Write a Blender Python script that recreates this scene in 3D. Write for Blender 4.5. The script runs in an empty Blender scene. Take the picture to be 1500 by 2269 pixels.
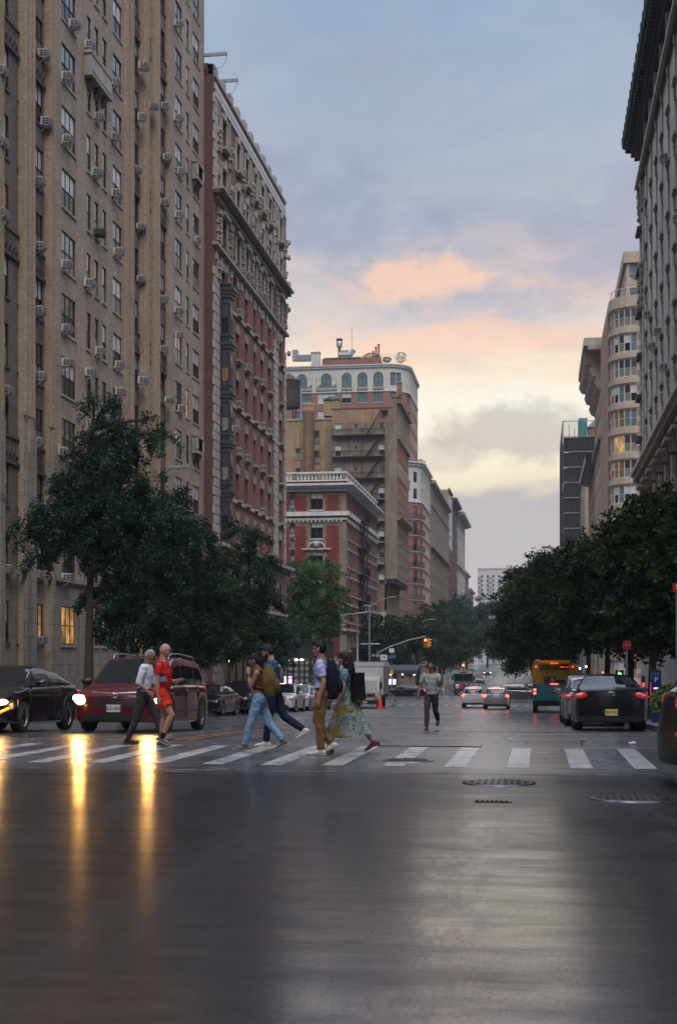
import bpy, math, random
import numpy as np
from mathutils import Vector, Matrix
random.seed(7); np.random.seed(7)
SC = bpy.context.scene; COL = SC.collection
PI = math.pi; R = math.radians
# ------------------------------------------------------------------ camera, sky, sun, exposure
TH = math.atan(440/3000.0); CT, ST = math.cos(TH), math.sin(TH); F0 = 3000.0; EYE = 1.45
cam = bpy.data.cameras.new('camera'); camo = bpy.data.objects.new('camera', cam); COL.objects.link(camo)
cam.sensor_fit = 'VERTICAL'; cam.sensor_height = 36; cam.lens = F0/2269*36
cam.shift_y = 328.5/2269; cam.clip_start = .1; cam.clip_end = 6000
camo.location = (0, 0, EYE); camo.rotation_euler = (R(90), 0, TH)
cam.dof.use_dof = True; cam.dof.focus_distance = 23.0; cam.dof.aperture_fstop = 4.0
SC.camera = camo
SC.view_settings.view_transform = 'Standard'; SC.view_settings.look = 'None'
SC.view_settings.exposure = 0.12; SC.view_settings.gamma = 1.0
SC.cycles.max_bounces = 6; SC.cycles.diffuse_bounces = 3; SC.cycles.glossy_bounces = 3
SC.cycles.transparent_max_bounces = 8; SC.cycles.volume_bounces = 1; SC.cycles.sample_clamp_indirect = 4.0
SC.cycles.caustics_reflective = False; SC.cycles.caustics_refractive = False
def YW(px, X):            # depth along the street of a photo column on the plane x = X
    q = (px-750)/F0; return X*(CT+q*ST)/(q*CT-ST)
def ZC(X, Y): return -X*ST+Y*CT
def ZW(py, X, Y): return EYE+(1463-py)/F0*ZC(X, Y)
def PX(X, Y): return 750+F0*(X*CT+Y*ST)/ZC(X, Y)
def lin(c):
    return tuple((v/255/12.92 if v/255 <= .04045 else ((v/255+.055)/1.055)**2.4) for v in c)
class NT:                 # tiny node helper
    def __init__(s, nt): s.nt = nt; s.n = nt.nodes; s.l = nt.links
    def add(s, t, **k):
        nd = s.n.new(t)
        for a, v in k.items(): setattr(nd, a, v)
        return nd
    def lk(s, a, b): s.l.new(a, b)
    def math(s, op, a, b=None, c=None, clamp=False):
        nd = s.add('ShaderNodeMath', operation=op, use_clamp=clamp)
        for i, v in enumerate((a, b, c)):
            if v is None: continue
            if isinstance(v, (int, float)): nd.inputs[i].default_value = v
            else: s.lk(v, nd.inputs[i])
        return nd.outputs[0]
    def mix(s, f, a, b, mode='MIX'):
        nd = s.add('ShaderNodeMix', data_type='RGBA', blend_type=mode)
        for sock, v in ((nd.inputs[0], f), (nd.inputs[6], a), (nd.inputs[7], b)):
            if isinstance(v, (int, float)): sock.default_value = v
            elif isinstance(v, tuple): sock.default_value = (*v[:3], 1)
            else: s.lk(v, sock)
        return nd.outputs[2]
    def ramp(s, f, stops, interp='LINEAR'):
        nd = s.add('ShaderNodeValToRGB'); cr = nd.color_ramp; cr.interpolation = interp
        while len(cr.elements) > 1: cr.elements.remove(cr.elements[-1])
        cr.elements[0].position = stops[0][0]; cr.elements[0].color = (*stops[0][1], 1)
        for p, c in stops[1:]:
            e = cr.elements.new(p); e.color = (*c, 1)
        s.lk(f, nd.inputs[0]); return nd.outputs[0]
    def noise(s, vec, scale, detail=4, rough=.55, dist=0):
        nd = s.add('ShaderNodeTexNoise'); nd.inputs['Scale'].default_value = scale
        nd.inputs['Detail'].default_value = detail; nd.inputs['Roughness'].default_value = rough
        nd.inputs['Distortion'].default_value = dist
        if vec is not None: s.lk(vec, nd.inputs['Vector'])
        return nd.outputs['Fac']
    def mapv(s, vec, scale=(1, 1, 1), loc=(0, 0, 0), rot=(0, 0, 0)):
        nd = s.add('ShaderNodeMapping'); nd.inputs['Scale'].default_value = scale
        nd.inputs['Location'].default_value = loc; nd.inputs['Rotation'].default_value = rot
        s.lk(vec, nd.inputs['Vector']); return nd.outputs[0]
def sky():
    w = bpy.data.worlds.new('World'); SC.world = w; w.use_nodes = True
    t = NT(w.node_tree); bg = t.n['Background']
    tc = t.add('ShaderNodeTexCoord'); v = tc.outputs['Generated']
    sp = t.add('ShaderNodeSeparateXYZ'); t.lk(v, sp.inputs[0]); x, y, z = sp.outputs
    hor = t.math('SQRT', t.math('ADD', t.math('MULTIPLY', x, x), t.math('MULTIPLY', y, y)))
    e = t.math('DIVIDE', z, t.math('MAXIMUM', hor, .02))
    cv = t.mapv(v, (1.9, 1.9, 4.8)); n1 = t.noise(cv, 3.2, 7, .55, .3)
    n2 = t.noise(t.mapv(v, (2.2, 2.2, 5), (3, 1, 2)), 6.5, 8, .6, .25)
    n3 = t.noise(t.mapv(v, (3, 3, 13), (1, 5, 2)), 3.0, 6, .5, .6)
    ep = t.math('ADD', e, t.math('MULTIPLY', t.math('SUBTRACT', n1, .5), .10))
    k = t.math('DIVIDE', ep, 1.0, clamp=True)
    S = lambda *c: lin(c)
    front = t.ramp(k, [(0, S(186, 176, 176)), (.045, S(196, 186, 183)), (.085, S(186, 180, 180)), (.112, S(184, 177, 176)), (.128, S(238, 224, 192)),
        (.155, S(248, 238, 206)), (.195, S(246, 240, 222)), (.216, S(250, 230, 200)), (.238, S(226, 208, 196)), (.268, S(202, 194, 194)),
        (.31, S(184, 185, 192)), (.36, S(170, 179, 192)), (.42, S(158, 174, 194)), (.49, S(146, 168, 194)), (.62, S(164, 180, 208)), (1.0, S(200, 212, 236))])
    back = t.ramp(k, [(0, S(20, 22, 30)), (.25, S(30, 34, 44)), (.6, S(120, 130, 150)), (1, S(190, 200, 222))])
    az = t.math('DIVIDE', y, t.math('MAXIMUM', hor, .02))
    wf = t.ramp(az, [(.0, (0,)*3), (.55, (.25,)*3), (.9, (1,)*3)])
    col = t.mix(wf, back, front)
    # broken grey cloud over the upper sky, warm-lit cloud streaks low down the street
    cm = t.ramp(n2, [(.36, (0,)*3), (.66, (1,)*3)])
    band = t.ramp(k, [(.20, (0,)*3), (.30, (1,)*3), (.7, (.5,)*3)])
    col = t.mix(t.math('MULTIPLY', t.math('MULTIPLY', cm, band), .40), col, S(178, 180, 188))
    dk = t.ramp(n1, [(.42, (0,)*3), (.62, (1,)*3)])
    col = t.mix(t.math('MULTIPLY', t.math('MULTIPLY', dk, band), .28), col, S(124, 138, 166))
    n5 = t.noise(t.mapv(v, (3, 3, 6), (7, 2, 9), (.35, 0, 0)), 5.0, 9, .62, .5); col = t.mix(t.math('MULTIPLY', t.ramp(n5, [(.46, (0,)*3), (.66, (1,)*3)]), t.math('MULTIPLY', band, .38)), col, S(146, 154, 172))
    gl = t.ramp(n3, [(.46, (0,)*3), (.62, (1,)*3)])
    gb = t.ramp(k, [(.19, (0,)*3), (.22, (1,)*3), (.27, (.8,)*3), (.36, (0,)*3)])
    col = t.mix(t.math('MULTIPLY', t.math('MULTIPLY', gl, gb), t.math('MULTIPLY', wf, .55)), col, S(250, 206, 178))
    # one dense orange-lit patch and one grey puff, placed by direction
    def patch(ax, ee, sx, se, c, amt, col, nn, thr, na=1.7):
        a = t.math('DIVIDE', x, t.math('MAXIMUM', y, .05))
        da = t.math('DIVIDE', t.math('SUBTRACT', a, ax), sx); de = t.math('DIVIDE', t.math('SUBTRACT', e, ee), se)
        r2 = t.math('ADD', t.math('MULTIPLY', da, da), t.math('MULTIPLY', de, de))
        g = t.math('POWER', 2.718, t.math('MULTIPLY', r2, -1)); g = t.math('MULTIPLY', g, t.math('GREATER_THAN', y, 0))
        m = t.ramp(t.math('ADD', g, t.math('MULTIPLY', t.math('SUBTRACT', nn, .5), na)), [(thr, (0,)*3), (thr+.34, (1,)*3)])
        return t.mix(t.math('MULTIPLY', m, amt), col, c)
    n4 = t.noise(t.mapv(v, (5, 5, 7), (8, 3, 1)), 4.5, 9, .62, .2)
    col = patch(-.085, .284, .065, .022, S(255, 206, 172), .7, col, n4, .38)
    col = patch(-.015, .235, .2, .018, S(254, 206, 172), .5, col, n3, .40)
    col = patch(-.30, .33, .25, .06, S(140, 150, 176), .5, col, n4, .4)
    col = patch(.06, .30, .10, .05, S(160, 160, 180), .5, col, n4, .42)
    col = patch(-.01, .168, .055, .026, S(172, 162, 162), .6, col, n4, .30, 1.6)
    col = patch(-.075, .150, .05, .015, S(200, 186, 174), .5, col, n4, .42, .9)
    col = patch(-.03, .085, .2, .022, S(186, 178, 176), .3, col, n4, .42)
    ns = t.add('ShaderNodeTexSky', sky_type='NISHITA', sun_disc=False); ns.sun_elevation = R(50); ns.sun_rotation = R(161)
    ns.dust_density = 3
    nv = t.mix(1.0, ns.outputs[0], (.08, .08, .08), 'MULTIPLY')
    hi = t.ramp(t.math('DIVIDE', e, 2.0, clamp=True), [(.27, (1,)*3), (.5, (2.1,)*3), (1.0, (3.0,)*3)])
    col = t.mix(1.0, col, hi, 'MULTIPLY')
    col = t.mix(.10, col, nv)
    t.lk(col, bg.inputs[0]); bg.inputs[1].default_value = 1.1
sky()
sun = bpy.data.lights.new('sun', 'SUN'); sun.energy = 1.6; sun.angle = R(40); sun.color = (1, .93, .86)
suno = bpy.data.objects.new('sun', sun); COL.objects.link(suno); suno.rotation_euler = (R(40), 0, R(14))
# ------------------------------------------------------------------ ground profile: the street dips, then climbs again
_PY = [-60, 20, 26, 34, 62, 80, 100, 118, 145, 164, 215, 270, 322, 400, 476, 560, 700, 3000]
_PH = [1.45, 1.45, 1.48, 1.76, 2.6, 3.1, 3.6, 3.8, 4.03, 4.25, 5.1, 4.75, 3.5, 2.3, 1.4, 1.3, 2.5, 2.5]
def gz(y):
    return EYE-sum(np.interp(y+d, _PY, _PH) for d in (-3, -1, 1, 3))/4
def slope(y): return (gz(y+1.5)-gz(y-1.5))/3
# ------------------------------------------------------------------ materials
def mat(name, base, rough=.6, var=0, nscale=2., metal=0, spec=.5, bump=0, bscale=40., brick=None, coat=0, emit=None, estr=0, stretch=(1, 1, 1), dirt=0, streak=0, sheen=0):
    m = bpy.data.materials.new(name); m.use_nodes = True; t = NT(m.node_tree); p = t.n['Principled BSDF']
    p.inputs['Base Color'].default_value = (*base, 1); p.inputs['Roughness'].default_value = rough
    p.inputs['Metallic'].default_value = metal; p.inputs['Specular IOR Level'].default_value = spec
    p.inputs['Coat Weight'].default_value = coat; p.inputs['Coat Roughness'].default_value = .05
    if sheen: p.inputs['Sheen Weight'].default_value = sheen
    if emit: p.inputs['Emission Color'].default_value = (*emit, 1); p.inputs['Emission Strength'].default_value = estr
    if not (var or brick or bump or dirt or streak): return m
    pos = t.add('ShaderNodeTexCoord').outputs['Object'] if not brick and not streak else t.add('ShaderNodeNewGeometry').outputs['Position']
    col = None
    if brick:
        sp = t.add('ShaderNodeSeparateXYZ'); t.lk(pos, sp.inputs[0]); cb = t.add('ShaderNodeCombineXYZ')
        t.lk(t.math('ADD', sp.outputs[0], sp.outputs[1]), cb.inputs[0]); t.lk(sp.outputs[2], cb.inputs[1])
        b = t.add('ShaderNodeTexBrick'); t.lk(cb.outputs[0], b.inputs['Vector'])
        bw, bh, mort, c2, cm = brick
        b.inputs['Scale'].default_value = 1; b.inputs['Brick Width'].default_value = bw; b.inputs['Row Height'].default_value = bh
        b.inputs['Mortar Size'].default_value = mort; b.inputs['Bias'].default_value = 0
        b.inputs['Color1'].default_value = (*base, 1); b.inputs['Color2'].default_value = (*c2, 1); b.inputs['Mortar'].default_value = (*cm, 1)
        col = b.outputs['Color']
    if var:
        n = t.noise(t.mapv(pos, stretch), nscale, 6, .6)
        f = t.ramp(n, [(.3, (1-var,)*3), (.7, (1+var,)*3)])
        col = t.mix(1.0, col if col else tuple(base), f, 'MULTIPLY')
    if streak:            # vertical rain staining on old masonry
        n = t.noise(t.mapv(pos, (1.3, 1.3, .12)), 1.4, 5, .6)
        f = t.ramp(n, [(.35, (1-streak,)*3), (.65, (1,)*3)]); col = t.mix(1.0, col if col else tuple(base), f, 'MULTIPLY')
    if col: t.lk(col, p.inputs['Base Color'])
    if bump:
        bn = t.add('ShaderNodeBump'); bn.inputs['Strength'].default_value = bump; bn.inputs['Distance'].default_value = .02
        t.lk(t.noise(pos, bscale, 3), bn.inputs['Height']); t.lk(bn.outputs[0], p.inputs['Normal'])
        if coat: t.lk(bn.outputs[0], p.inputs['Coat Normal']) if False else None
    return m
def S(*c): return lin(c)
M = {}
def mk(k, *a, **kw): M[k] = mat(k, *a, **kw); return M[k]
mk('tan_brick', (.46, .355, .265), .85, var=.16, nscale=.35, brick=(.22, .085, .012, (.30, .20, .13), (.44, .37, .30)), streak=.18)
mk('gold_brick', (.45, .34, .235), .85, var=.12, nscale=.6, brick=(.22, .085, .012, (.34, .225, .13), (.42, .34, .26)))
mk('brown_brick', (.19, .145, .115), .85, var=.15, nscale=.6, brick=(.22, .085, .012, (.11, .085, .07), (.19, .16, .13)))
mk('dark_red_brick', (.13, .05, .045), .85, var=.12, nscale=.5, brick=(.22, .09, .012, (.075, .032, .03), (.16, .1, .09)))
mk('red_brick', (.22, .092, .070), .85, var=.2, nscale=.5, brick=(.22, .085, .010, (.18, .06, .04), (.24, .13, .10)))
mk('painted_red', (.19, .026, .02), .7, var=.1, nscale=.8, streak=.2)
mk('rose_brick', (.32, .125, .08), .85, var=.14, nscale=.5, brick=(.3, .1, .012, (.27, .10, .065), (.32, .18, .13)))
mk('dun_brick', (.30, .22, .15), .9, var=.2, nscale=.5, brick=(.22, .085, .010, (.22, .155, .10), (.30, .25, .2)), streak=.35)
mk('ochre_brick', (.42, .26, .135), .9, var=.2, nscale=.6, brick=(.22, .085, .010, (.34, .20, .10), (.45, .3, .2)), streak=.3)
mk('ochre_plaster', (.40, .28, .15), .9, var=.15, nscale=.7, streak=.3)
mk('limestone', (.36, .31, .25), .8, var=.14, nscale=.8, bump=.15, bscale=12, brick=(1.3, .62, .015, (.33, .285, .23), (.18, .15, .12)), streak=.35)
mk('stone_trim', (.40, .35, .29), .8, var=.15, nscale=1.2, streak=.25)
mk('stone_light', (.48, .44, .385), .8, var=.12, nscale=1.2, streak=.22)
mk('white_trim', (.66, .65, .62), .7, var=.08, nscale=1.5, streak=.2)
mk('cream_stone', (.62, .58, .50), .8, var=.08, nscale=.5, brick=(1.6, .8, .02, (.58, .54, .47), (.44, .40, .35)))
mk('grey_stone', (.58, .54, .49), .85, var=.10, nscale=.5, streak=.22)
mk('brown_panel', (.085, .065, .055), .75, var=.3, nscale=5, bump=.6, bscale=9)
mk('dark_metal', (.025, .028, .035), .4, metal=.3)
mk('black_iron', (.012, .012, .014), .5)
mk('oriel_metal', (.05, .052, .06), .45, var=.2, nscale=3)
mk('cornice_black', (.012, .016, .02), .7, var=.4, nscale=2)
mk('tan_stone', (.56, .43, .32), .8, var=.12, nscale=1.0, streak=.2)
mk('copper_green', (.12, .34, .32), .6, var=.25, nscale=2, stretch=(3, 3, .4))
mk('frame_dark', (.018, .018, .022), .4)
mk('frame_white', (.62, .64, .63), .5)
mk('frame_green', (.02, .07, .07), .4)
mk('glass', (.012, .016, .022), .05, spec=.5, coat=.3); M['glass'].node_tree.nodes['Principled BSDF'].inputs['IOR'].default_value = 3.6; mk('glass_low', (.010, .013, .018), .12, spec=.6)
mk('glass_teal', (.12, .20, .21), .1, spec=1.0, var=.3, nscale=1.2)
mk('shade', (.60, .60, .58), .35, spec=.9, coat=.5)
mk('curtain', (.20, .19, .17), .5, spec=.8, coat=.4, var=.3, nscale=6, stretch=(6, 6, .4))
mk('warm_pane', (.3, .2, .1), .3, emit=(1, .50, .13), estr=.38, var=.5, nscale=2.5)
mk('dim_pane', (.16, .09, .04), .2, emit=(1, .45, .15), estr=.06, var=.5, nscale=2.5, spec=1)
mk('ac_white', (.62, .62, .60), .5, var=.1, nscale=6)
mk('ac_dark', (.05, .05, .05), .6)
mk('roof_tar', (.04, .04, .042), .9, var=.2, nscale=1)
mk('concrete', (.20, .19, .18), .75, var=.2, nscale=.8, bump=.1, bscale=30)
mk('kerb_stone', (.16, .155, .15), .6, var=.2, nscale=2)
mk('galvanised', (.30, .33, .36), .4, metal=.6, var=.1, nscale=3)
mk('hvac_metal', (.42, .46, .50), .35, metal=.5, var=.15, nscale=2)
mk('wood_dark', (.05, .04, .035), .8, var=.3, nscale=3, stretch=(5, 5, .5))
mk('net_dark', (.018, .016, .020), .9, var=.35, nscale=1.2, stretch=(2, 2, .5))
mk('teal_tarp', (.03, .22, .19), .6, var=.2, nscale=1)
mk('shed_green', (.018, .032, .03), .6, var=.3, nscale=4, stretch=(6, 6, .3))
mk('tyre', (.012, .012, .012), .7)
mk('alloy', (.35, .36, .38), .3, metal=.9)
mk('alloy_dark', (.05, .05, .055), .35, metal=.8)
mk('car_glass', (.010, .013, .016), .04, spec=.5)
mk('car_black', (.005, .006, .008), .2, coat=.55, spec=.3)
mk('car_black_dull', (.005, .005, .007), .4, coat=.12, spec=.25); mk('car_maroon', (.085, .004, .008), .25, coat=.8, spec=.3)
mk('car_white', (.55, .56, .57), .3, coat=1)
mk('car_silver', (.30, .31, .32), .28, coat=1, metal=.5)
mk('car_grey', (.07, .075, .085), .25, coat=1, metal=.4)
mk('plastic_black', (.014, .014, .015), .45)
mk('chrome', (.6, .6, .62), .12, metal=1)
mk('tail_red', (.28, .004, .006), .12, coat=1, emit=(1, .03, .02), estr=.22)  # unlit lens with a faint red glow added to brighten it
mk('tail_lit', (.6, .02, .02), .2, emit=(1, .06, .04), estr=7)
mk('head_off', (.35, .37, .4), .08, coat=1, metal=.4)
mk('head_lit', (1, .9, .7), .2, emit=(1, .66, .28), estr=11)
mk('head_far', (1, .9, .7), .2, emit=(1, .62, .32), estr=8)
mk('amber_lit', (1, .4, .05), .2, emit=(1, .25, .02), estr=2.2)
mk('plate_white', (.50, .52, .55), .5); mk('plate_yellow', (.62, .48, .14), .5); mk('plate_ink', (.03, .05, .12), .5)
mk('bus_yellow', (.85, .40, .015), .35, coat=.5, var=.08, nscale=2); mk('bus_teal', (.06, .44, .48), .35, coat=.5, var=.08, nscale=2)
mk('bus_blue', (.02, .05, .22), .35, coat=.5)
mk('truck_white', (.50, .50, .48), .5, var=.1, nscale=1); mk('truck_mural', (.20, .16, .15), .6, var=.6, nscale=1.6, stretch=(3, 3, .5))
mk('van_brown', (.035, .03, .034), .35, coat=.6)
mk('signal_yellow', (.62, .27, .01), .45); mk('signal_red_lit', (1, .1, .05), .3, emit=(1, .07, .03), estr=22)
mk('signal_dark', (.02, .01, .01), .4)
mk('sign_red', (.35, .01, .015), .5); mk('sign_white', (.6, .6, .6), .5); mk('sign_green', (.01, .16, .08), .5); mk('banner_green', (.05, .22, .16), .7); mk('banner_pale', (.25, .42, .34), .7)
mk('sign_blue', (.01, .03, .16), .3, coat=.6); mk('sign_lightblue', (.02, .10, .30), .4)
mk('cone_orange', (.75, .06, .01), .5)
mk('bulb_white', (1, 1, 1), .3, emit=(1, .85, .65), estr=14); mk('screen_blue', (.5, .7, 1), .3, emit=(.45, .66, 1), estr=1.7); mk('screen_pink', (1, .6, .9), .3, emit=(.95, .5, .95), estr=1.6)
mk('green_lit', (.1, 1, .3), .3, emit=(.12, 1, .25), estr=3); mk('red_strip', (1, .1, .05), .3, emit=(1, .06, .04), estr=2.2)
mk('rust_iron', (.035, .022, .018), .55, var=.5, nscale=9, coat=.3)
mk('bark', (.055, .035, .028), .9, var=.3, nscale=8, bump=.6, bscale=18, stretch=(1, 1, .3))
mk('bark_dark', (.02, .016, .014), .9, var=.3, nscale=8)
for k_ in ('warm_pane', 'dim_pane'):   # curtains and lamps inside make a lit pane uneven
    t_ = NT(M[k_].node_tree); p_ = t_.n['Principled BSDF']; o_ = t_.add('ShaderNodeNewGeometry').outputs['Position']; s_ = p_.inputs['Emission Strength'].default_value
    f_ = t_.math('MULTIPLY', t_.ramp(t_.noise(t_.mapv(o_, (6, 6, .8)), 1.0, 4, .6), [(.3, (.12,)*3), (.5, (.6,)*3), (.7, (1.5,)*3)]), t_.ramp(t_.noise(o_, .9, 2), [(.35, (.25,)*3), (.6, (1.3,)*3)]))
    t_.lk(t_.math('MULTIPLY', f_, s_*1.4), p_.inputs['Emission Strength'])
def leafmat(k, c):
    m = mat(k, c, .5, spec=.18); t = NT(m.node_tree); p = t.n['Principled BSDF']
    tr = t.add('ShaderNodeBsdfTranslucent'); tr.inputs[0].default_value = (c[0]*1.3, c[1]*1.4, c[2]*.8, 1)
    mx = t.add('ShaderNodeMixShader'); mx.inputs[0].default_value = .22
    t.lk(p.outputs[0], mx.inputs[1]); t.lk(tr.outputs[0], mx.inputs[2]); t.lk(mx.outputs[0], t.n['Material Output'].inputs[0]); M[k] = m
leafmat('leaf_blue_a', (.018, .048, .030)); leafmat('leaf_blue_b', (.044, .095, .062)); leafmat('leaf_blue_c', (.009, .026, .016))
leafmat('leaf_green_a', (.050, .115, .030)); leafmat('leaf_green_b', (.085, .17, .045)); leafmat('leaf_green_c', (.025, .065, .020))
leafmat('leaf_olive_a', (.024, .045, .014)); leafmat('leaf_olive_b', (.045, .070, .020)); leafmat('leaf_olive_c', (.010, .022, .010))
leafmat('leaf_grey', (.10, .14, .13)); leafmat('leaf_lime', (.16, .26, .03))
mk('skin', (.42, .22, .145), .5, var=.06, nscale=20, spec=.4); mk('skin_tan', (.27, .125, .075), .5, var=.06, nscale=20); mk('skin_brown', (.23, .105, .062), .5, var=.06, nscale=20); mk('skin_pale', (.50, .28, .19), .5, var=.06, nscale=20)
def cloth(k, c, var=.12, bs=22, b=.9): mk(k, c, .85, var=var, nscale=7, bump=b, bscale=bs, spec=.2)
cloth('shirt_white', (.66, .66, .74)); cloth('cloth_red', (.58, .022, .018)); cloth('cloth_red_shorts', (.66, .035, .015)); cloth('trouser_dark', (.045, .045, .05))
cloth('top_brown', (.10, .055, .02)); cloth('denim_light', (.19, .31, .46), .25); cloth('denim_dark', (.012, .018, .04)); cloth('shirt_blue', (.025, .075, .17))
cloth('shirt_lilac', (.46, .47, .72)); cloth('chino', (.20, .105, .045)); cloth('pack_khaki', (.15, .10, .035), .3); cloth('pack_navy', (.010, .012, .026)); cloth('bag_black', (.008, .008, .01))
cloth('tee_grey', (.30, .325, .32)); cloth('raincoat', (.40, .46, .05)); cloth('dress_top', (.13, .23, .25)); cloth('sock_dark', (.01, .01, .02))
mk('shoe_grey', (.10, .095, .09), .7); mk('shoe_white', (.6, .58, .53), .6); mk('shoe_black', (.012, .012, .014), .4); mk('shoe_rust', (.13, .04, .022), .5); mk('sole_white', (.55, .54, .50), .6)
mk('hair_black', (.006, .005, .005), .5, spec=.25, bump=.5, bscale=60); mk('hair_brown', (.016, .009, .007), .5, spec=.25, bump=.5, bscale=60); mk('hair_grey', (.24, .25, .26), .6, var=.3, nscale=30, bump=.6, bscale=60)
mk('eye_dark', (.01, .008, .008), .2); mk('lens', (.03, .02, .02), .1); mk('lip', (.28, .09, .07), .5); mk('phone_blue', (.12, .28, .42), .2); mk('phone_black', (.01, .01, .01), .2)
mk('water_film', (.012, .013, .016), .07, bump=.10, bscale=16); M['water_film'].node_tree.nodes['Principled BSDF'].inputs['IOR'].default_value = 2.4
def dressmat():
    m = bpy.data.materials.new('dress_print'); m.use_nodes = True; t = NT(m.node_tree); p = t.n['Principled BSDF']; M['dress_print'] = m
    o = t.add('ShaderNodeTexCoord').outputs['Object']; v = t.mapv(o, (1, 1, .8))
    a = t.noise(v, 5.5, 3, .5, .8); b = t.noise(t.mapv(o, (1, 1, 1), (5, 2, 1)), 4.2, 2, .5, .4); c = t.noise(t.mapv(o, (1.5, 1.5, 3), (1, 9, 1), (.5, .3, 0)), 3.0, 2, .5, .2)
    col = t.mix(t.ramp(a, [(.40, (0,)*3), (.52, (1,)*3)]), (.08, .17, .175), (.26, .29, .26))
    col = t.mix(t.ramp(b, [(.52, (0,)*3), (.56, (1,)*3)]), col, (.26, .19, .03))
    col = t.mix(t.ramp(c, [(.485, (0,)*3), (.495, (1,)*3), (.51, (1,)*3), (.52, (0,)*3)]), col, (.012, .018, .045))
    t.lk(col, p.inputs['Base Color']); p.inputs['Roughness'].default_value = .8
dressmat()
def roadmat(name, wet=1.0, base=.016, paint=None, wear=.45, dry=0, cracks=True):
    m = bpy.data.materials.new(name); m.use_nodes = True; t = NT(m.node_tree); p = t.n['Principled BSDF']; M[name] = m
    pos = t.add('ShaderNodeNewGeometry').outputs['Position']; sp = t.add('ShaderNodeSeparateXYZ'); t.lk(pos, sp.inputs[0])
    big = t.noise(t.mapv(pos, (.34, .9, 1)), .42, 6, .6, .6)
    mid = t.noise(t.mapv(pos, (1, 3.2, 1)), .9, 6, .65, .3)
    fine = t.noise(pos, 42, 4, .75); grain = t.noise(pos, 110, 2, .6); wob = t.noise(t.mapv(pos, (1, 1.6, 1)), 3.2, 4, .6)
    dryn = t.ramp(t.math('ADD', t.math('DIVIDE', sp.outputs[1], 40), t.math('MULTIPLY', t.math('SUBTRACT', t.noise(pos, 1.2, 5, .65), .5), .05)), [(.415, (0,)*3), (.46, (.8,)*3), (1, (.8,)*3)])
    sheen_x = t.ramp(t.math('ADD', t.math('DIVIDE', t.math('ADD', sp.outputs[0], 20), 40), t.math('MULTIPLY', t.math('SUBTRACT', big, .5), .12)), [(.40, (.40,)*3), (.475, (1,)*3), (.545, (1,)*3), (.58, (.6,)*3)])  # sheen put into the coat by position: weak at left, full right of centre
    # drier tyre tracks along the lanes
    xw = t.math('ADD', sp.outputs[0], t.math('MULTIPLY', t.math('SUBTRACT', big, .5), .9))
    tr = t.math('ABSOLUTE', t.math('SUBTRACT', t.math('FRACT', t.math('DIVIDE', t.math('ADD', xw, 20.35), 1.72)), .5))
    track = t.math('MULTIPLY', t.ramp(tr, [(.10, (1,)*3), (.26, (0,)*3)]), t.ramp(t.noise(t.mapv(pos, (2.2, .5, 1)), 2.2, 6, .75), [(.42, (0,)*3), (.62, (1,)*3)]))
    wetm = t.ramp(t.math('ADD', t.math('MULTIPLY', big, .55), t.math('MULTIPLY', mid, .45)), [(.41, (0,)*3), (.57, (1,)*3)])
    wetm = t.math('MULTIPLY', wetm, t.math('SUBTRACT', 1, t.math('MULTIPLY', track, .75)))
    # tar seams and cracks
    vo = t.add('ShaderNodeTexVoronoi', feature='DISTANCE_TO_EDGE'); vo.inputs['Scale'].default_value = .34
    wv = t.add('ShaderNodeVectorMath', operation='ADD'); t.lk(pos, wv.inputs[0]); nn = t.add('ShaderNodeTexNoise'); nn.inputs['Scale'].default_value = 1.3; nn.inputs['Detail'].default_value = 5; t.lk(pos, nn.inputs['Vector'])
    t.lk(nn.outputs['Color'], wv.inputs[1]); t.lk(t.mapv(wv.outputs[0], (1, .7, 0)), vo.inputs['Vector'])
    crack = t.ramp(vo.outputs['Distance'], [(.002, (1,)*3), (.006, (0,)*3)])
    crack = t.math('MULTIPLY', crack, t.ramp(t.noise(pos, .5, 2), [(.48, (0,)*3), (.56, (1,)*3)]))
    grit = t.ramp(t.math('ADD', t.math('MULTIPLY', fine, .6), t.math('MULTIPLY', grain, .4)), [(.3, (.4,)*3), (.52, (.9,)*3), (.68, (3.0,)*3)])
    tone = t.ramp(mid, [(.3, (base*.65, base*.70, base*.82)), (.7, (base*1.3, base*1.34, base*1.5))])
    tone = t.mix(t.math('MULTIPLY', track, .6), tone, (base*2.3, base*2.35, base*2.5))
    tone = t.mix(1.0, tone, t.ramp(dryn, [(0, (1,)*3), (.8, (2.3, 2.35, 2.5))]), 'MULTIPLY')
    col = t.mix(1.0, tone, grit, 'MULTIPLY')
    if paint:
        w = t.ramp(t.math('ADD', t.math('MULTIPLY', t.noise(pos, 14, 5, .75), .5), t.math('MULTIPLY', t.noise(pos, 1.9, 5, .65), .5)), [(wear-.02, (0,)*3), (wear+.035, (1,)*3)])
        pc = t.mix(1.0, paint, t.ramp(t.noise(pos, 5, 6, .7), [(.3, (.72, .72, .74)), (.65, (1.1, 1.1, 1.08))]), 'MULTIPLY'); col = t.mix(w, col, pc)
    if not cracks: crack = t.math('MULTIPLY', crack, 0)
    col = t.mix(t.math('MULTIPLY', crack, .9), col, (.004, .004, .005))
    t.lk(col, p.inputs['Base Color'])
    t.lk(t.math('ADD', t.math('MULTIPLY', dryn, .45), .08), p.inputs['Specular IOR Level'])
    t.lk(t.math('ADD', t.math('MULTIPLY', wetm, -.16), .50), p.inputs['Roughness'])
    cw = t.math('ADD', t.math('MULTIPLY', wetm, .42*wet), .58*wet); cw = t.math('MULTIPLY', cw, t.ramp(t.noise(t.mapv(pos, (.8, 3.5, 1), (4, 2, 0)), 1.1, 7, .7), [(.34, (.62,)*3), (.47, (1,)*3)])); cw = t.math('MULTIPLY', cw, t.math('SUBTRACT', 1, t.math('MULTIPLY', crack, .8)))
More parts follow.
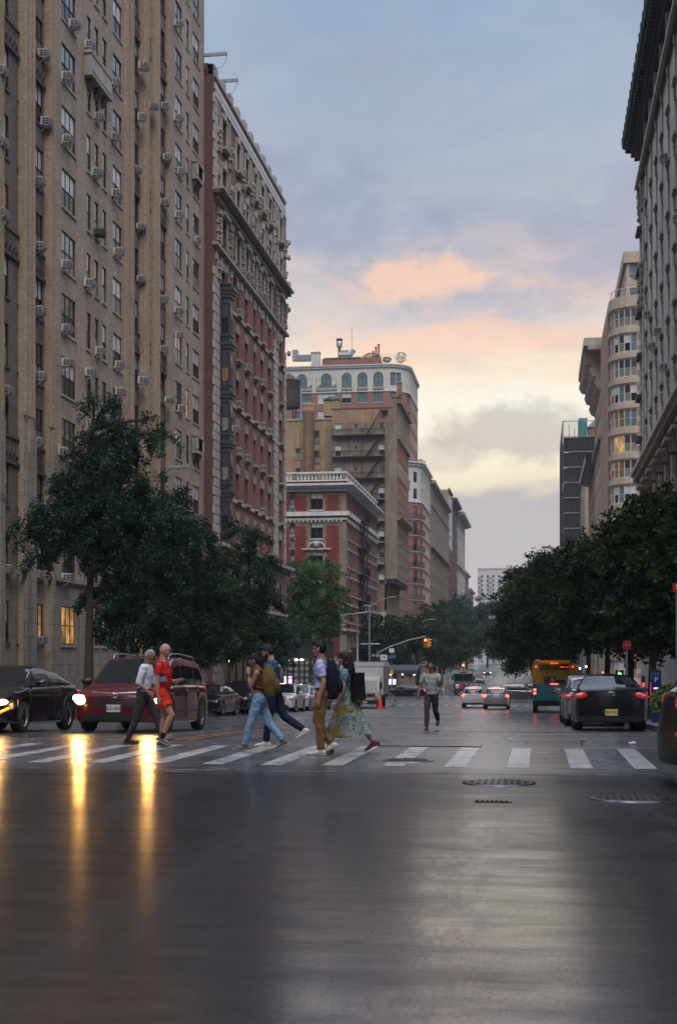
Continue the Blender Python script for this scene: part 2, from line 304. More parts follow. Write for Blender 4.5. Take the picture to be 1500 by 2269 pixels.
    cw = t.math('MULTIPLY', cw, t.math('MAXIMUM', sheen_x, dryn)); cw = t.math('MULTIPLY', cw, t.ramp(t.math('ADD', t.math('MULTIPLY', fine, .5), t.math('MULTIPLY', grain, .5)), [(.38, (.42,)*3), (.50, (1,)*3)]))
    cw = t.math('MAXIMUM', cw, t.math('MULTIPLY', dryn, 1.15*wet, clamp=True))
    t.lk(cw, p.inputs['Coat Weight'])
    t.lk(t.math('ADD', t.math('ADD', t.math('MULTIPLY', wetm, -.12), .19), t.math('MULTIPLY', dryn, .12)), p.inputs['Coat Roughness'])
    t.lk(t.math('SUBTRACT', 3.0, t.math('MULTIPLY', dryn, 1.1)), p.inputs['Coat IOR'])
    h = t.math('ADD', t.math('MULTIPLY', fine, .5), t.math('MULTIPLY', grain, .5))
    bn = t.add('ShaderNodeBump'); bn.inputs['Strength'].default_value = .5; bn.inputs['Distance'].default_value = .006
    t.lk(h, bn.inputs['Height']); t.lk(bn.outputs[0], p.inputs['Normal'])
    hs = t.math('ADD', t.math('ADD', t.math('MULTIPLY', fine, .14), t.math('MULTIPLY', grain, .045)), t.math('MULTIPLY', wob, .40))
    b2 = t.add('ShaderNodeBump'); b2.inputs['Strength'].default_value = .42; b2.inputs['Distance'].default_value = .010
    t.lk(hs, b2.inputs['Height']); t.lk(b2.outputs[0], p.inputs['Coat Normal'])
    return m
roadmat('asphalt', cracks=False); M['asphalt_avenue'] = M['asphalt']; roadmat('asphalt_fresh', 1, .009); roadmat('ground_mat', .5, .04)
roadmat('paint_white', .6, .05, (.45, .44, .42), .455); roadmat('paint_faded', .8, .03, (.32, .32, .31), .50); roadmat('paint_yellow', .6, .03, (.50, .22, .03), .46)
roadmat('pavement', .6, .08)
# ------------------------------------------------------------------ mesh helpers
class MB:
    def __init__(s): s.v = []; s.f = []; s.m = []; s.mats = []; s.sm = []
    def mi(s, m):
        m = M[m] if isinstance(m, str) else m
        if m not in s.mats: s.mats.append(m)
        return s.mats.index(m)
    def face(s, pts, m, smooth=False):
        n = len(s.v); s.v += [tuple(p) for p in pts]; s.f.append(tuple(range(n, n+len(pts)))); s.m.append(s.mi(m)); s.sm.append(smooth)
    def grid(s, rows, m, closed=False, smooth=True):
        n = len(s.v); a = len(rows); b = len(rows[0]); k = s.mi(m)
        for r in rows: s.v += [tuple(p) for p in r]
        for i in range(a-1):
            for j in range(b if closed else b-1):
                j2 = (j+1) % b; s.f.append((n+i*b+j, n+i*b+j2, n+(i+1)*b+j2, n+(i+1)*b+j)); s.m.append(k); s.sm.append(smooth)
    def box(s, x0, x1, y0, y1, z0, z1, m, mtx=None):
        P = [Vector((x, y, z)) for x in (x0, x1) for y in (y0, y1) for z in (z0, z1)]
        if mtx is not None: P = [mtx @ p for p in P]
        n = len(s.v); s.v += [tuple(p) for p in P]; k = s.mi(m)
        for f in ((0, 1, 3, 2), (4, 6, 7, 5), (0, 4, 5, 1), (2, 3, 7, 6), (0, 2, 6, 4), (1, 5, 7, 3)):
            s.f.append(tuple(n+i for i in f)); s.m.append(k); s.sm.append(False)
    def tube(s, pts, rad, m, seg=8, cap=True, flat=1.0, side=None):
        """rings along pts; rad = radius or (r_side, r_front) per point"""
        pts = [Vector(p) for p in pts]; rows = []
        if not isinstance(rad, list): rad = [rad]*len(pts)
        for i, p in enumerate(pts):
            d = (pts[min(i+1, len(pts)-1)]-pts[max(i-1, 0)]).normalized()
            a = Vector(side) if side is not None else (Vector((0, 0, 1)) if abs(d.z) < .9 else Vector((1, 0, 0)))
            a = (a-d*a.dot(d)).normalized(); b = d.cross(a)
            r = rad[i]; ra, rb = r if isinstance(r, tuple) else (r, r*flat)
            rows.append([p+a*(ra*math.cos(t))+b*(rb*math.sin(t)) for t in (2*PI*j/seg for j in range(seg))])
        s.grid(rows, m, closed=True)
        if cap:
            s.face(rows[0][::-1], m); s.face(rows[-1], m)
    def ball(s, c, r, m, seg=12, ring=8, mtx=None):
        rx, ry, rz = r if isinstance(r, tuple) else (r, r, r); rows = []; c = Vector(c)
        for i in range(ring+1):
            a = -PI/2+PI*i/ring; a = max(min(a, PI/2-.02), -PI/2+.02)
            row = []
            for j in range(seg):
                b = 2*PI*j/seg; p = Vector((rx*math.cos(a)*math.cos(b), ry*math.cos(a)*math.sin(b), rz*math.sin(a)))
                row.append(c+(mtx @ p if mtx is not None else p))
            rows.append(row)
        s.grid(rows, m, closed=True); s.face(rows[0][::-1], m); s.face(rows[-1], m)
    def lathe(s, prof, m, seg=16, c=(0, 0, 0), cap=True):
        rows = [[(c[0]+r*math.cos(2*PI*j/seg), c[1]+r*math.sin(2*PI*j/seg), c[2]+z) for j in range(seg)] for r, z in prof]
        s.grid(rows, m, closed=True)
        if cap: s.face(rows[0][::-1], m); s.face(rows[-1], m)
    def prism(s, poly, a, b, m, axis='z'):
        f = {'z': lambda p, h: (p[0], p[1], h), 'y': lambda p, h: (p[0], h, p[1]), 'x': lambda p, h: (h, p[0], p[1])}[axis]
        A = [f(p, a) for p in poly]; B = [f(p, b) for p in poly]
        s.face(A, m); s.face(B[::-1], m)
        for i in range(len(poly)): s.face([A[i], A[(i+1) % len(poly)], B[(i+1) % len(poly)], B[i]], m)
    def mesh(s, name):
        me = bpy.data.meshes.new(name); me.from_pydata(s.v, [], s.f)
        for m in s.mats: me.materials.append(m)
        me.polygons.foreach_set('material_index', s.m); me.polygons.foreach_set('use_smooth', s.sm); me.update(); return me
    def build(s, name, parent=None, loc=None, rz=0):
        return inst(s.mesh(name), name, parent, loc or (0, 0, 0), rz)
def inst(me, name, parent=None, loc=(0, 0, 0), rz=0):
    o = bpy.data.objects.new(name, me); COL.objects.link(o); o.location = loc; o.rotation_euler = (0, 0, rz)
    if parent: o.parent = parent
    return o
def root(name, loc=(0, 0, 0), rz=0, label=None, cat=None, group=None, ry=0):
    o = bpy.data.objects.new(name, None); COL.objects.link(o); o.location = loc; o.rotation_euler = (0, ry, rz); o.empty_display_size = .1
    return tag(o, label, cat, group)
def tag(o, label=None, cat=None, group=None, kind=None):
    for k, v in (('label', label), ('category', cat), ('group', group), ('kind', kind)):
        if v: o[k] = v
    return o
def struct(o): o['kind'] = 'structure'; return o
def kids(o): return [c for c in o.children]
def copy_tree(o, parent=None):
    c = o.copy(); COL.objects.link(c); c.parent = parent
    for ch in CH.get(o.name, []): pass
    for ch in [x for x in bpy.data.objects if x.parent == o]: copy_tree(ch, c)
    return c
CH = {}
def text(s, name, parent, loc, rot, size, m, ext=.004):
    cu = bpy.data.curves.new(name, 'FONT'); cu.body = s; cu.size = size; cu.extrude = ext; cu.align_x = 'CENTER'; cu.align_y = 'CENTER'; cu.resolution_u = 3
    o = bpy.data.objects.new(name, cu); me = bpy.data.meshes.new_from_object(o); bpy.data.objects.remove(o); me.materials.clear(); me.materials.append(M[m])
    return inst2(me, name, parent, loc, rot)
def inst2(me, name, parent, loc, rot):
    o = bpy.data.objects.new(name, me); COL.objects.link(o); o.location = loc; o.rotation_euler = rot
    if parent: o.parent = parent
    return o
# ------------------------------------------------------------------ ground, roads, pavements, markings (structure)
def strip(name, X0, X1, Y0, Y1, dz, m, step=2.0, parent=None, wob=0):
    b = MB(); n = max(1, int(math.ceil((Y1-Y0)/step))); rows = []
    for i in range(n+1):
        y = Y0+(Y1-Y0)*i/n; rows.append([(X0+random.uniform(-wob, wob), y, gz(y)+dz), (X1+random.uniform(-wob, wob), y, gz(y)+dz)])
    b.grid(rows, m); return struct(b.build(name, parent))
strip('ground', -900, 900, -80, 3000, -.03, 'ground_mat', 4)
KL, KR = -16.3, 2.9
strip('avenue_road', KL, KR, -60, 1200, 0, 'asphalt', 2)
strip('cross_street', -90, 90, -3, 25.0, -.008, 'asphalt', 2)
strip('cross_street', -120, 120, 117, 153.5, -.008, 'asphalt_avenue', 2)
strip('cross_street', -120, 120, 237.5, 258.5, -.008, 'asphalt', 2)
def pavement(name, X0, X1, Y0, Y1, kerb_at):
    b = MB(); n = int((Y1-Y0)/2.5)+1
    def zz(y): return gz(y)+.14
    ys = [Y0+(Y1-Y0)*i/n for i in range(n+1)]
    b.grid([[(X0, y, zz(y)), (X1, y, zz(y))] for y in ys], 'pavement')
    kx = X1 if kerb_at == 'hi' else X0; s = -1 if kerb_at == 'hi' else 1
    b.grid([[(kx, y, zz(y)+.004), (kx+s*.18, y, zz(y)+.004)] for y in ys], 'kerb_stone')
    b.grid([[(kx, y, zz(y)+.004), (kx, y, zz(y)-.2)] for y in ys], 'kerb_stone')
    for y in (Y0, Y1): b.face([(X0, y, zz(y)), (X1, y, zz(y)), (X1, y, zz(y)-.2), (X0, y, zz(y)-.2)], 'kerb_stone')
    return struct(b.build(name))
for (y0, y1) in ((-60, -3), (25.6, 116.5), (154, 237), (259, 420), (436, 1100)): pavement('pavement', -40 if y0 < 300 else -26, KL, y0, y1, 'hi')
for (y0, y1) in ((-60, -3), (25.6, 103), (154, 232), (246, 330), (345, 1100)): pavement('pavement', KR, 30 if y0 < 300 else 12, y0, y1, 'lo')
b = MB()
def mark(b, X0, X1, Y0, Y1, m, dz=.004, n=None):
    n = n or max(1, int((Y1-Y0)/2)+1); b.grid([[(X0, Y0+(Y1-Y0)*i/n, gz(Y0+(Y1-Y0)*i/n)+dz), (X1, Y0+(Y1-Y0)*i/n, gz(Y0+(Y1-Y0)*i/n)+dz)] for i in range(n+1)], m)
for i in range(22):
    xc = 2.28-.846*i
    mark(b, xc-.15, xc+.15, 18.42+random.uniform(-.08, .08), 22.72+random.uniform(-.15, .1), 'paint_white')
struct(b.build('crosswalk_stripes'))
b = MB()
mark(b, -15.8, -6.9, 24.25, 24.52, 'paint_faded'); mark(b, -9.2, 1.6, 17.35, 17.43, 'paint_faded'); mark(b, -15.9, -9.0, 17.05, 17.15, 'paint_faded')
for (ax, ay) in ((-4.2, 17.4), (-7.8, 17.2), (-11.2, 17.3)):     # worn arrow marks
    z = gz(ay)+.006
    for p in ([(-.75, .75), (.35, .15), (.3, .07), (-.8, .62)], [(-.5, .05), (.75, .35), (.75, .27), (-.45, -.04)], [(-.9, -.35), (.0, -.1), (.05, -.18), (-.8, -.45)]):
        b.face([(ax+u, ay+w, z) for u, w in p], 'paint_faded')
for y in range(30, 110, 9): mark(b, -1.72, -1.60, y, y+2.6, 'paint_faded')
for y in range(32, 110, 9): mark(b, -11.5, -11.38, y, y+2.4, 'paint_faded')
for y in range(270, 470, 9): mark(b, -2.0, -1.8, y, y+3, 'paint_faded')
mark(b, -6.4, 2.6, 116.2, 116.6, 'paint_faded')
for i in range(20): mark(b, 2.0-.95*i-.15, 2.0-.95*i+.15, 110.5, 114, 'paint_white')
for i in range(20): mark(b, 2.0-.95*i-.15, 2.0-.95*i+.15, 156, 159.5, 'paint_white')
struct(b.build('lane_markings'))
b = MB()
for (y0, y1) in ((24.4, 112), (160, 255), (268, 474)):
    mark(b, -6.72, -6.6, y0, y1, 'paint_yellow'); mark(b, -6.46, -6.34, y0, y1, 'paint_yellow')
# the centre line bends left towards the stop line
for d in (0, .25):
    rows = []
    for i in range(9):
        y = 24.4+i*1.2; x = -6.66+d+ .9*max(0, (1-(y-24.4)/9))**2*0
        rows.append([(x-.05, y, gz(y)+.006), (x+.05, y, gz(y)+.006)])
    b.grid(rows, 'paint_yellow')
struct(b.build('centre_line'))
b = MB(); mark(b, -2.85, -.95, 23.0, 24.1, 'asphalt_fresh', .008); mark(b, 2.2, -14, 9.55, 9.95, 'asphalt_fresh', .005) if False else None
mark(b, -2.0, 1.4, 32.0, 33.1, 'asphalt_fresh', .006); mark(b, -9, -4.5, 59, 60.0, 'asphalt_fresh', .006)
b.build('road_patch'); struct(bpy.data.objects['road_patch'])
def manhole(x, y, r, label, sq=False):
    z = gz(y); b = MB(); t = root('manhole_cover', (x, y, z), 0, label, 'manhole cover')
    if sq:
        b.box(-r, r, -r*.5, r*.5, -.02, .010, 'rust_iron')
        for i in range(7): b.box(-r*.9+i*r*.26, -r*.9+i*r*.26+r*.12, -r*.35, r*.35, .010, .018, 'rust_iron')
    else:
        b.lathe([(r, -.02), (r, .012), (r*.97, .016)], 'rust_iron', 28)
        for i in range(-4, 5):
            for j in range(-4, 5):
                if math.hypot(i, j) < 4.3: b.box(i*r*.21-.022, i*r*.21+.022, j*r*.21-.022, j*r*.21+.022, .014, .024, 'rust_iron')
    b.build('lid', t); c = MB()
    if not sq:
        c.lathe([(r*1.18, -.02), (r*1.18, .008), (r*1.02, .010)], 'asphalt_fresh', 28); c.build('rim', t)
manhole(-.45, 16.1, .37, 'round iron manhole cover just below the crosswalk stripes')
manhole(.95, 14.5, .36, 'round rusty iron manhole cover near the black vehicle at the right edge')
manhole(-.45, 14.0, .19, 'small rectangular iron valve cover on the wet road', True)
manhole(-1.85, 19.5, .31, 'round iron manhole cover lying among the crosswalk stripes')
manhole(2.1, 16.6, .4, 'dark sunken manhole cover below the last crosswalk stripe')
def litter(x, y, m, label, cat, name):
    b = MB(); rnd = random.Random(x)
    for i in range(7):
        p = Vector((rnd.uniform(-.05, .05), rnd.uniform(-.04, .04), rnd.uniform(.01, .05)))
        b.face([p, p+Vector((rnd.uniform(.03, .09), rnd.uniform(-.04, .04), rnd.uniform(0, .04))), p+Vector((rnd.uniform(-.02, .05), rnd.uniform(.02, .06), rnd.uniform(0, .05)))], m)
    b.tube([(-.07, 0, .02), (.0, .01, .025), (.06, .03, .02)], .016, m, 6)
    o = b.build(name, None, (x, y, gz(y)), rnd.uniform(0, 3)); tag(o, label, cat)
litter(.78, 24.0, 'wood_dark', 'small dark scrap of crumpled litter on the road', 'litter', 'crumpled_litter')
litter(1.65, 24.2, 'ac_white', 'crushed pale plastic bottle lying on the road', 'bottle', 'crushed_bottle')
# ------------------------------------------------------------------ facades
def wall_grid(b, P, U, L, z0, z1, ops, m, depth=.22, mr=None, zsplit=None):
    """vertical wall from P (x, y) along unit U for L metres; ops = openings (u0, u1, za, zb) with reveals going inwards"""
    N = Vector((U[1], -U[0])) if True else None
    mr = mr or m
    us = sorted({0., L}|{round(max(0, o[0]), 4) for o in ops}|{round(min(L, o[1]), 4) for o in ops})
    zs = sorted({z0, z1}|{round(o[2], 4) for o in ops if z0 < o[2] < z1}|{round(o[3], 4) for o in ops if z0 < o[3] < z1}|({zsplit[0]} if zsplit else set()))
    hole = np.zeros((len(us)-1, len(zs)-1), bool); um = [(us[i]+us[i+1])/2 for i in range(len(us)-1)]; zm = [(zs[i]+zs[i+1])/2 for i in range(len(zs)-1)]
    um = np.array(um); zm = np.array(zm)
    for o in ops:
        hole |= np.outer((um > o[0]) & (um < o[1]), (zm > o[2]) & (zm < o[3]))
    W = lambda u, z, d=0: (P[0]+U[0]*u+N[0]*d, P[1]+U[1]*u+N[1]*d, z)
    for j in range(len(zs)-1):
        i = 0; mm = m if not zsplit or zm[j] > zsplit[0] else zsplit[1]
        while i < len(us)-1:
            if hole[i, j]: i += 1; continue
            k = i
            while k < len(us)-1 and not hole[k, j]: k += 1
            b.face([W(us[i], zs[j]), W(us[k], zs[j]), W(us[k], zs[j+1]), W(us[i], zs[j+1])], mm); i = k
    for (u0, u1, za, zb) in ops:
        b.face([W(u0, za), W(u0, zb), W(u0, zb, -depth), W(u0, za, -depth)], mr); b.face([W(u1, za), W(u1, zb), W(u1, zb, -depth), W(u1, za, -depth)], mr)
        b.face([W(u0, zb), W(u1, zb), W(u1, zb, -depth), W(u0, zb, -depth)], mr); b.face([W(u0, za), W(u1, za), W(u1, za, -depth), W(u0, za, -depth)], mr)
WIN = {}
def window_mesh(w, h, kind):
    """kind = (lights across, sash rows, frame, upper pane, lower pane, arched) ; local x across, z up, front towards -y... +y is inward"""
    key = (round(w, 2), round(h, 2), kind)
    if key in WIN: return WIN[key]
    nl, nr, fr, up, lo = kind[:5]; arch = len(kind) > 5; b = MB(); t = .055 if w > .6 else .04; rnd = random.Random(hash(key) % 9999 if False else int(w*100+h*10+nl))
    x0, x1 = -w/2, w/2
    b.box(x0, x0+t, 0, .07, 0, h, fr); b.box(x1-t, x1, 0, .07, 0, h, fr); b.box(x0+t, x1-t, 0, .07, 0, t, fr); b.box(x0+t, x1-t, 0, .07, h-t, h, fr)
    iw = (w-2*t)/nl; ih = (h-2*t)/nr
    for i in range(1, nl): b.box(x0+t+iw*i-t*.45, x0+t+iw*i+t*.45, .005, .065, t, h-t, fr)
    for j in range(1, nr): b.box(x0+t+.001, x1-t-.001, -.008, .06, t+ih*j-t*.4, t+ih*j+t*.4, fr)
    for i in range(nl):
        for j in range(nr):
            a = x0+t+iw*i; c = t+ih*j; top = j == nr-1
            y = [.03+rnd.uniform(-.006, .006) for _ in range(3)]; y.append(y[0]+y[2]-y[1])
            mm = up if top else lo
            b.face([(a, y[0]+.0, c), (a+iw, y[1], c), (a+iw, y[2], c+ih), (a, y[3], c+ih)], mm)
    WIN[key] = b.mesh('window'); return WIN[key]
KG = {}
for fr, sfx in (('frame_dark', 'd'), ('frame_white', 'w'), ('frame_green', 'g')):
    for nm, u, l in (('a', 'glass', 'glass_low'), ('b', 'shade', 'glass_low'), ('c', 'shade', 'curtain'), ('d', 'glass', 'curtain'), ('e', 'warm_pane', 'warm_pane'), ('f', 'dim_pane', 'dim_pane'), ('t', 'glass_teal', 'glass_teal'), ('s', 'shade', 'shade')):
        KG[sfx+nm] = (fr, u, l)
def K(code, nl=1, nr=2): return (nl, nr)+KG[code]
EXM = {}
def extra_mesh(e, w, h, d):
    """sills, lintels and surrounds in a window's own frame: x across, wall face at y = -d, z up from the sill"""
    key = (e, round(w, 2), round(h, 2), round(d, 2))
    if key in EXM: return EXM[key]
    b = MB(); x = w/2; bx = lambda x0, x1, out, z0, z1, m: b.box(x0, x1, -d-out, -d+.03, z0, z1, m)
    if e[0] == 'window_sill':
        _, out, t, m = e[:4]; b.box(-x-.08, x+.08, -d-out, -.02, -t, 0, m)
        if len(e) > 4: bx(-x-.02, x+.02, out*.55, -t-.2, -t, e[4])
    elif e[1] in ('splayed', 'key'):
        parts = ((-.62, -.22, -.52, -.16, .5), (-.14, .14, -.14, .14, .62), (.22, .62, .16, .52, .5)) if e[1] == 'splayed' else ((-.24, .24, -.14, .14, .48),)
        for a, c, p, q, hh in parts:
            k = w if e[1] == 'splayed' else 1.15; o2 = .07 if e[1] == 'splayed' else .16; P = [(p*k, -d-o2*.6, h-.05), (q*k, -d-o2*.6, h-.05), (c*k, -d-o2, h+hh), (a*k, -d-o2, h+hh)]
            b.face(P, 'stone_trim')
            for i in range(4): p0, p1 = P[i], P[(i+1) % 4]; b.face([p0, p1, (p1[0], -d+.02, p1[2]), (p0[0], -d+.02, p0[2])], 'stone_trim')
    elif e[1] == 'flat': bx(-x-.1, x+.1, .08, h, h+.28, 'stone_light')
    elif e[1] == 'frame':
        for s in (-1, 1): bx(min(s*x, s*(x+.28)), max(s*x, s*(x+.28)), .09, -.1, h+.05, 'stone_light')
        bx(-x-.3, x+.3, .12, h+.05, h+.3, 'stone_light'); bx(-.16, .16, .22, h, h+.6, 'stone_light')
    elif e[1] == 'blocks':
        for s in (-1, 1):
            for j in range(5): bx(min(s*x, s*(x+.3+.1*(j % 2))), max(s*x, s*(x+.3+.1*(j % 2))), .1, j*.42, j*.42+.38, 'stone_light')
        bx(-x-.4, x+.4, .3, h+.1, h+.35, 'stone_light')
        for i in range(5): b.ball((-x*.8+i*x*.4, -d-.2, h+.2+.12*(2-abs(i-2))), (.13, .16, .14), 'stone_trim', 6, 4)
    elif e[1] == 'hood': bx(-x-.4, x+.4, .7, h+.15, h+.35, 'stone_trim'); bx(-x-.2, -x+.05, .45, h-.4, h+.15, 'stone_trim'); bx(x-.05, x+.2, .45, h-.4, h+.15, 'stone_trim')
    EXM[key] = b.mesh(e[0]); return EXM[key]
class Building:
    def __init__(s, name, label, x, y, cat='building', group=None):
        s.r = root(name, (x, y, gz(y)), 0, label, cat, group); s.o = Vector((x, y, gz(y))); s.wins = []; s.b = {}; s.fix = []
    def mb(s, k): return s.b.setdefault(k, MB())
    def win(s, P, U, u, z, w, h, kind, depth=.16, part='window', ex=()):
        N = Vector((U[1], -U[0])); p = Vector((P[0]+U[0]*u-N[0]*depth, P[1]+U[1]*u-N[1]*depth, z)); ang = math.atan2(U[1], U[0])
        s.wins.append((p, ang, w, h, kind, part, tuple((e, depth) for e in ex)))
    def wall(s, P, U, L, z0, z1, ops, m, kinds=None, depth=.16, key='wall', mr=None, zsplit=None, part='window', sill=None, lintel=None):
        wall_grid(s.mb(key), P, U, L, z0, z1, [o[:4] for o in ops], m, depth+.05, mr, zsplit)
        N = Vector((U[1], -U[0])); ang = math.atan2(U[1], U[0]); mt = Matrix.Translation((P[0], P[1], 0)) @ Matrix.Rotation(ang, 4, 'Z')
        for o in ops:
            u0, u1, za, zb = o[:4]; kd = o[4] if len(o) > 4 else kinds
            if callable(kd): kd = kd()
            ex = list(o[5]) if len(o) > 5 else []
            if sill: ex.append(('window_sill',)+tuple(sill))
            if lintel: ex.append(('lintel', lintel))
            s.win(P, U, (u0+u1)/2, za, u1-u0, zb-za, kd, depth, part, ex)
    def bar(s, key, P, U, u0, u1, z0, z1, out, m, inn=.05):
        ang = math.atan2(U[1], U[0]); mt = Matrix.Translation((P[0], P[1], 0)) @ Matrix.Rotation(ang, 4, 'Z')
        s.mb(key).box(u0, u1, -out, inn, z0, z1, m, mt)
    def done(s, maxw=100):
        off = Matrix.Translation(-s.o)
        for k, b in s.b.items():
            b.v = [(p[0]-s.o.x, p[1]-s.o.y, p[2]-s.o.z) for p in b.v]; b.build(k.split('#')[0], s.r)
        def score(wd):
            p, a, w, h = wd[:4]; zc = ZC(p.x, p.y)
            if zc < 1: return 0
            px = PX(p.x, p.y); py = 1463-(p.z-EYE)*F0/zc
            vis = 1 if -20 < px < 1520 and -60 < py < 1560 else .001
            return vis*w*h/zc**2
        by = {}
        for wd in s.wins: by.setdefault(wd[5], []).append(wd)
        for part, ws in by.items():
            ws.sort(key=score, reverse=True)
            for p, a, w, h, kd, _, ex in ws[:maxw]:
                wo = inst(window_mesh(w, h, kd), part, s.r, p-s.o, a)
                for e, d in ex: inst(extra_mesh(e, w, h, d), e[0], wo)
            rest = MB()
            for p, a, w, h, kd, _, ex in ws[maxw:]:
              for me in [window_mesh(w, h, kd)]+[extra_mesh(e, w, h, d) for e, d in ex]:
                n = len(rest.v); mt = Matrix.Translation(p-s.o) @ Matrix.Rotation(a, 4, 'Z')
                rest.v += [tuple(mt @ v.co) for v in me.vertices]; ks = [rest.mi(mm) for mm in me.materials]
                for pl in me.polygons: rest.f.append(tuple(n+i for i in pl.vertices)); rest.m.append(ks[pl.material_index]); rest.sm.append(False)
            if rest.v: o = rest.build(part, s.r); o['kind'] = 'stuff'
        return s.r
def body(B, x0, x1, y0, y1, z0, z1, m='roof_tar'): B.mb('core').box(x0, x1, y0, y1, z0, z1, m)
def mix_kind(rnd, sfx='d', nl=1, lit=.03, nr=2):
    r = rnd.random()
    c = 'e' if r < lit else 'f' if r < lit*1.6 else 'b' if r < .36 else 'c' if r < .43 else 'd' if r < .65 else 'a'
    return K(sfx+c, nl, nr)
def ac_mesh(dark=False):
    b = MB(); f = 'ac_dark' if dark else 'ac_white'          # local: x across, -y outwards, z up
    b.box(-.29, .29, -.42, .1, 0, .40, f)
    b.box(-.27, .27, -.475, -.46, .05, .37, 'ac_dark')
    for i in range(4): b.box(-.28, .28, -.485, -.47, .08+i*.08, .10+i*.08, f)
    for sx in (-1, 1):
        x = .32*sx
        for j in range(2): b.box(min(x, x+sx*.012), max(x, x+sx*.012), -.42+j*.2, -.26+j*.2, .07, .35, 'ac_dark')
        for j in range(3): b.box(min(x, x+sx*.016), max(x, x+sx*.016), -.43, -.04, .13+j*.09, .145+j*.09, f)
        b.tube([(x*.8, -.38, 0), (x*.8, 0, -.28)], .015, f, 4)
    return b.mesh('air_conditioner')
AC = ac_mesh(); ACD = ac_mesh(True)
YU = (0, 1); XU = (1, 0)
def left_u(x): return (x, 0)
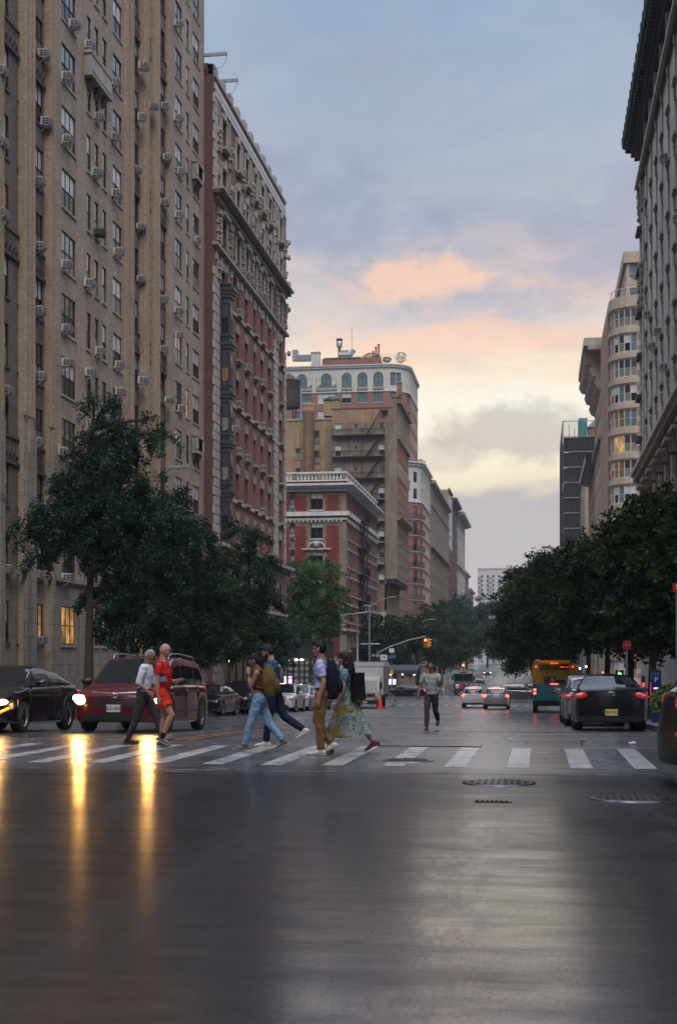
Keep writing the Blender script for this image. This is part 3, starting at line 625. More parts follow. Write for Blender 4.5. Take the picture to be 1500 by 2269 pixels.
# ---- tan brick tower at the left edge
def tan_tower():
    X = -22.2; B = Building('brick_apartment_tower', 'tan brick apartment tower with many window air conditioners behind the large drooping tree', X, 60)
    rnd = random.Random(3); per = 2.966; zk = [22.95+per*k for k in range(-7, 12)]; top = 61; Y0, Y1 = 30.0, YW(453, X)
    base = gz(60)-2
    def seg(ya, yb, cols, m, dx=0, limestone=5.3, kinds=None, spandrel=None):
        P = (X+dx, ya); L = yb-ya; ops = []
        for (ca, cb, nl) in cols:
            for k, z in enumerate(zk):
                kk = k-7
                if spandrel and False: pass
                h = 1.83
                kd = mix_kind(rnd, 'd', nl, .012)
                if kk == -7 and nl > 1: kd = K('de', nl)
                ops.append((ca-ya, cb-ya, z, z+h, kd))
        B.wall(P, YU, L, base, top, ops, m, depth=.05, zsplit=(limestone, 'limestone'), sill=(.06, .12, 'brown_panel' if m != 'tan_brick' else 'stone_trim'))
        if dx < 0:
            for y in (ya, yb): B.mb('wall').face([(X, y, base), (X, y, top), (X+dx, y, top), (X+dx, y, base)], 'gold_brick')
        else:
            pass
        if spandrel:
            for z in (10.02, 18.92, 27.82, 36.72, 45.6): 
                mt = Matrix.Translation((P[0], P[1], 0)) @ Matrix.Rotation(PI/2, 4, 'Z'); q = B.mb('carved_panel#%d' % len(B.b))
                q.box(.12, L-.12, -.05, .02, z, z+1.0, 'brown_panel', mt); q.box(.05, L-.05, -.12, .02, z-.12, z, 'brown_panel', mt); q.box(.05, L-.05, -.1, .02, z+1.0, z+1.1, 'brown_panel', mt)
                n = max(2, int(L/.45))
                for i in range(n):
                    c = .12+(L-.24)*(i+.5)/n; w = (L-.24)/n*.42
                    q.face([mt @ Vector(p) for p in ((c-w, -.05, z+.08), (c, -.19, z+.5), (c, -.06, z+.93))], 'brown_panel')
                    q.face([mt @ Vector(p) for p in ((c+w, -.05, z+.93), (c, -.17, z+.55), (c, -.06, z+.08))], 'brown_panel')
    def yp(a): return YW(a, X)
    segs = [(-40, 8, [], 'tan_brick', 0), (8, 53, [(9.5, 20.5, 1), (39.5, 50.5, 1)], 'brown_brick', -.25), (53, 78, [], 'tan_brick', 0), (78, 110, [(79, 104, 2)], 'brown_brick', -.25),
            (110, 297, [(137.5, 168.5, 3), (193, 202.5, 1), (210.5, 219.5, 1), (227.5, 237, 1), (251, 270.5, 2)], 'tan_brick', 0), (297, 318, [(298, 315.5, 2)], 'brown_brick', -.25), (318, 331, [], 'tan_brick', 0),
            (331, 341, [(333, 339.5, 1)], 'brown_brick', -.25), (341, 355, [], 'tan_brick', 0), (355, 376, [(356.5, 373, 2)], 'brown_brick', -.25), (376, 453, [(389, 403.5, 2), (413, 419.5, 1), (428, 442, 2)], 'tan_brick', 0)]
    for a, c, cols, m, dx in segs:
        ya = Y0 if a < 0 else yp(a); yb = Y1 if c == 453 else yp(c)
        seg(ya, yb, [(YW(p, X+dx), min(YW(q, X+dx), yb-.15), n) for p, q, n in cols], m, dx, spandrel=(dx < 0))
    body(B, X-18, X-.5, Y0, Y1-.02, base, top-.2); B.mb('wall').face([(X-18, Y1, base), (X, Y1, base), (X, Y1, top), (X-18, Y1, top)], 'tan_brick')
    # projecting brick ribs on the piers and limestone pier faces above the base
    for a, c in ((53, 78), (110, 121), (275, 284), (288, 296), (319, 330), (342, 354), (-6, 7)):
        ya, yb = yp(a), yp(c)
        for i in range(3):
            w = (yb-ya)/3; B.mb('pier_rib').box(X, X+.10, ya+w*i+.05, ya+w*i+w*.62, 12.2 if a in (53, 110) else 5.3, top-.02, 'gold_brick')
    for a, c in ((53, 78), (110, 118), (-6, 7)):
        ya, yb = yp(a), yp(c)
        for i in range(3):
            w = (yb-ya)/3; B.mb('limestone_pier').box(X, X+.15, ya+w*i+.03, ya+w*i+w*.72, base, 10.6+(1.5 if i == 1 else .4*i), 'limestone')
    B.mb('belt_course').box(X, X+.14, Y0, Y1, 5.15, 5.35, 'limestone'); B.mb('belt_course').box(X, X+.2, Y0, Y1, base, .6, 'limestone')
    def balconette(a, c, zt):
        ya, yb = yp(a), yp(c); q = MB()
        q.box(0, .36, 0, yb-ya, -1.0, 0, 'stone_trim'); q.box(-0, .42, -.08, yb-ya+.08, -.02, .12, 'stone_trim'); q.box(0, .40, -.05, yb-ya+.05, -1.12, -.98, 'stone_trim')
        for i in range(3):
            y = (yb-ya)*(i+.5)/3; q.prism([(0, -1.7), (.3, -1.12), (0, -1.12)], y-.18, y+.18, 'brown_panel', 'y')
            q.box(.36, .385, y-.5, y+.5, -.85, -.15, 'stone_light')
        for i in range(12): q.box(.36, .44, (yb-ya)*(i+.2)/12, (yb-ya)*(i+.6)/12, -.12, -.02, 'stone_trim')
        q.v = [(p[0], p[1], p[2]) for p in q.v]; q.build('stone_balconette', B.r, Vector((X+.0, ya, zt))-B.o)
    balconette(188, 234, 31.6); balconette(189, 234, 13.85); balconette(426, 438.5, 33.9); balconette(426, 438.5, 16.05)
    # dark entrance recess and base openings
    px_ac = [(330, 315), (550, 190), (495, 535), (660, 290), (850, 545), (350, 785), (725, 800), (1045, 465), (1120, 757), (1205, 710), (1038, 845), (1295, 145), (1293, 825), (1320, 1205), (500, 985), (845, 955),
        (300, 1215), (712, 1220), (1000, 1155), (1220, 1100), (850, 1360), (1198, 1425), (1298, 1515), (1030, 1600), (300, 1695), (725, 1650), (865, 1800), (1440, 1700), (493, 1905), (6, 400), (10, 930), (18, 1450)]
    px_ac = [(x/3.26, y/3.26) for x, y in px_ac]+[(x/3.26, 600+y/3.26) for x, y in [(290, 225), (655, 60), (1033, 25), (1185, 155), (1295, 240), (500, 395), (735, 520), (875, 640), (1193, 540), (1305, 455), (298, 700), (500, 660), (663, 728),
        (1040, 775), (68, 855), (880, 868), (1230, 910), (1325, 950), (283, 1185), (475, 1310), (290, 1665), (1100, 1175), (1310, 1640), (5, 1610)]]+[(17, 1248), (87, 1255), (92, 1420), (152, 1282)]
    for i, (x, y) in enumerate(px_ac):
        inset = -.25 if (x < 53 or 78 < x < 110 or 297 < x < 318 or 331 < x < 341 or 355 < x < 376) else 0
        Xp = X+.25+inset; Y = YW(x, Xp); z = ZW(y, Xp, Y)-.22
        # snap to the nearest window sill
        zz = min(zk, key=lambda q: abs(q-z)); z = zz+.03 if abs(zz-z) < .75 else z
        o_ = inst(AC if i != 25 else ACD, 'air_conditioner', B.r, Vector((X+inset+.05, Y, z))-B.o, PI/2); o_.scale = (rnd.uniform(.74, 1.0), rnd.uniform(.68, .98), rnd.uniform(.76, 1.02)); o_.rotation_euler[0] = R(rnd.uniform(-1, 5))
    B.done(); return B
tan_tower()
def XW(px, Y): q = (px-750)/F0; return Y*(q*CT-ST)/(CT+q*ST)
def quoins(B, P, U, u0, u1, z0, z1, m='stone_light', step=.62):
    z = z0; i = 0; ang = math.atan2(U[1], U[0]); mt = Matrix.Translation((P[0], P[1], 0)) @ Matrix.Rotation(ang, 4, 'Z'); q = B.mb('quoin#%d' % len(B.b))
    while z+step < z1:
        d = .12 if i % 2 else 0
        q.box(u0-d, u1+d, -.09, .02, z+.035, z+step-.035, m, mt); q.box(u0, u1, -.035, .02, z-.03, z+.03, 'stone_trim', mt); z += step; i += 1
def carving(B, mt, u, z0, z1, w=.5, rnd=random):
    """column of carved bosses and scrolls standing proud of the wall"""
    q = B.mb('carved_ornament'); q.box(u-w*.4, u+w*.4, -.16, .02, z0, z1, 'stone_trim', mt); z = z0+.12; i = 0
    while z < z1-.1:
        r = rnd.uniform(.06, .12)*(1.4 if z > z1-.5 else 1)
        for sx in (-1, 1) if i % 2 else (0,):
            c = mt @ Vector((u+sx*w*.28, -.18-r*.5, z)); q.ball(c, (r, r, r*.8), 'stone_light', 6, 4)
        if i % 3 == 0: q.box(u-w*.6, u+w*.6, -.24, .0, z-.03, z+.04, 'stone_light', mt)
        z += .20; i += 1
def red_ornate():
    X = -21.6; Y0, Y1 = 89.12, YW(632, X); L = Y1-Y0; P = (X, Y0); base = gz(100)-1
    B = Building('ornate_brick_building', 'red brick apartment building with carved limestone trim, quoins and a dark metal oriel', X, 100)
    rnd = random.Random(5); mt = Matrix.Translation((X, Y0, 0)) @ Matrix.Rotation(PI/2, 4, 'Z')
    up = lambda a: YW(a, X)-Y0
    cols = [(up(a), up(c)) for a, c in ((491, 501), (523, 530), (543, 549.5), (562, 567), (577.5, 583.5), (594, 600), (619, 624))]
    tops = [39.0, 35.6, 32.15, 28.6, 25.3, 21.9, 18.5, 15.1, 11.7, 7.9, 4.4]; ops = []
    for k, zt in enumerate(tops):
        for i, (a, c) in enumerate(cols):
            if i == 0 and 3 < k < 9: continue
            ex = [('surround', 'frame'), ('window_sill', .4, .2, 'stone_trim', 'brown_panel')] if k < 2 else [('surround', 'blocks')] if k == 2 else [('lintel', 'splayed'), ('window_sill', .32, .18, 'stone_trim', 'brown_panel')] if k < 9 else []
            ops.append((a, c, zt-2.0, zt, mix_kind(rnd, 'd', 1, .01), ex))
    B.wall(P, YU, L, base, 41.0, ops, 'red_brick', depth=.25, mr='red_brick', zsplit=(8.9, 'limestone'))
    # ledges and bands
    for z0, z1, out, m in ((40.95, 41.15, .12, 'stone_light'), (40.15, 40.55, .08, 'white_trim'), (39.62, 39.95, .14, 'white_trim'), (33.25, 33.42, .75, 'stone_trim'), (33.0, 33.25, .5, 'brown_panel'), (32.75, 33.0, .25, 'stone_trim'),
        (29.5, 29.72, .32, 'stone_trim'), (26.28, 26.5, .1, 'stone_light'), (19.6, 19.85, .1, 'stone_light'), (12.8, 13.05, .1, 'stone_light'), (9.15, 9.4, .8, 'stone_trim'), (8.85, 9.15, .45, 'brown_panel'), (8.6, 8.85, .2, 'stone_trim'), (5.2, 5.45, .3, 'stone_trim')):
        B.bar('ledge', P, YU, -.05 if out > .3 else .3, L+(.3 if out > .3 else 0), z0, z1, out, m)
    for i in range(11): # broken parapet of stone blocks and brick
        a = .3+i*(L-.6)/11; B.bar('parapet', P, YU, a, a+(L-.6)/11*.42, 41.1, 41.75, .05, 'stone_light', .3)
    for i in range(16): a = .5+i*(L-1)/16; B.bar('ledge', P, YU, a, a+.8, 28.75, 29.3, .06, 'stone_light')
    for a, c in ((473, 485), (607, 615), (629.5, 633)):
        quoins(B, P, YU, max(.02, up(a)), min(L, up(c)), 9.5, 28.5); quoins(B, P, YU, max(.02, up(a)), min(L, up(c)), 33.5, 40.0)
        quoins(B, P, YU, max(.02, up(a)), min(L, up(c)), base, 8.5, 'limestone')
    mids = [up(a) for a in (482, 508, 536, 555.5, 572, 588, 610, 630)]
    for u in mids:
        carving(B, mt, u, 36.1, 37.9, .6, rnd); carving(B, mt, u, 30.0, 32.4, .5, rnd); carving(B, mt, u, 34.4, 35.2, .5, rnd)
        B.bar('carved_ornament', P, YU, u-.12, u+.12, 33.5, 39.6, .09, 'stone_light')
    for u in (up(482), up(507), up(612)): carving(B, mt, u, 27.4, 28.8, .6, rnd)
    for y in (Y1,): # corner scrolls seen against the sky
        for z in (31.8, 36.3, 28.0, 34.0, 37.6): B.mb('carved_ornament').ball((X+.35, y-.1, z), (.18, .18, .26), 'stone_trim', 8, 6)
    body(B, X-20, X-.5, Y0+.01, Y1-.02, base, 40.8)
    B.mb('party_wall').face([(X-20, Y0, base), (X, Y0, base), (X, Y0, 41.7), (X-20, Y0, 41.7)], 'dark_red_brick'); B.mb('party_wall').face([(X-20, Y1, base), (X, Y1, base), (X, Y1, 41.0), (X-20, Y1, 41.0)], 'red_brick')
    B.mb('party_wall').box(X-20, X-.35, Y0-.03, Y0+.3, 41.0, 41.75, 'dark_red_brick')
    B.mb('core').box(X-.5, X-.02, Y0+.0, Y0+.25, 41.0, 41.7, 'stone_trim')
    # oriel
    ya, yb = YW(487, X), YW(519, X+.8); q = B.mb('oriel'); fl = [26.9, 23.4, 20.0, 16.6, 13.2, 9.8]
    q.box(X, X+.72, ya, yb, fl[-1], fl[0], 'oriel_metal')
    for z in fl: q.box(X, X+.95, ya-.14, yb+.14, z-.28, z-.05, 'oriel_metal'); q.box(X, X+.85, ya-.08, yb+.08, z-.5, z-.28, 'oriel_metal'); q.box(X, X+.8, ya-.05, yb+.05, z+.35, z+.45, 'oriel_metal')
    q.box(X, X+1.05, ya-.2, yb+.2, fl[0]-.05, fl[0]+.2, 'oriel_metal')
    for i, z in enumerate(fl[1:]):
        kd = KG['df' if i == 1 else 'dd' if i in (2, 3) else 'da']
        B.win((X+.08, ya), XU, .32, z+.6, .5, 2.0, (1, 2)+kd, -.03); B.win((X+.72, ya), YU, (yb-ya)*.5, z+.6, (yb-ya)*.72, 2.0, (2, 2)+KG['db'], -.03)
        for j in range(3): B.mb('oriel').box(X+.12+j*.2, X+.24+j*.2, ya-.02, ya, z+.05, z+.3, 'dark_metal')
    for i in range(9): a = ya-.1+i*(yb-ya+.2)/9; B.mb('oriel').tube([(X+1.0, a, fl[0]+.2), (X+1.0, a, fl[0]+1.0)], .02, 'black_iron', 4)
    for i in range(5): B.mb('oriel').tube([(X+.2+i*.2, ya-.15, fl[0]+.2), (X+.2+i*.2, ya-.15, fl[0]+1.0)], .02, 'black_iron', 4)
    B.mb('oriel').tube([(X, ya-.15, fl[0]+1.0), (X+1.0, ya-.15, fl[0]+1.0), (X+1.0, yb+.1, fl[0]+1.0)], .03, 'black_iron', 4)
    for k, i in ((1, 3), (3, 1), (4, 2), (4, 4), (5, 1), (5, 4), (5, 5), (6, 2), (6, 4), (7, 4), (8, 1), (8, 3), (2, 2), (2, 4), (6, 1), (8, 5)):
        a, c = cols[i]; inst(AC, 'air_conditioner', B.r, Vector((X-.1, Y0+(a+c)/2+.05, tops[k]-1.98))-B.o, PI/2)
    inst(AC, 'air_conditioner', B.r, Vector((X+.75, ya+.9, 17.3))-B.o, PI/2); inst(AC, 'air_conditioner', B.r, Vector((X+.75, ya+.9, 10.5))-B.o, PI/2)
    B.done()
    # scaffold outriggers on the roof
    for i, (pa, py, ln) in enumerate(((472, 134, 1.3), (503, 193, 1.1))):
        yy = YW(pa, X); r = root('roof_outrigger', (X-.3, yy, 41.6), 0, ('steel roof outrigger beam with dark props above the brick party wall', 'steel roof outrigger beam farther along the ornate parapet')[i], 'beam', 'outrigger beams on the ornate roof')
        q = MB(); z = .55; q.box(-1.6, ln, -.08, .08, z, z+.2, 'hvac_metal'); q.build('beam', r); q = MB()
        q.tube([(-.9, 0, -.1), (-1.2, 0, z+.5)], .07, 'black_iron', 5); q.tube([(-.2, 0, -.4), (-.9, 0, z+.4)], .06, 'black_iron', 5)
        q.build('prop', r); q = MB(); q.tube([(ln-.05, 0, z), (ln-.12, 0, z-.4), (ln-.35, 0, z-.75), (-.1, 0, z-1.0)], .015, 'black_iron', 4); q.build('cable', r)
        if i == 0: q = MB(); q.box(-1.62, -.7, -.085, .085, z-.005, z+.205, 'sign_red'); q.build('red_band', r)
red_ornate()
def fire_escape(B, P, U, u0, u1, zs, out=.9, m='black_iron', name='fire_escape', gap=3.3):
    ang = math.atan2(U[1], U[0]); mt = Matrix.Translation((P[0], P[1], 0)) @ Matrix.Rotation(ang, 4, 'Z'); q = B.mb(name)
    T = lambda *p: mt @ Vector(p)
    for i, z in enumerate(zs):
        q.box(u0, u1, -out, 0, z-.16, z-.02, m, mt)
        for y in (-out, -.02): q.tube([T(u0, y, z+.9), T(u1, y, z+.9)], .035, m, 4)
        q.tube([T(u0, -out, z+.45), T(u1, -out, z+.45)], .025, m, 4)
        n = int((u1-u0)/.35)
        for j in range(n+1): u = u0+(u1-u0)*j/n; q.tube([T(u, -out, z), T(u, -out, z+.9)], .022, m, 4)
        for u in (u0, u1): q.tube([T(u, -out, z+.9), T(u, 0, z+.9)], .03, m, 4); q.tube([T(u, -out, z-.05), T(u, 0, z-.8)], .035, m, 4)
        if i: # stair down from the level above
            zt = zs[i-1]
            for d in (-.2, -.62): q.tube([T(u1-.5, -.1+d, zt), T(u1-.5-(u1-u0)*.30, -.1+d, z)], .08, m, 4)
            for j in range(9):
                f = j/9; u = u1-.5-(u1-u0)*.30*f; zz = zt+(z-zt)*f; q.box(u-.12, u+.12, -.72, -.3, zz-.02, zz+.02, m, mt)
def painted_corner():
    Y0 = 157.5; X = -22.2; Y1 = YW(835, X); base = gz(158)-.6
    B = Building('painted_brick_corner_building', 'red painted corner apartment building with white cornices and a roof balustrade', X, Y0)
    XL = -46; P = (XL, Y0); L = X-XL; rnd = random.Random(8); U = lambda px: XW(px, Y0)-XL
    rows = [(19.2, 21.2), (15.8, 17.8), (12.5, 14.5), (9.2, 11.2), (5.9, 7.9), (2.6, 4.6), (-.9, 1.2)]
    ops = []
    for z0, z1 in rows:
        for a, c, nl in ((642, 654, 1), (688, 715, 2), (606, 618, 1), (570, 590, 2)):
            ops.append((U(a), U(c), z0, z1, (nl, 3)+KG['gb' if nl == 2 else 'gd']))
    B.wall(P, XU, L, base, 22.4, ops, 'dun_brick', depth=.2, sill=(.1, .12, 'white_trim'))
    # red painted panels with toothed edges, a hair proud of the brick
    for a, c in ((655, 678), (724, 750), (620, 641)):
        ua, uc = U(a), U(c)
        for z0, z1 in ((19.05, 20.9), (8.0 if False else 2.0, 17.3)):
            z = z0
            while z < z1-.05:
                t = .12 if int(z*2.5) % 2 else 0; h = min(.4, z1-z); B.bar('painted_panel', P, XU, ua-t, uc+t, z, z+h, .03, 'painted_red'); z += h
    Ls = Y1-Y0; Ps = (X, Y0); ops = []
    cols = [1.3+i*2.55 for i in range(int((Ls-2)/2.55)+1)]
    for z0, z1 in rows:
        for i, u in enumerate(cols): ops.append((u, u+1.15, z0, z1, mix_kind(rnd, 'd', 1, .01)))
    B.wall(Ps, YU, Ls, base, 22.4, ops, 'dun_brick', depth=.2, sill=(.18, .12, 'stone_light'), lintel='flat')
    for i in range(len(cols)-1):
        for z0, z1 in ((19.05, 21.0), (5.2, 17.4)): B.bar('painted_panel', Ps, YU, cols[i]+1.45, cols[i+1]-.3, z0, z1, .03, 'painted_red')
    for pp, uu, ll in ((P, XU, L), (Ps, YU, Ls)):
        e0 = -.02 if uu == YU else 0
        for z0, z1, out, m in ((21.35, 21.75, .3, 'white_trim'), (21.75, 21.95, .75, 'white_trim'), (21.95, 22.2, 1.0, 'white_trim'), (18.45, 18.95, .35, 'white_trim'), (17.95, 18.2, .18, 'stone_light'), (4.9, 5.15, .3, 'stone_light')):
            B.bar('cornice', pp, uu, e0, ll+(out if uu == XU else 0), z0, z1, out, m)
        B.bar('parapet', pp, uu, 0, ll, 22.2, 22.55, .0, 'painted_red', .3)
        B.bar('balustrade', pp, uu, 0, ll, 22.55, 22.68, .1, 'white_trim', .25); B.bar('balustrade', pp, uu, 0, ll, 23.45, 23.65, .12, 'white_trim', .27)
        n = int(ll/.42)
        for i in range(n):
            if i % 7 == 6: B.bar('balustrade', pp, uu, ll*i/n, ll*i/n+.4, 22.68, 23.45, .06, 'dun_brick', .22); continue
            u = ll*(i+.5)/n; c = Vector((pp[0]+uu[0]*u-uu[1]*.07, pp[1]+uu[1]*u+uu[0]*.07, 22.68)); B.mb('balustrade').lathe([(.06, 0), (.13, .12), (.14, .25), (.06, .5), (.09, .7), (.1, .78)], 'white_trim', 6, c, False)
        for i in range(int(ll/.5)): B.bar('dentil', pp, uu, i*.5+.1, i*.5+.32, 17.7, 17.95, .2, 'stone_light')
        z = base
        while z < 1.6: # striped stone base
            B.bar('stone_band', pp, uu, 0, ll, z, z+.34, .06, 'stone_light'); z += .72
    mt = Matrix.Translation((XL, Y0, 0)); u = (U(688)+U(715))/2; q = B.mb('carved_ornament')
    for k in range(9): a = PI*k/8; q.ball((XL+u+1.0*math.cos(a), Y0-.15, 14.6+.75*math.sin(a)), (.22, .2, .17), 'stone_light', 7, 5)
    q.ball((XL+u, Y0-.25, 15.1), (.38, .3, .42), 'stone_light', 8, 6); q.box(XL+u-1.7, XL+u+1.7, Y0-.25, Y0, 14.45, 14.65, 'stone_light')
    fire_escape(B, Ps, YU, 10.5, 15.5, [18.9, 15.5, 12.2, 8.9, 5.6, 2.3], .95)
    fire_escape(B, Ps, YU, 4, 22, [3.0], 1.1, name='iron_balcony')
    for c in ((642, 654),):
        for z in (19.25, 15.85): inst(AC, 'air_conditioner', B.r, Vector((XW(648, Y0), Y0+.1, z))-B.o, 0)
    body(B, XL+.5, X-.5, Y0+.5, Y1-.02, base, 22.3); B.mb('core').face([(XL, Y1, base), (X, Y1, base), (X, Y1, 22.4), (XL, Y1, 22.4)], 'dun_brick')
    B.done()
painted_corner()
def townhouse():
    X = -22.2; Y0, Y1 = YW(836.5, X), 207; base = gz(200)-.5; XF = -20.9
    B = Building('cream_townhouse', 'small cream townhouse with dark bracketed cornice between the red and the dun buildings', X, Y0)
    P = (XF, Y0); L = Y1-Y0; rnd = random.Random(2); ops = []
    for z0 in (-1.2, 2.0, 5.1):
        for u in (1.5, 4.2, 7.5, 11, 14.5): ops.append((u, u+1.2, z0, z0+2.1, mix_kind(rnd, 'd', 1, 0)))
    B.wall(P, YU, L, base, 8.2, ops, 'ochre_plaster', depth=.25)
    B.mb('wall').face([(XF-8, Y0, base), (XF, Y0, base), (XF, Y0, 8.2), (XF-8, Y0, 8.2)], 'cream_stone')
    for x in (-22.0,): B.win((x, Y0), XU, .2, 2.2, .7, 2.1, K('da'), -.03)
    B.bar('cornice', P, YU, -.3, L, 7.9, 8.5, .5, 'dun_brick'); B.bar('wall', P, YU, 0, L, 8.5, 12.2, 0, 'dun_brick', .3); B.mb('wall').face([(XF-8, Y0, 8.2), (XF, Y0, 8.2), (XF, Y0, 12.2), (XF-8, Y0, 12.2)], 'dun_brick')
    B.bar('cornice', P, YU, -.4, L+.2, 12.2, 12.9, 1.2, 'cornice_black'); B.bar('cornice', P, YU, -.4, L+.2, 12.9, 13.0, 1.35, 'hvac_metal')
    body(B, XF-12, XF-.4, Y0+.3, Y1, base, 12.0); B.done()
townhouse()
def dun_fire_escape():
    Y0 = 216; X = -22.2; Y1 = YW(905, X); base = gz(216)-.6; XL = -36; P = (XW(735, Y0), Y0); B = Building('dun_brick_building', 'dun and ochre brick building with an iron fire escape down its blank side wall', X, Y0)
    rnd = random.Random(4); L = X-P[0]; U = lambda px: XW(px, Y0)-P[0]; ops = []
    zr = [37.8-3.47*k for k in range(12)]
    for i, z in enumerate(zr):
        ops += [(U(742), U(756), z, z+1.8, K('wb' if i % 3 else 'wc')), (U(784), U(792), z+.35, z+1.7, K('wd')), (U(838.5), U(851.5), z, z+1.85, K('wb' if i % 2 else 'wd', 1))]
    B.wall(P, XU, L, base, 39.65, ops, 'dun_brick', depth=.12, sill=(.08, .12, 'stone_trim'))
    B.bar('parapet', P, XU, 0, U(862), 39.65, 41.9, .02, 'ochre_brick', .3); B.bar('parapet', P, XU, -.1, U(866), 41.9, 42.05, .1, 'brown_panel', .35)
    B.bar('parapet', P, XU, U(866), L, 39.65, 43.6, .05, 'dun_brick', 1.5); B.bar('parapet', P, XU, U(869), L+.3, 43.6, 44.0, .2, 'dun_brick', 1.6); B.bar('parapet', P, XU, U(879), U(889), 44.0, 45.9, .1, 'rose_brick', 1.0); B.bar('parapet', P, XU, U(878), U(890), 45.9, 46.2, .2, 'stone_trim', 1.1)
    B.bar('corner_pier', P, XU, U(863), L, base, 39.6, .12, 'dun_brick')
    zs = [z-.15 for z in zr[:10]]; fire_escape(B, P, XU, U(737), U(853), zs, .95)
    for px in (803, 853): B.mb('fire_escape').tube([(XW(px, Y0), Y0-.95, zs[-1]), (XW(px, Y0), Y0-.95, zs[0]+1)], .05, 'black_iron', 4)
    B.mb('fire_escape').tube([(XW(814, Y0), Y0-.7, zs[0]+.0), (XW(846, Y0), Y0-.7, 41.6)], .1, 'black_iron', 4); B.mb('fire_escape').box(XW(845, Y0), XW(860, Y0), Y0-.9, Y0, 41.2, 41.5, 'black_iron')
    Ps = (X, Y0); Ls = Y1-Y0; ops = []
    for z in zr:
        for u in np.arange(1.2, Ls-1.5, 2.3): ops.append((u, u+1.05, z, z+1.85, mix_kind(rnd, 'd', 1, .0)))
    B.wall(Ps, YU, Ls, base, 43.2, ops, 'rose_brick', depth=.2, sill=(.15, .12, 'stone_trim'), zsplit=(24, 'dun_brick'))
    for z, o in ((42.6, .7), (36.9, .35), (24.2, .9), (23.9, .6)): B.bar('cornice', Ps, YU, -.1, Ls, z, z+.35, o, 'dun_brick')
    mt = Matrix.Translation((X, Y0, 0)) @ Matrix.Rotation(PI/2, 4, 'Z')
    for u in np.arange(.8, Ls, 2.3): carving(B, mt, u, 37.5, 42.2, .35, rnd); carving(B, mt, u, 31, 33, .3, rnd)
    for i, k in enumerate((3, 5, 6, 7, 4, 6, 8)): inst(AC, 'air_conditioner', B.r, Vector((X-.05, Y0+1.8+2.3*(i % 6), zr[k]))-B.o, PI/2)
    body(B, P[0]+.3, X-.4, Y0+.4, Y1, base, 39.5)
    B.mb('party_wall').face([(P[0], Y0, base), (P[0], Y1, base), (P[0], Y1, 41.9), (P[0], Y0, 41.9)], 'ochre_brick')
    B.done()
    # set back ochre wing with a round chimney
    Yb = 219; B = Building('ochre_wing', 'ochre plastered rear wing with a round brick chimney behind the balustrade', -33, Yb)
    Pw = (XW(600, Yb), Yb); Lw = XW(737, Yb)-Pw[0]; V = lambda px: XW(px, Yb)-Pw[0]; ops = []
    for k in range(11):
        z = 37.0-3.3*k; ops += [(V(696), V(708), z, z+2.1, K('dd')), (V(654), V(667), z-2.6, z-.7, K('wd')), (V(612), V(622), z-2.6, z-.7, K('wd'))]
    B.wall(Pw, XU, Lw, base, 40.8, ops, 'ochre_plaster', depth=.15, zsplit=(35, 'ochre_brick'), sill=(.06, .1, 'brown_panel')); B.bar('parapet', Pw, XU, 0, Lw, 40.8, 41.1, .15, 'stone_trim', .3)
    cx = XW(684, Yb-1); B.mb('chimney').lathe([(.85, base), (.85, 41.6), (1.0, 41.8), (1.0, 42.5), (.9, 42.6), (1.02, 42.9), (1.02, 43.3), (.8, 43.4)], 'ochre_brick', 18, (cx, Yb-.9, 0))
    body(B, Pw[0], Pw[0]+Lw, Yb+.4, Yb+12, base, 40.7); B.done()
    def rooftop(name, label, cat, X0, Yc, z, fn): r = root(name, (X0, Yc, z), 0, label, cat); fn(r); return r
    def tank(r):
        q = MB(); q.box(-1.35, 1.35, -1.2, 1.2, 0, 2.6, 'ochre_plaster'); q.build('housing', r); q = MB(); q.lathe([(1.45, 2.6), (1.35, 2.95), (.8, 3.3), (.1, 3.4)], 'dark_metal', 18); q.box(-1.45, 1.45, -1.3, 1.3, 2.55, 2.68, 'dark_metal'); q.build('dome', r)
    rooftop('roof_tank_house', 'tan boxy roof tank house with dark domed lid above the ochre parapet', 'tank', XW(737, 221), 221, 41.6, tank)
    def wt(r):
        q = MB(); q.lathe([(1.9, 2.2), (1.95, 3.5), (1.9, 6.6)], 'wood_dark', 18); q.build('tank', r)
        q = MB(); q.lathe([(2.05, 6.6), (.1, 8.0)], 'wood_dark', 18); q.build('roof', r)
        for a in range(4): q = MB(); q.tube([(1.4*math.cos(a*PI/2+.7), 1.4*math.sin(a*PI/2+.7), -.4), (1.3*math.cos(a*PI/2+.7), 1.3*math.sin(a*PI/2+.7), 2.3)], .1, 'black_iron', 5); q.build('leg', r)
        q = MB()
        for z in (2.7, 3.5, 4.3, 5.1, 5.9): q.lathe([(1.96, z), (1.96, z+.08)], 'black_iron', 18)
        q.build('hoop', r); q = MB(); q.tube([(2.2, -1, 5.5), (2.2, -1, -.6), (3.2, -1, -1.2)], .13, 'hvac_metal', 8); q.build('pipe', r)
    rooftop('water_tower', 'dark wooden water tower beside a silver pipe on the ochre roof', 'water tower', XW(640, 222), 222, 41.3, wt)
dun_fire_escape()
def corner_round(B, cx, cy, r, a0, a1, n, z0, z1, m, opsf, depth=.2, zsplit=None, sill=None):
    """curved corner made of flat segments; angle measured from +x, facing outwards"""
    for i in range(n):
        A, C = a0+(a1-a0)*i/n, a0+(a1-a0)*(i+1)/n; p = (cx+r*math.cos(A), cy+r*math.sin(A)); q = (cx+r*math.cos(C), cy+r*math.sin(C)); l = math.hypot(q[0]-p[0], q[1]-p[1]); U = ((q[0]-p[0])/l, (q[1]-p[1])/l)
        B.wall(p, U, l, z0, z1, opsf(i, l), m, depth=depth, zsplit=zsplit, sill=sill)
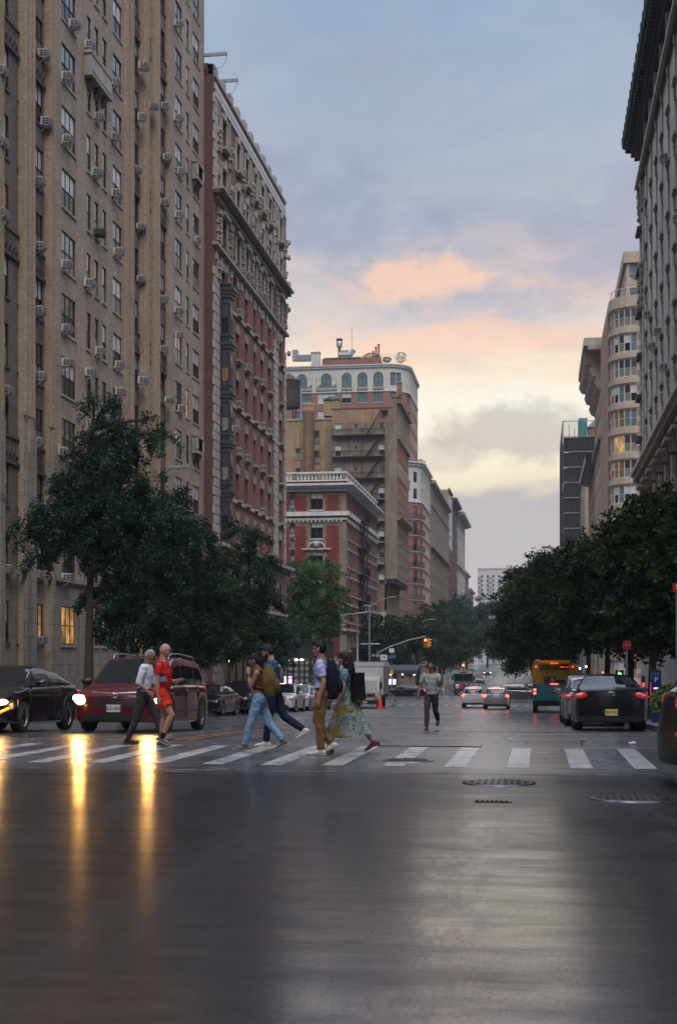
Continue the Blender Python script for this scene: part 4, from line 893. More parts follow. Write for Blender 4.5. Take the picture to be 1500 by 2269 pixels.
def arc_bar(B, key, cx, cy, r, a0, a1, z0, z1, out, m, n=10):
    q = B.mb(key); f = lambda a, rr, z: (cx+rr*math.cos(a), cy+rr*math.sin(a), z)
    rows = [[f(a, r-.05, z0), f(a, r+out, z0), f(a, r+out, z1), f(a, r-.05, z1)] for a in (a0+(a1-a0)*i/n for i in range(n+1))]
    q.grid(rows, m, smooth=False)
def arch_window(B, P, U, uc, z, w, h, kd, key='arched_window'):
    ang = math.atan2(U[1], U[0]); mt = Matrix.Translation((P[0], P[1], 0)) @ Matrix.Rotation(ang, 4, 'Z'); q = MB(); r = w/2; zs = z+h-r; n = 10
    pts = [(uc-r, z), (uc+r, z)]+[(uc+r*math.cos(PI*i/n), zs+r*math.sin(PI*i/n)) for i in range(n+1)]
    q.face([mt @ Vector((a, -.02, c)) for a, c in pts], kd[1])
    for i in range(len(pts)-1+1):
        p0, p1 = pts[i], pts[(i+1) % len(pts)]; d = Vector((p1[0]-p0[0], p1[1]-p0[1])); 
        if d.length < 1e-4: continue
        q.tube([mt @ Vector((p0[0], -.03, p0[1])), mt @ Vector((p1[0], -.03, p1[1]))], .07, kd[0], 4)
    for a, c, e, g in ((uc, z, uc, z+h), (uc-r, zs, uc+r, zs), (uc-r, z, uc+r, z)): q.tube([mt @ Vector((a, -.03, c)), mt @ Vector((e, -.03, g))], .045, kd[0], 4)
    q.v = [(p[0]-B.o.x, p[1]-B.o.y, p[2]-B.o.z) for p in q.v]; q.build(key, B.r)
def white_crown_block():
    Y0 = 288; X = -27.3; Rr = 5.2; Y1 = 312; base = gz(288)-.6; top = 64.6; B = Building('rounded_corner_apartment_block', 'tall rose brick apartment block with white arched top floor and roof plants', X, Y0)
    XL = -72; P = (XL, Y0); Lf = X-Rr-XL; U = lambda px: XW(px, Y0)-XL; rnd = random.Random(6)
    zr = [56.7-3.85*k for k in range(15)]; fr = KG['gt']; ops = []
    for z in zr:
        for a, c, nl in ((649, 689, 3), (703, 743, 3), (758, 778, 2), (793, 813, 2), (828, 848, 2)): ops.append((U(a), U(c), z, z+2.3, (nl, 2)+KG[rnd.choice(['gt', 'gt', 'gb', 'gs'])]))
    B.wall(P, XU, Lf, base, 59.2, ops, 'rose_brick', depth=.15, sill=(.1, .12, 'white_trim'))
    B.wall(P, XU, Lf, 59.2, top, [], 'cream_stone'); 
    for pc, w in ((669, 2.05), (723, 2.05), (768, 1.95), (803, 1.95), (838, 1.95)):
        arch_window(B, P, XU, U(pc), 60.2, w, 2.95, fr)
        if pc < 740:
            for d in (-1.65, 1.65): B.win(P, XU, U(pc)+d, 60.2, 1.15, 1.8, (1, 1)+fr, -.03)
            B.bar('balcony', P, XU, U(pc)-2.3, U(pc)+2.3, 59.5, 60.1, .3, 'stone_trim')
        else: B.bar('balcony', P, XU, U(pc)-1.2, U(pc)+1.2, 59.5, 60.1, .3, 'stone_trim')
    cx, cy = X-Rr, Y0+Rr
    corner_round(B, cx, cy, Rr, -PI/2, 0, 6, base, 59.2, 'rose_brick', lambda i, l: [(.06, l-.06, z, z+2.3, (1, 2)+KG['gt']) for z in zr] if i in (1, 2, 4, 5) else [])
    corner_round(B, cx, cy, Rr, -PI/2, 0, 6, 59.2, top, 'cream_stone', lambda i, l: [(.06, l-.06, 60.3, 63.1, (1, 2)+KG['gt'])] if i in (1, 2) else [])
    Ps = (X, cy); Ls = Y1-cy; ops = [(u, u+1.3, z, z+2.3, (1, 2)+KG[rnd.choice(['gt', 'ga', 'gb'])]) for z in zr+[60.4] for u in np.arange(.8, Ls-1.6, 2.6)]
    B.wall(Ps, YU, Ls, base, top, ops, 'cream_stone', depth=.2, zsplit=(59.2, 'rose_brick'))
    for z0, z1, o in ((59.0, 59.25, .15), (top, top+.25, .5), (top-.4, top, .3)):
        B.bar('cornice', P, XU, 0, Lf, z0, z1, o, 'white_trim'); arc_bar(B, 'cornice', cx, cy, Rr, -PI/2, 0, z0, z1, o, 'white_trim'); arc_bar(B, 'cornice', cx, cy, Rr, -PI/2, 0, z1, z1+.02, o, 'white_trim'); B.bar('cornice', Ps, YU, 0, Ls, z0, z1, o, 'white_trim')
    body(B, XL, X-Rr, Y0+.4, Y1, base, top-.1); B.mb('core').box(X-Rr-.1, X-.5, Y0+Rr, Y1, base, top-.1, 'roof_tar')
    B.mb('core').face([(cx+Rr*.98*math.cos(a), cy+Rr*.98*math.sin(a), top-.1) for a in (-PI/2+PI/2*i/8 for i in range(9))]+[(cx, cy, top-.1)], 'roof_tar')
    q = B.mb('penthouse'); q.box(XW(715, 294), XW(842, 294), 293, 304, top-.2, top+2.9, 'rose_brick'); q.box(XW(640, 296), XW(700, 296), 295, 304, top-.2, top+1.9, 'rose_brick'); q.box(XW(720, 294), XW(800, 294), 292.8, 304, top+2.9, top+3.05, 'hvac_metal')
    B.done(); z = top+3.0
    def thing(name, label, cat, px, py_, Y, fn): r = root(name, (XW(px, Y), Y, ZW(py_, XW(px, Y), Y)), 0, label, cat); r.scale = (1.2,)*3; fn(r); return r
    def f1(r): q = MB(); q.box(-1.6, 1.6, -1, 1, 0, .9, 'hvac_metal'); q.box(-2.6, -1.6, -.8, .8, 0, 1.9, 'hvac_metal'); q.build('unit', r); q = MB(); [q.tube([(-1.4+i*.4, -1.02, .1), (-1.4+i*.4, -1.02, .8)], .04, 'dark_metal', 4) for i in range(8)]; q.build('grille', r)
    thing('rooftop_cooling_unit', 'grey rooftop cooling unit with ribbed front on the white crowned block', 'cooling unit', 680, 799, 297, f1)
    def f1b(r): q = MB(); q.box(-.8, .8, -.6, .6, -1.2, 1.2, 'white_trim'); q.box(-.9, .9, -.7, .7, 1.1, 1.3, 'hvac_metal'); q.build('housing', r)
    thing('roof_vent_housing', 'white upright roof vent housing left of the brick penthouse', 'vent', 700, 797, 295, f1b)
    def f2(r): q = MB(); q.tube([(0, 0, -.5), (0, 0, 1.6)], .28, 'dun_brick', 10); q.build('pipe', r); q = MB(); q.lathe([(.55, 1.5), (.62, 2.4), (.55, 2.5)], 'hvac_metal', 14); q.lathe([(.3, 2.5), (.62, 2.7), (.55, 3.0), (.2, 3.1)], 'dark_metal', 14); q.build('cowl', r)
    thing('rooftop_flue', 'tall rooftop flue with a silver drum cowl at the top', 'flue', 752, 787, 296, f2)
    def f3(r): q = MB(); q.box(-1.2, 1.0, -1, 1, 0, .5, 'white_trim'); q.prism([(1, 0), (1.8, .9), (1.2, 1.1), (.6, .3)], -.8, .8, 'hvac_metal', 'y'); q.box(-.8, .6, -.9, .9, .5, .9, 'hvac_metal'); q.build('housing', r)
    thing('rooftop_fan', 'white and silver rooftop exhaust fan right of the flue', 'fan', 766, 789, 296, f3)
    def f4(r): q = MB(); q.tube([(0, 0, -1), (0, 0, 5.5)], .035, 'galvanised', 5); q.build('mast', r)
    thing('radio_mast', 'thin radio mast rising above the brick penthouse', 'mast', 780, 789, 296, f4)
    for i, (px, h) in enumerate(((827, 1.6), (833, 2.4), (839, 2.9))):
        def f5(r, h=h): q = MB(); q.tube([(0, 0, -.5), (0, 0, h)], .17, 'rose_brick', 8); q.tube([(0, 0, h), (0, 0, h+.2)], .22, 'dark_metal', 8); q.build('stack', r)
        thing('chimney_pipe', ('shortest of the three roof chimney pipes beside the bush', 'middle height roof chimney pipe beside the bush', 'tallest of the three roof chimney pipes beside the bush')[i], 'chimney', px, 800, 297, f5)
    r = root('roof_railing', (XW(800, 296), 296, z), 0, 'thin metal railing round the brick penthouse roof', 'railing'); q = MB()
    for zz in (.5, .95): q.tube([(-4, 0, zz), (7.5, 0, zz)], .03, 'galvanised', 4)
    for i in range(12): q.tube([(-4+i*1.04, 0, 0), (-4+i*1.04, 0, .95)], .025, 'galvanised', 4)
    q.build('rail', r)
white_crown_block()
def street_block(name, label, X, Y0, Y1, top, m, fl=3.2, wsp=2.6, ww=1.15, wh=1.9, sfx='d', side='L', bands=(), cornice=(.5, .8, 'stone_trim'), seed=1, sidem=None, sill='stone_trim', n_ac=0, base=None, group=None, extra=None, depthx=18, zsplit=None, endwin=0, kinds=None):
    base = base if base is not None else gz((Y0+Y1)/2)-1; rnd = random.Random(seed); B = Building(name, label, X, Y0, group=group); L = Y1-Y0
    P, U = ((X, Y0), YU) if side == 'L' else ((X, Y1), (0, -1)); sg = -1 if side == 'L' else 1
    zs = [top-1.0-wh-fl*k for k in range(int((top-base-1-wh)/fl)+1)]; us = np.arange(.9, L-ww-.5, wsp)
    kf = (lambda: K(rnd.choice(kinds))) if kinds else (lambda: mix_kind(rnd, sfx, 1, .012))
    B.wall(P, U, L, base, top, [(u, u+ww, z, z+wh, kf()) for z in zs for u in us], m, depth=.18, sill=(.12, .12, sill) if sill else None, zsplit=zsplit)
    for z0, z1, o, mm in bands: B.bar('belt_course', P, U, 0, L, z0, z1, o, mm)
    if cornice: B.bar('cornice', P, U, -.1, L+.1, top-cornice[0]*.4, top, cornice[1]*.6, cornice[2]); B.bar('cornice', P, U, -.1, L+.1, top, top+cornice[0], cornice[1], cornice[2])
    for i in range(n_ac):
        u = rnd.choice(list(us)); z = rnd.choice(zs[:-2]); inst(AC, 'air_conditioner', B.r, Vector((P[0]+U[0]*(u+ww/2)-sg*.0, P[1]+U[1]*(u+ww/2), z))-B.o, math.atan2(U[1], U[0]))
    x0, x1 = sorted((X+sg*.5, X+sg*depthx)); body(B, x0, x1, Y0+.02, Y1-.02, base, top-.1)
    q = B.mb('party_wall'); sm = sidem or m
    if endwin:
        xa = min(X, X+sg*depthx); W = abs(depthx)
        wall_grid(q, (xa, Y0), XU, W, base, top, [], sm)
    else:
        for y in (Y0, Y1): q.face([(X, y, base), (X+sg*depthx, y, base), (X+sg*depthx, y, top+.01), (X, y, top+.01)], sm)
    if extra: extra(B, P, U, L, zs, us, rnd)
    B.done(60 if Y0 > 300 else 100); return B
def white_top_balconies():
    Y0 = 260.3; X = -22.2; Rr = 3.8; base = gz(270)-.6; B = Building('balconied_corner_building', 'rounded corner brick building with white two storey top and iron balconies on every floor', X, Y0)
    Y1 = YW(953, X); cx, cy = X-Rr, Y0+Rr; top = 39.6; wz = 32.2; rnd = random.Random(9); zr = [29.0-3.12*k for k in range(10)]; zt = [36.2-0, 32.9]
    def ops(i, l):
        if i in (0, 2, 4): return [(.08, l-.08, z, z+2.3, (1, 2)+KG['gt' if rnd.random() < .3 else 'ga']) for z in zr]
        return []
    def opt(i, l):
        return [(.12, l-.12, z, z+2.0, (1, 2)+KG['ga']) for z in (35.9, 32.7)] if i in (0, 2, 4) else []
    P = (X-Rr-9, Y0)
    B.wall(P, XU, 9, base, wz, [(u, u+1.2, z, z+2.3, (1, 2)+KG['ga']) for z in zr for u in (1, 4, 7)], 'rose_brick'); B.wall(P, XU, 9, wz, top, [(u, u+1.2, z, z+2.1, (1, 2)+KG['ga']) for z in (35.9, 32.7) for u in (1, 4, 7)], 'cream_stone')
    corner_round(B, cx, cy, Rr, -PI/2, 0, 5, base, wz, 'rose_brick', ops); corner_round(B, cx, cy, Rr, -PI/2, 0, 5, wz, top, 'cream_stone', opt)
    Ps = (X, cy); Ls = Y1-cy; us = np.arange(.7, Ls-1.4, 2.1)
    B.wall(Ps, YU, Ls, base, top, [(u, u+1.1, z, z+2.2, (1, 2)+KG['ga']) for z in zr+[35.9, 32.7] for u in us], 'cream_stone', zsplit=(wz, 'rose_brick'))
    for z0, z1, o in [(top, top+.3, .6), (top-.5, top, .3), (wz-.2, wz+.1, .12)]+[(z-.35, z-.2, .1) for z in zr]:
        arc_bar(B, 'cornice', cx, cy, Rr, -PI/2, 0, z0, z1, o, 'white_trim'); B.bar('cornice', Ps, YU, 0, Ls, z0, z1, o, 'white_trim'); B.bar('cornice', P, XU, 0, 9, z0, z1, o, 'white_trim')
    for z in zr:
        q = MB(); arcp = [(cx+(Rr+.45)*math.cos(a), cy+(Rr+.45)*math.sin(a)) for a in (-PI/2+PI/2*i/12 for i in range(13))]
        for zz in (z-.2, z+.75): q.tube([(x, y, zz) for x, y in arcp], .05, 'black_iron', 4)
        for x, y in arcp:
            q.tube([(x, y, z-.2), (x, y, z+.75)], .03, 'black_iron', 4)
        for j in range(12):
            x, y = (arcp[j][0]+arcp[j+1][0])/2, (arcp[j][1]+arcp[j+1][1])/2; q.tube([(x, y, z-.2), (x, y, z+.75)], .025, 'black_iron', 4)
        q.v = [(p[0]-B.o.x, p[1]-B.o.y, p[2]-B.o.z) for p in q.v]; q.build('balcony', B.r)
    B.mb('core').box(X-Rr-9, X-Rr+.1, Y0+.4, Y1, base, top-.1, 'roof_tar'); B.mb('core').box(X-Rr, X-.5, cy, Y1-.02, base, top-.1, 'roof_tar'); B.done()
white_top_balconies()
def bumps(m='stone_trim', z0=0, z1=4, step=2.2):
    def f(B, P, U, L, zs, us, rnd):
        mt = Matrix.Translation((P[0], P[1], 0)) @ Matrix.Rotation(math.atan2(U[1], U[0]), 4, 'Z')
        for u in np.arange(.6, L, step*1.6): carving(B, mt, u, z0, z1, .9, rnd)
        for u in np.arange(1, L, 5): B.mb('parapet').box(*sorted((P[0]-.9, P[0]-.1)), *sorted((P[1]+U[1]*u, P[1]+U[1]*(u+1.6))), z1, z1+1.6, 'rose_brick')
    return f
street_block('carved_terracotta_building', 'long tan brick building with carved terracotta upper floors beyond the balconied corner', -22.2, YW(953, -22.2)+.03, YW(993, -22.2), 38.7, 'ochre_brick', 3.1, 2.9, 1.1, 1.8, zsplit=(25.5, 'dun_brick'), bands=[(25.2, 25.8, .6, 'ochre_brick'), (34, 34.4, .4, 'ochre_brick')], n_ac=14, seed=11, extra=bumps('ochre_brick', 26, 38), cornice=(.6, 1.0, 'stone_trim'))
street_block('panelled_slab_building', 'narrow building with pale yellow side wall and white panel top', -22.2, YW(993.3, -22.2), YW(1001, -22.2), 44.6, 'dark_red_brick', 3.1, 2.9, 1.1, 1.8, sidem='ochre_plaster', bands=[(30, 43.5, .05, 'white_trim')], seed=12, cornice=(.4, .3, 'brown_panel'), n_ac=3)
street_block('dark_red_building', 'dark red brick building with projecting cornice next to the panelled slab', -22.2, YW(1001.3, -22.2), YW(1013, -22.2), 43.6, 'dark_red_brick', 3.1, 3.2, 1.2, 1.9, seed=13, cornice=(.7, 1.3, 'dark_red_brick'), n_ac=4)
def mansard(B, P, U, L, zs, us, rnd):
    q = B.mb('mansard_roof'); X = P[0]; q.face([(X, P[1], 43), (X, P[1]+L, 43), (X-3.5, P[1]+L, 49.5), (X-3.5, P[1], 49.5)], 'copper_green'); q.face([(X, P[1], 43), (X-3.5, P[1], 49.5), (X-14, P[1], 49.5), (X-14, P[1], 43)], 'grey_stone')
street_block('mansard_corner_building', 'grey stone building with green mansard roof at the far end of the left row', -22.2, YW(1013.3, -22.2), YW(1030, -22.2), 42.5, 'grey_stone', 3.2, 3.3, 1.2, 1.9, seed=14, cornice=(.8, 1.9, 'stone_trim'), bands=[(28, 28.5, .5, 'stone_trim'), (10, 10.5, .5, 'stone_trim')], extra=mansard, n_ac=2)
for i, (a, c, tp, m, lb) in enumerate(((437, 470, 30, 'dun_brick', 'distant dun brick building past the mansard roof, mostly behind trees'), (472, 505, 26, 'rose_brick', 'distant rose brick building behind the trees, last of the left row'))):
    street_block('brick_row_building', lb, -23.5, a, c, tp, m, 3.2, 4, 1.4, 1.9, seed=20+i)
# ---- right hand side
def grey_stone_tower():
    X = 7.5; Y0, Y1 = 28, 101.7; base = gz(70)-2; top = 38.4; P = (X, Y1); U = (0, -1); L = Y1-Y0; B = Building('grey_limestone_building', 'grey limestone apartment building with a huge overhanging dark green cornice', X, 90); rnd = random.Random(21)
    us = []; u = 5.2
    while u < L-3: us.append(u); u += 3.95
    zs = [33.3-3.02*k for k in range(6)]+[33.3-3.02*6]; zs = [33.3-3.02*k for k in range(7)]
    ops = []
    for z in zs:
        for i, u in enumerate(us):
            ops.append((u, u+1.15, z, z+1.95, mix_kind(rnd, 'd', 1, .0), [('lintel', 'key'), ('window_sill', .18, .14, 'stone_trim', 'brown_panel')]))
            if i % 2 == 0 and rnd.random() < .8: ops.append((u+2.35, u+2.65, z+.2, z+1.5, K('dd')))
    for u in us: ops.append((u, u+1.15, 36.75, 38.0, K('dd')))
    for z in (10.9, 7.4, 3.4): ops += [(u, u+1.3, z, z+2.3, K('da'), [('lintel', 'hood')]) for u in us]
    B.wall(P, U, L, base, top, ops, 'grey_stone', depth=.3)
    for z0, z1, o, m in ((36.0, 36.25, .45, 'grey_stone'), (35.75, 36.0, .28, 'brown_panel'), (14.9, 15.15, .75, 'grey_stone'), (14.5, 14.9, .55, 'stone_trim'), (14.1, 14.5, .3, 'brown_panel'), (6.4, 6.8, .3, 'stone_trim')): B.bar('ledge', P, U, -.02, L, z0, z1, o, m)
    quoins(B, P, U, .05, 1.2, 16, 35.5, 'grey_stone', .55); quoins(B, P, U, 2.6, 3.6, 16, 35.5, 'grey_stone', .55)
    mt = Matrix.Translation((X, Y1, 0)) @ Matrix.Rotation(-PI/2, 4, 'Z')
    for u in (.6, 3.1): carving(B, mt, u, 33.5, 35.7, .9, rnd); carving(B, mt, u, 26.5, 30, .8, rnd)
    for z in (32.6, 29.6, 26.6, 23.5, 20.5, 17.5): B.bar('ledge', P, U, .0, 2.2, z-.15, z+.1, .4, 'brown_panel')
    for z in (11, 7.6): 
        for u in us: quoins(B, P, U, u-1.3, u-.5, z-.5, z+3, 'grey_stone', .5)
    for u in us: B.bar('bracket#%.1f' % u, P, U, u+2.2, u+2.5, 36.3, 38.0, .35, 'stone_trim')
    # cornice
    for z0, z1, o in ((38.2, 38.5, .45), (38.5, 38.85, .7), (38.85, 39.2, .95), (39.2, 39.3, 1.25), (39.3, 40.0, 1.3)): B.bar('overhanging_cornice', P, U, -.35*o, L, z0, z1, o, 'cornice_black')
    B.bar('overhanging_cornice', P, U, -.45, L, 39.28, 39.34, 1.33, 'copper_green')
    for i in range(int(L/.55)): B.bar('overhanging_cornice', P, U, i*.55, i*.55+.28, 38.75, 39.2, 1.12, 'cornice_black')
    for i in range(int(L/1.4)): B.bar('overhanging_cornice', P, U, i*1.4, i*1.4+.35, 39.35, 39.8, 1.38, 'cornice_black')
    body(B, X+.6, X+20, Y0, Y1-.02, base, 39.9); B.mb('wall').face([(X, Y1, base), (X+20, Y1, base), (X+20, Y1, 39.9), (X, Y1, 39.9)], 'grey_stone'); B.mb('wall').face([(X, Y0, base), (X+20, Y0, base), (X+20, Y0, 39.9), (X, Y0, 39.9)], 'grey_stone')
    for (i, k) in ((4, 1), (6, 3), (4, 5), (2, 4), (3, 4), (1, 3)):
        if i < len(us): inst(AC, 'air_conditioner', B.r, Vector((X-.05, Y1-us[i]-.5, zs[k]))-B.o, -PI/2)
    B.done()
grey_stone_tower()
def banded_round():
    X = 8.2; Rr = 2.9; Y0 = 155.5; Y1 = YW(1333, X); base = gz(156)-.6; top = 42.2; fl = 2.84; B = Building('banded_rounded_apartment_building', 'banded red and tan apartment building with rounded glazed corner and set back penthouse', X, Y0); rnd = random.Random(22)
    cx, cy = X+Rr, Y0+Rr; zr = [top-3.05-fl*k for k in range(15)]
    def ops(i, l): return [(0.02, l-.02, z, z+1.95, (1, 2)+KG['we' if k in (5,) and i in (2, 3) else 'wf' if (k == 6 or k == 4) and i in (2, 3) else rnd.choice(['wt', 'wd', 'wb'])]) for k, z in enumerate(zr)] if 0 < i < 6 else []
    # curved corner from the street wall (facing -x) round to the front (facing the camera)
    corner_round(B, cx, cy, Rr, PI, PI*1.5, 6, base, top, 'tan_stone', ops, .1)
    P = (cx, Y0); U = lambda px: XW(px, Y0)-cx
    B.wall(P, XU, 14, base, top, [(2.2+3.4*j, 3.5+3.4*j, z, z+1.95, (1, 2)+KG[rnd.choice(['wt', 'wb', 'wd'])]) for z in zr for j in range(3)], 'tan_stone', depth=.1)
    for z in zr:
        for (a, c) in ((.28, 1.9),):
            for (d, e) in ((.0, .62), (1.2, 1.85)): B.bar('brick_band', P, XU, .05, 2.1, z+d, z+e, .03, 'rose_brick'); arc_bar(B, 'brick_band', cx, cy, Rr, PI*1.0, PI*1.08, z+d, z+e, .03, 'rose_brick', 3)
        arc_bar(B, 'stone_band', cx, cy, Rr, PI, PI*1.5, z-.75, z-.08, .08, 'tan_stone'); B.bar('stone_band', P, XU, 0, 14, z-.75, z-.08, .08, 'tan_stone')
    arc_bar(B, 'parapet', cx, cy, Rr, PI, PI*1.5, top-.9, top+.35, .12, 'tan_stone'); B.bar('parapet', P, XU, 0, 14, top-.9, top+.35, .12, 'tan_stone')
    Ps = (X, Y1); Us = (0, -1); Ls = Y1-cy; us = np.arange(.7, Ls-1.5, 2.3)
    B.wall(Ps, Us, Ls, base, top, [(u, u+1.35, z, z+2.0, (1, 2)+KG[rnd.choice(['wa', 'wd'])]) for z in zr for u in us], 'rose_brick', depth=.3); B.bar('parapet', Ps, Us, 0, Ls, top-.9, top+.35, .12, 'tan_stone')
    for u in us: B.bar('pilaster', Ps, Us, u-.65, u-.3, base, top, .18, 'tan_stone')
    for z in zr: B.bar('stone_band', Ps, Us, 0, Ls, z-.55, z-.25, .1, 'tan_stone')
    body(B, cx, X+22, Y0+.4, Y1, base, top); B.mb('core').box(X+.4, cx+.1, cy, Y1, base, top, 'roof_tar')
    # penthouse
    q = B.mb('penthouse'); px0 = XW(1387, Y0+3); q.box(px0, px0+13, Y0+3, Y1, top, 48.0, 'tan_stone'); q.box(px0-.35, px0+13, Y0+2.7, Y1, 47.0, 48.25, 'tan_stone')
    for z, h in ((44.6, 2.3), (42.3, 1.9)):
        B.win((px0, Y0+3), XU, 1.0, z, 1.5, h, (1, 2)+KG['wt'], -.03); B.win((px0, Y0+3), XU, 3.4, z, 1.5, h, (1, 2)+KG['wt'], -.03)
        for j in range(6): B.win((px0, Y1), (0, -1), 1.6+j*3.0, z, 1.9, h, (1, 2)+KG['wb'], -.03)
    q = MB()
    pts = [(cx+(Rr-.1)*math.cos(a), cy+(Rr-.1)*math.sin(a)) for a in (PI+PI/2*i/10 for i in range(11))]+[(cx+14, Y0+.1)]
    q.tube([(x, y, top+1.25) for x, y in pts], .05, 'white_trim', 5)
    for x, y in pts[:-1:2]+[(cx+1.5*k, Y0+.1) for k in range(1, 8)]: q.tube([(x, y, top+.3), (x, y, top+1.25)], .035, 'white_trim', 4)
    q.v = [(p[0]-B.o.x, p[1]-B.o.y, p[2]-B.o.z) for p in q.v]; q.build('terrace_rail', B.r)
    B.done()
banded_round()
def scroll_brackets(B, P, U, L, zs, us, rnd):
    mt = Matrix.Translation((P[0], P[1], 0)) @ Matrix.Rotation(math.atan2(U[1], U[0]), 4, 'Z'); q = B.mb('scroll_bracket')
    for u in np.arange(.8, L, 3.2):
        pf = [(0, 41.4), (-2.0, 41.4), (-2.1, 40.7), (-1.75, 40.0), (-1.2, 39.9), (-1.4, 39.2), (-1.1, 38.4), (-.65, 38.3), (-.8, 37.6), (-.5, 36.9), (0, 36.6)]
        for s0, s1, gg in ((-.5, .5, 1), (-.28, .28, 1.08)):
            A = [mt @ Vector((u+s0, y*gg, z)) for y, z in pf]; C = [mt @ Vector((u+s1, y*gg, z)) for y, z in pf]; q.face(A, 'tan_stone'); q.face(C, 'tan_stone')
            for i in range(len(pf)): j = (i+1) % len(pf); q.face([A[i], A[j], C[j], C[i]], 'tan_stone')
    B.bar('cornice', P, U, -.2, L+.2, 41.9, 42.9, 2.3, 'stone_light'); B.bar('cornice', P, U, -.2, L+.2, 41.4, 41.9, 1.8, 'stone_trim')
street_block('scroll_bracket_building', 'tan stone building with giant scroll brackets under its overhanging cornice', 8.2, YW(1333, 8.2)+.05, 199.5, 42.8, 'tan_stone', 3.1, 2.6, 1.1, 1.9, side='R', seed=23, cornice=None, extra=scroll_brackets, bands=[(30, 30.4, .5, 'stone_trim')])
street_block('plain_tan_building', 'tan brick street wall beyond the scroll brackets, lower and plain', 8.4, 199.7, 228, 30.5, 'ochre_brick', 3.1, 2.6, 1.1, 1.9, side='R', seed=24, cornice=(.8, 1.5, 'dark_metal'))
def church():
    X = 7.9; Y = 238; B = Building('stone_church_tower', 'stained stone church tower with teal copper pyramid roof', X+3.5, Y, 'church'); base = gz(240)-1; W = 7.5; o = (X, Y)
    for P, U in (((X, Y), XU), ((X, Y+W), (0, -1))):
        B.wall(P, U, W, base, 32.8, [(W/2-.9, W/2+.9, z, z+h, K('da')) for z, h in ((22.5, 6.5), (8, 5))], 'limestone', depth=.6)
        for z in (32.4, 20.5, 14): B.bar('ledge', P, U, -.3, W+.3, z, z+.5, .4, 'stone_trim')
        for u in (.1, W-1.1): B.bar('buttress', P, U, u, u+1, base, 31.5, .35, 'limestone')
    q = B.mb('pyramid_roof'); ap = (X+W/2, Y+W/2, 39.5); c = [(X-.6, Y-.6, 32.9), (X+W+.6, Y-.6, 32.9), (X+W+.6, Y+W+.6, 32.9), (X-.6, Y+W+.6, 32.9)]
    for i in range(4):
        q.face([c[i], c[(i+1) % 4], ap], 'copper_green')
        for k in range(1, 9): p = Vector(c[i]).lerp(Vector(c[(i+1) % 4]), k/9); q.tube([p, Vector(ap)], .07, 'copper_green', 4)
    body(B, X+.7, X+W, Y+.7, Y+W, base, 32.8); B.done()
church()
def scaffold_tower():
    Y = 292; X0 = XW(1248, Y); X1 = X0+16; base = gz(Y)-.3; top = 49.0; r = root('netted_scaffold_building', (X0, Y, gz(Y)), 0, 'dark building wrapped in scaffold netting with a teal roof shed', 'building'); T = lambda b: [(p[0]-X0, p[1]-Y, p[2]-gz(Y)) for p in b.v]
    q = MB(); q.box(X0+1.4, X1, Y+1.5, Y+30, base, top-1, 'dun_brick'); q.v = T(q); q.build('wall', r)
    q = MB(); n = 16
    for k in range(n):
        z0 = base+(top-base)*k/n; z1 = base+(top-base)*(k+1)/n
        for (a, c) in (((X0, Y), (X1, Y)), ((X0, Y), (X0, Y+32))):
            for j in range(5):
                f0, f1 = j/5, (j+1)/5; p = (a[0]+(c[0]-a[0])*f0, a[1]+(c[1]-a[1])*f0); s = (a[0]+(c[0]-a[0])*f1, a[1]+(c[1]-a[1])*f1); m = ((p[0]+s[0])/2+random.uniform(-.1, .1), (p[1]+s[1])/2+random.uniform(-.25, .1))
                q.face([(*p, z0), (*m, z0), (*m, z1-.15), (*p, z1-.15)], 'net_dark'); q.face([(*m, z0), (*s, z0), (*s, z1-.15), (*m, z1-.15)], 'net_dark')
    q.v = T(q); q.build('netting', r); q = MB()
    for k in range(n+2):
        z = base+(top-base)*k/n; q.tube([(X0-.15, Y-.2, z), (X1, Y-.2, z)], .09, 'stone_trim', 4); q.tube([(X0-.2, Y-.2, z), (X0-.2, Y+32, z)], .06, 'wood_dark', 4)
    for j in range(15): x = X0+(X1-X0)*j/14; q.tube([(x, Y-.25, base), (x, Y-.25, top+3.5-(j%3)*.9)], .06, 'wood_dark', 4)
    for j in range(8): y = Y+32*j/7; q.tube([(X0-.25, y, base), (X0-.25, y, top+2.5)], .06, 'wood_dark', 4)
    for d in (0, 1.0): q.tube([(X0+6.5-d, Y-.5, base), (X0+13-d, Y-.5, top)], .07, 'wood_dark', 4)
    q.v = T(q); q.build('scaffold_tube', r)
    q = MB(); a = XW(1281, Y+4); q.box(a, XW(1300, Y+4), Y+3, Y+9, top-1, 53.4, 'teal_tarp'); q.v = T(q); q.build('roof_shed', r)
    q = MB(); q.box(a+2.1, a+6, Y+3.5, Y+9, top-1, 51.5, 'rose_brick'); q.prism([(a+1.8, 51.5), (a+6.3, 51.5), (a+4.5, 53.2), (a+3.5, 53.2)], Y+3.2, Y+9, 'hvac_metal', 'y'); q.tube([(a+3.9, Y+5, 53), (a+3.9, Y+5, 56)], .12, 'dark_metal', 5); q.v = T(q); q.build('stair_head', r)
scaffold_tower()
street_block('pale_stone_building', 'pale stone building past the netted scaffold, partly behind trees', 8.0, 345, 420, 46, 'stone_light', 3.2, 3.4, 1.2, 1.9, side='R', seed=26, cornice=(.8, 1.2, 'dark_metal'))
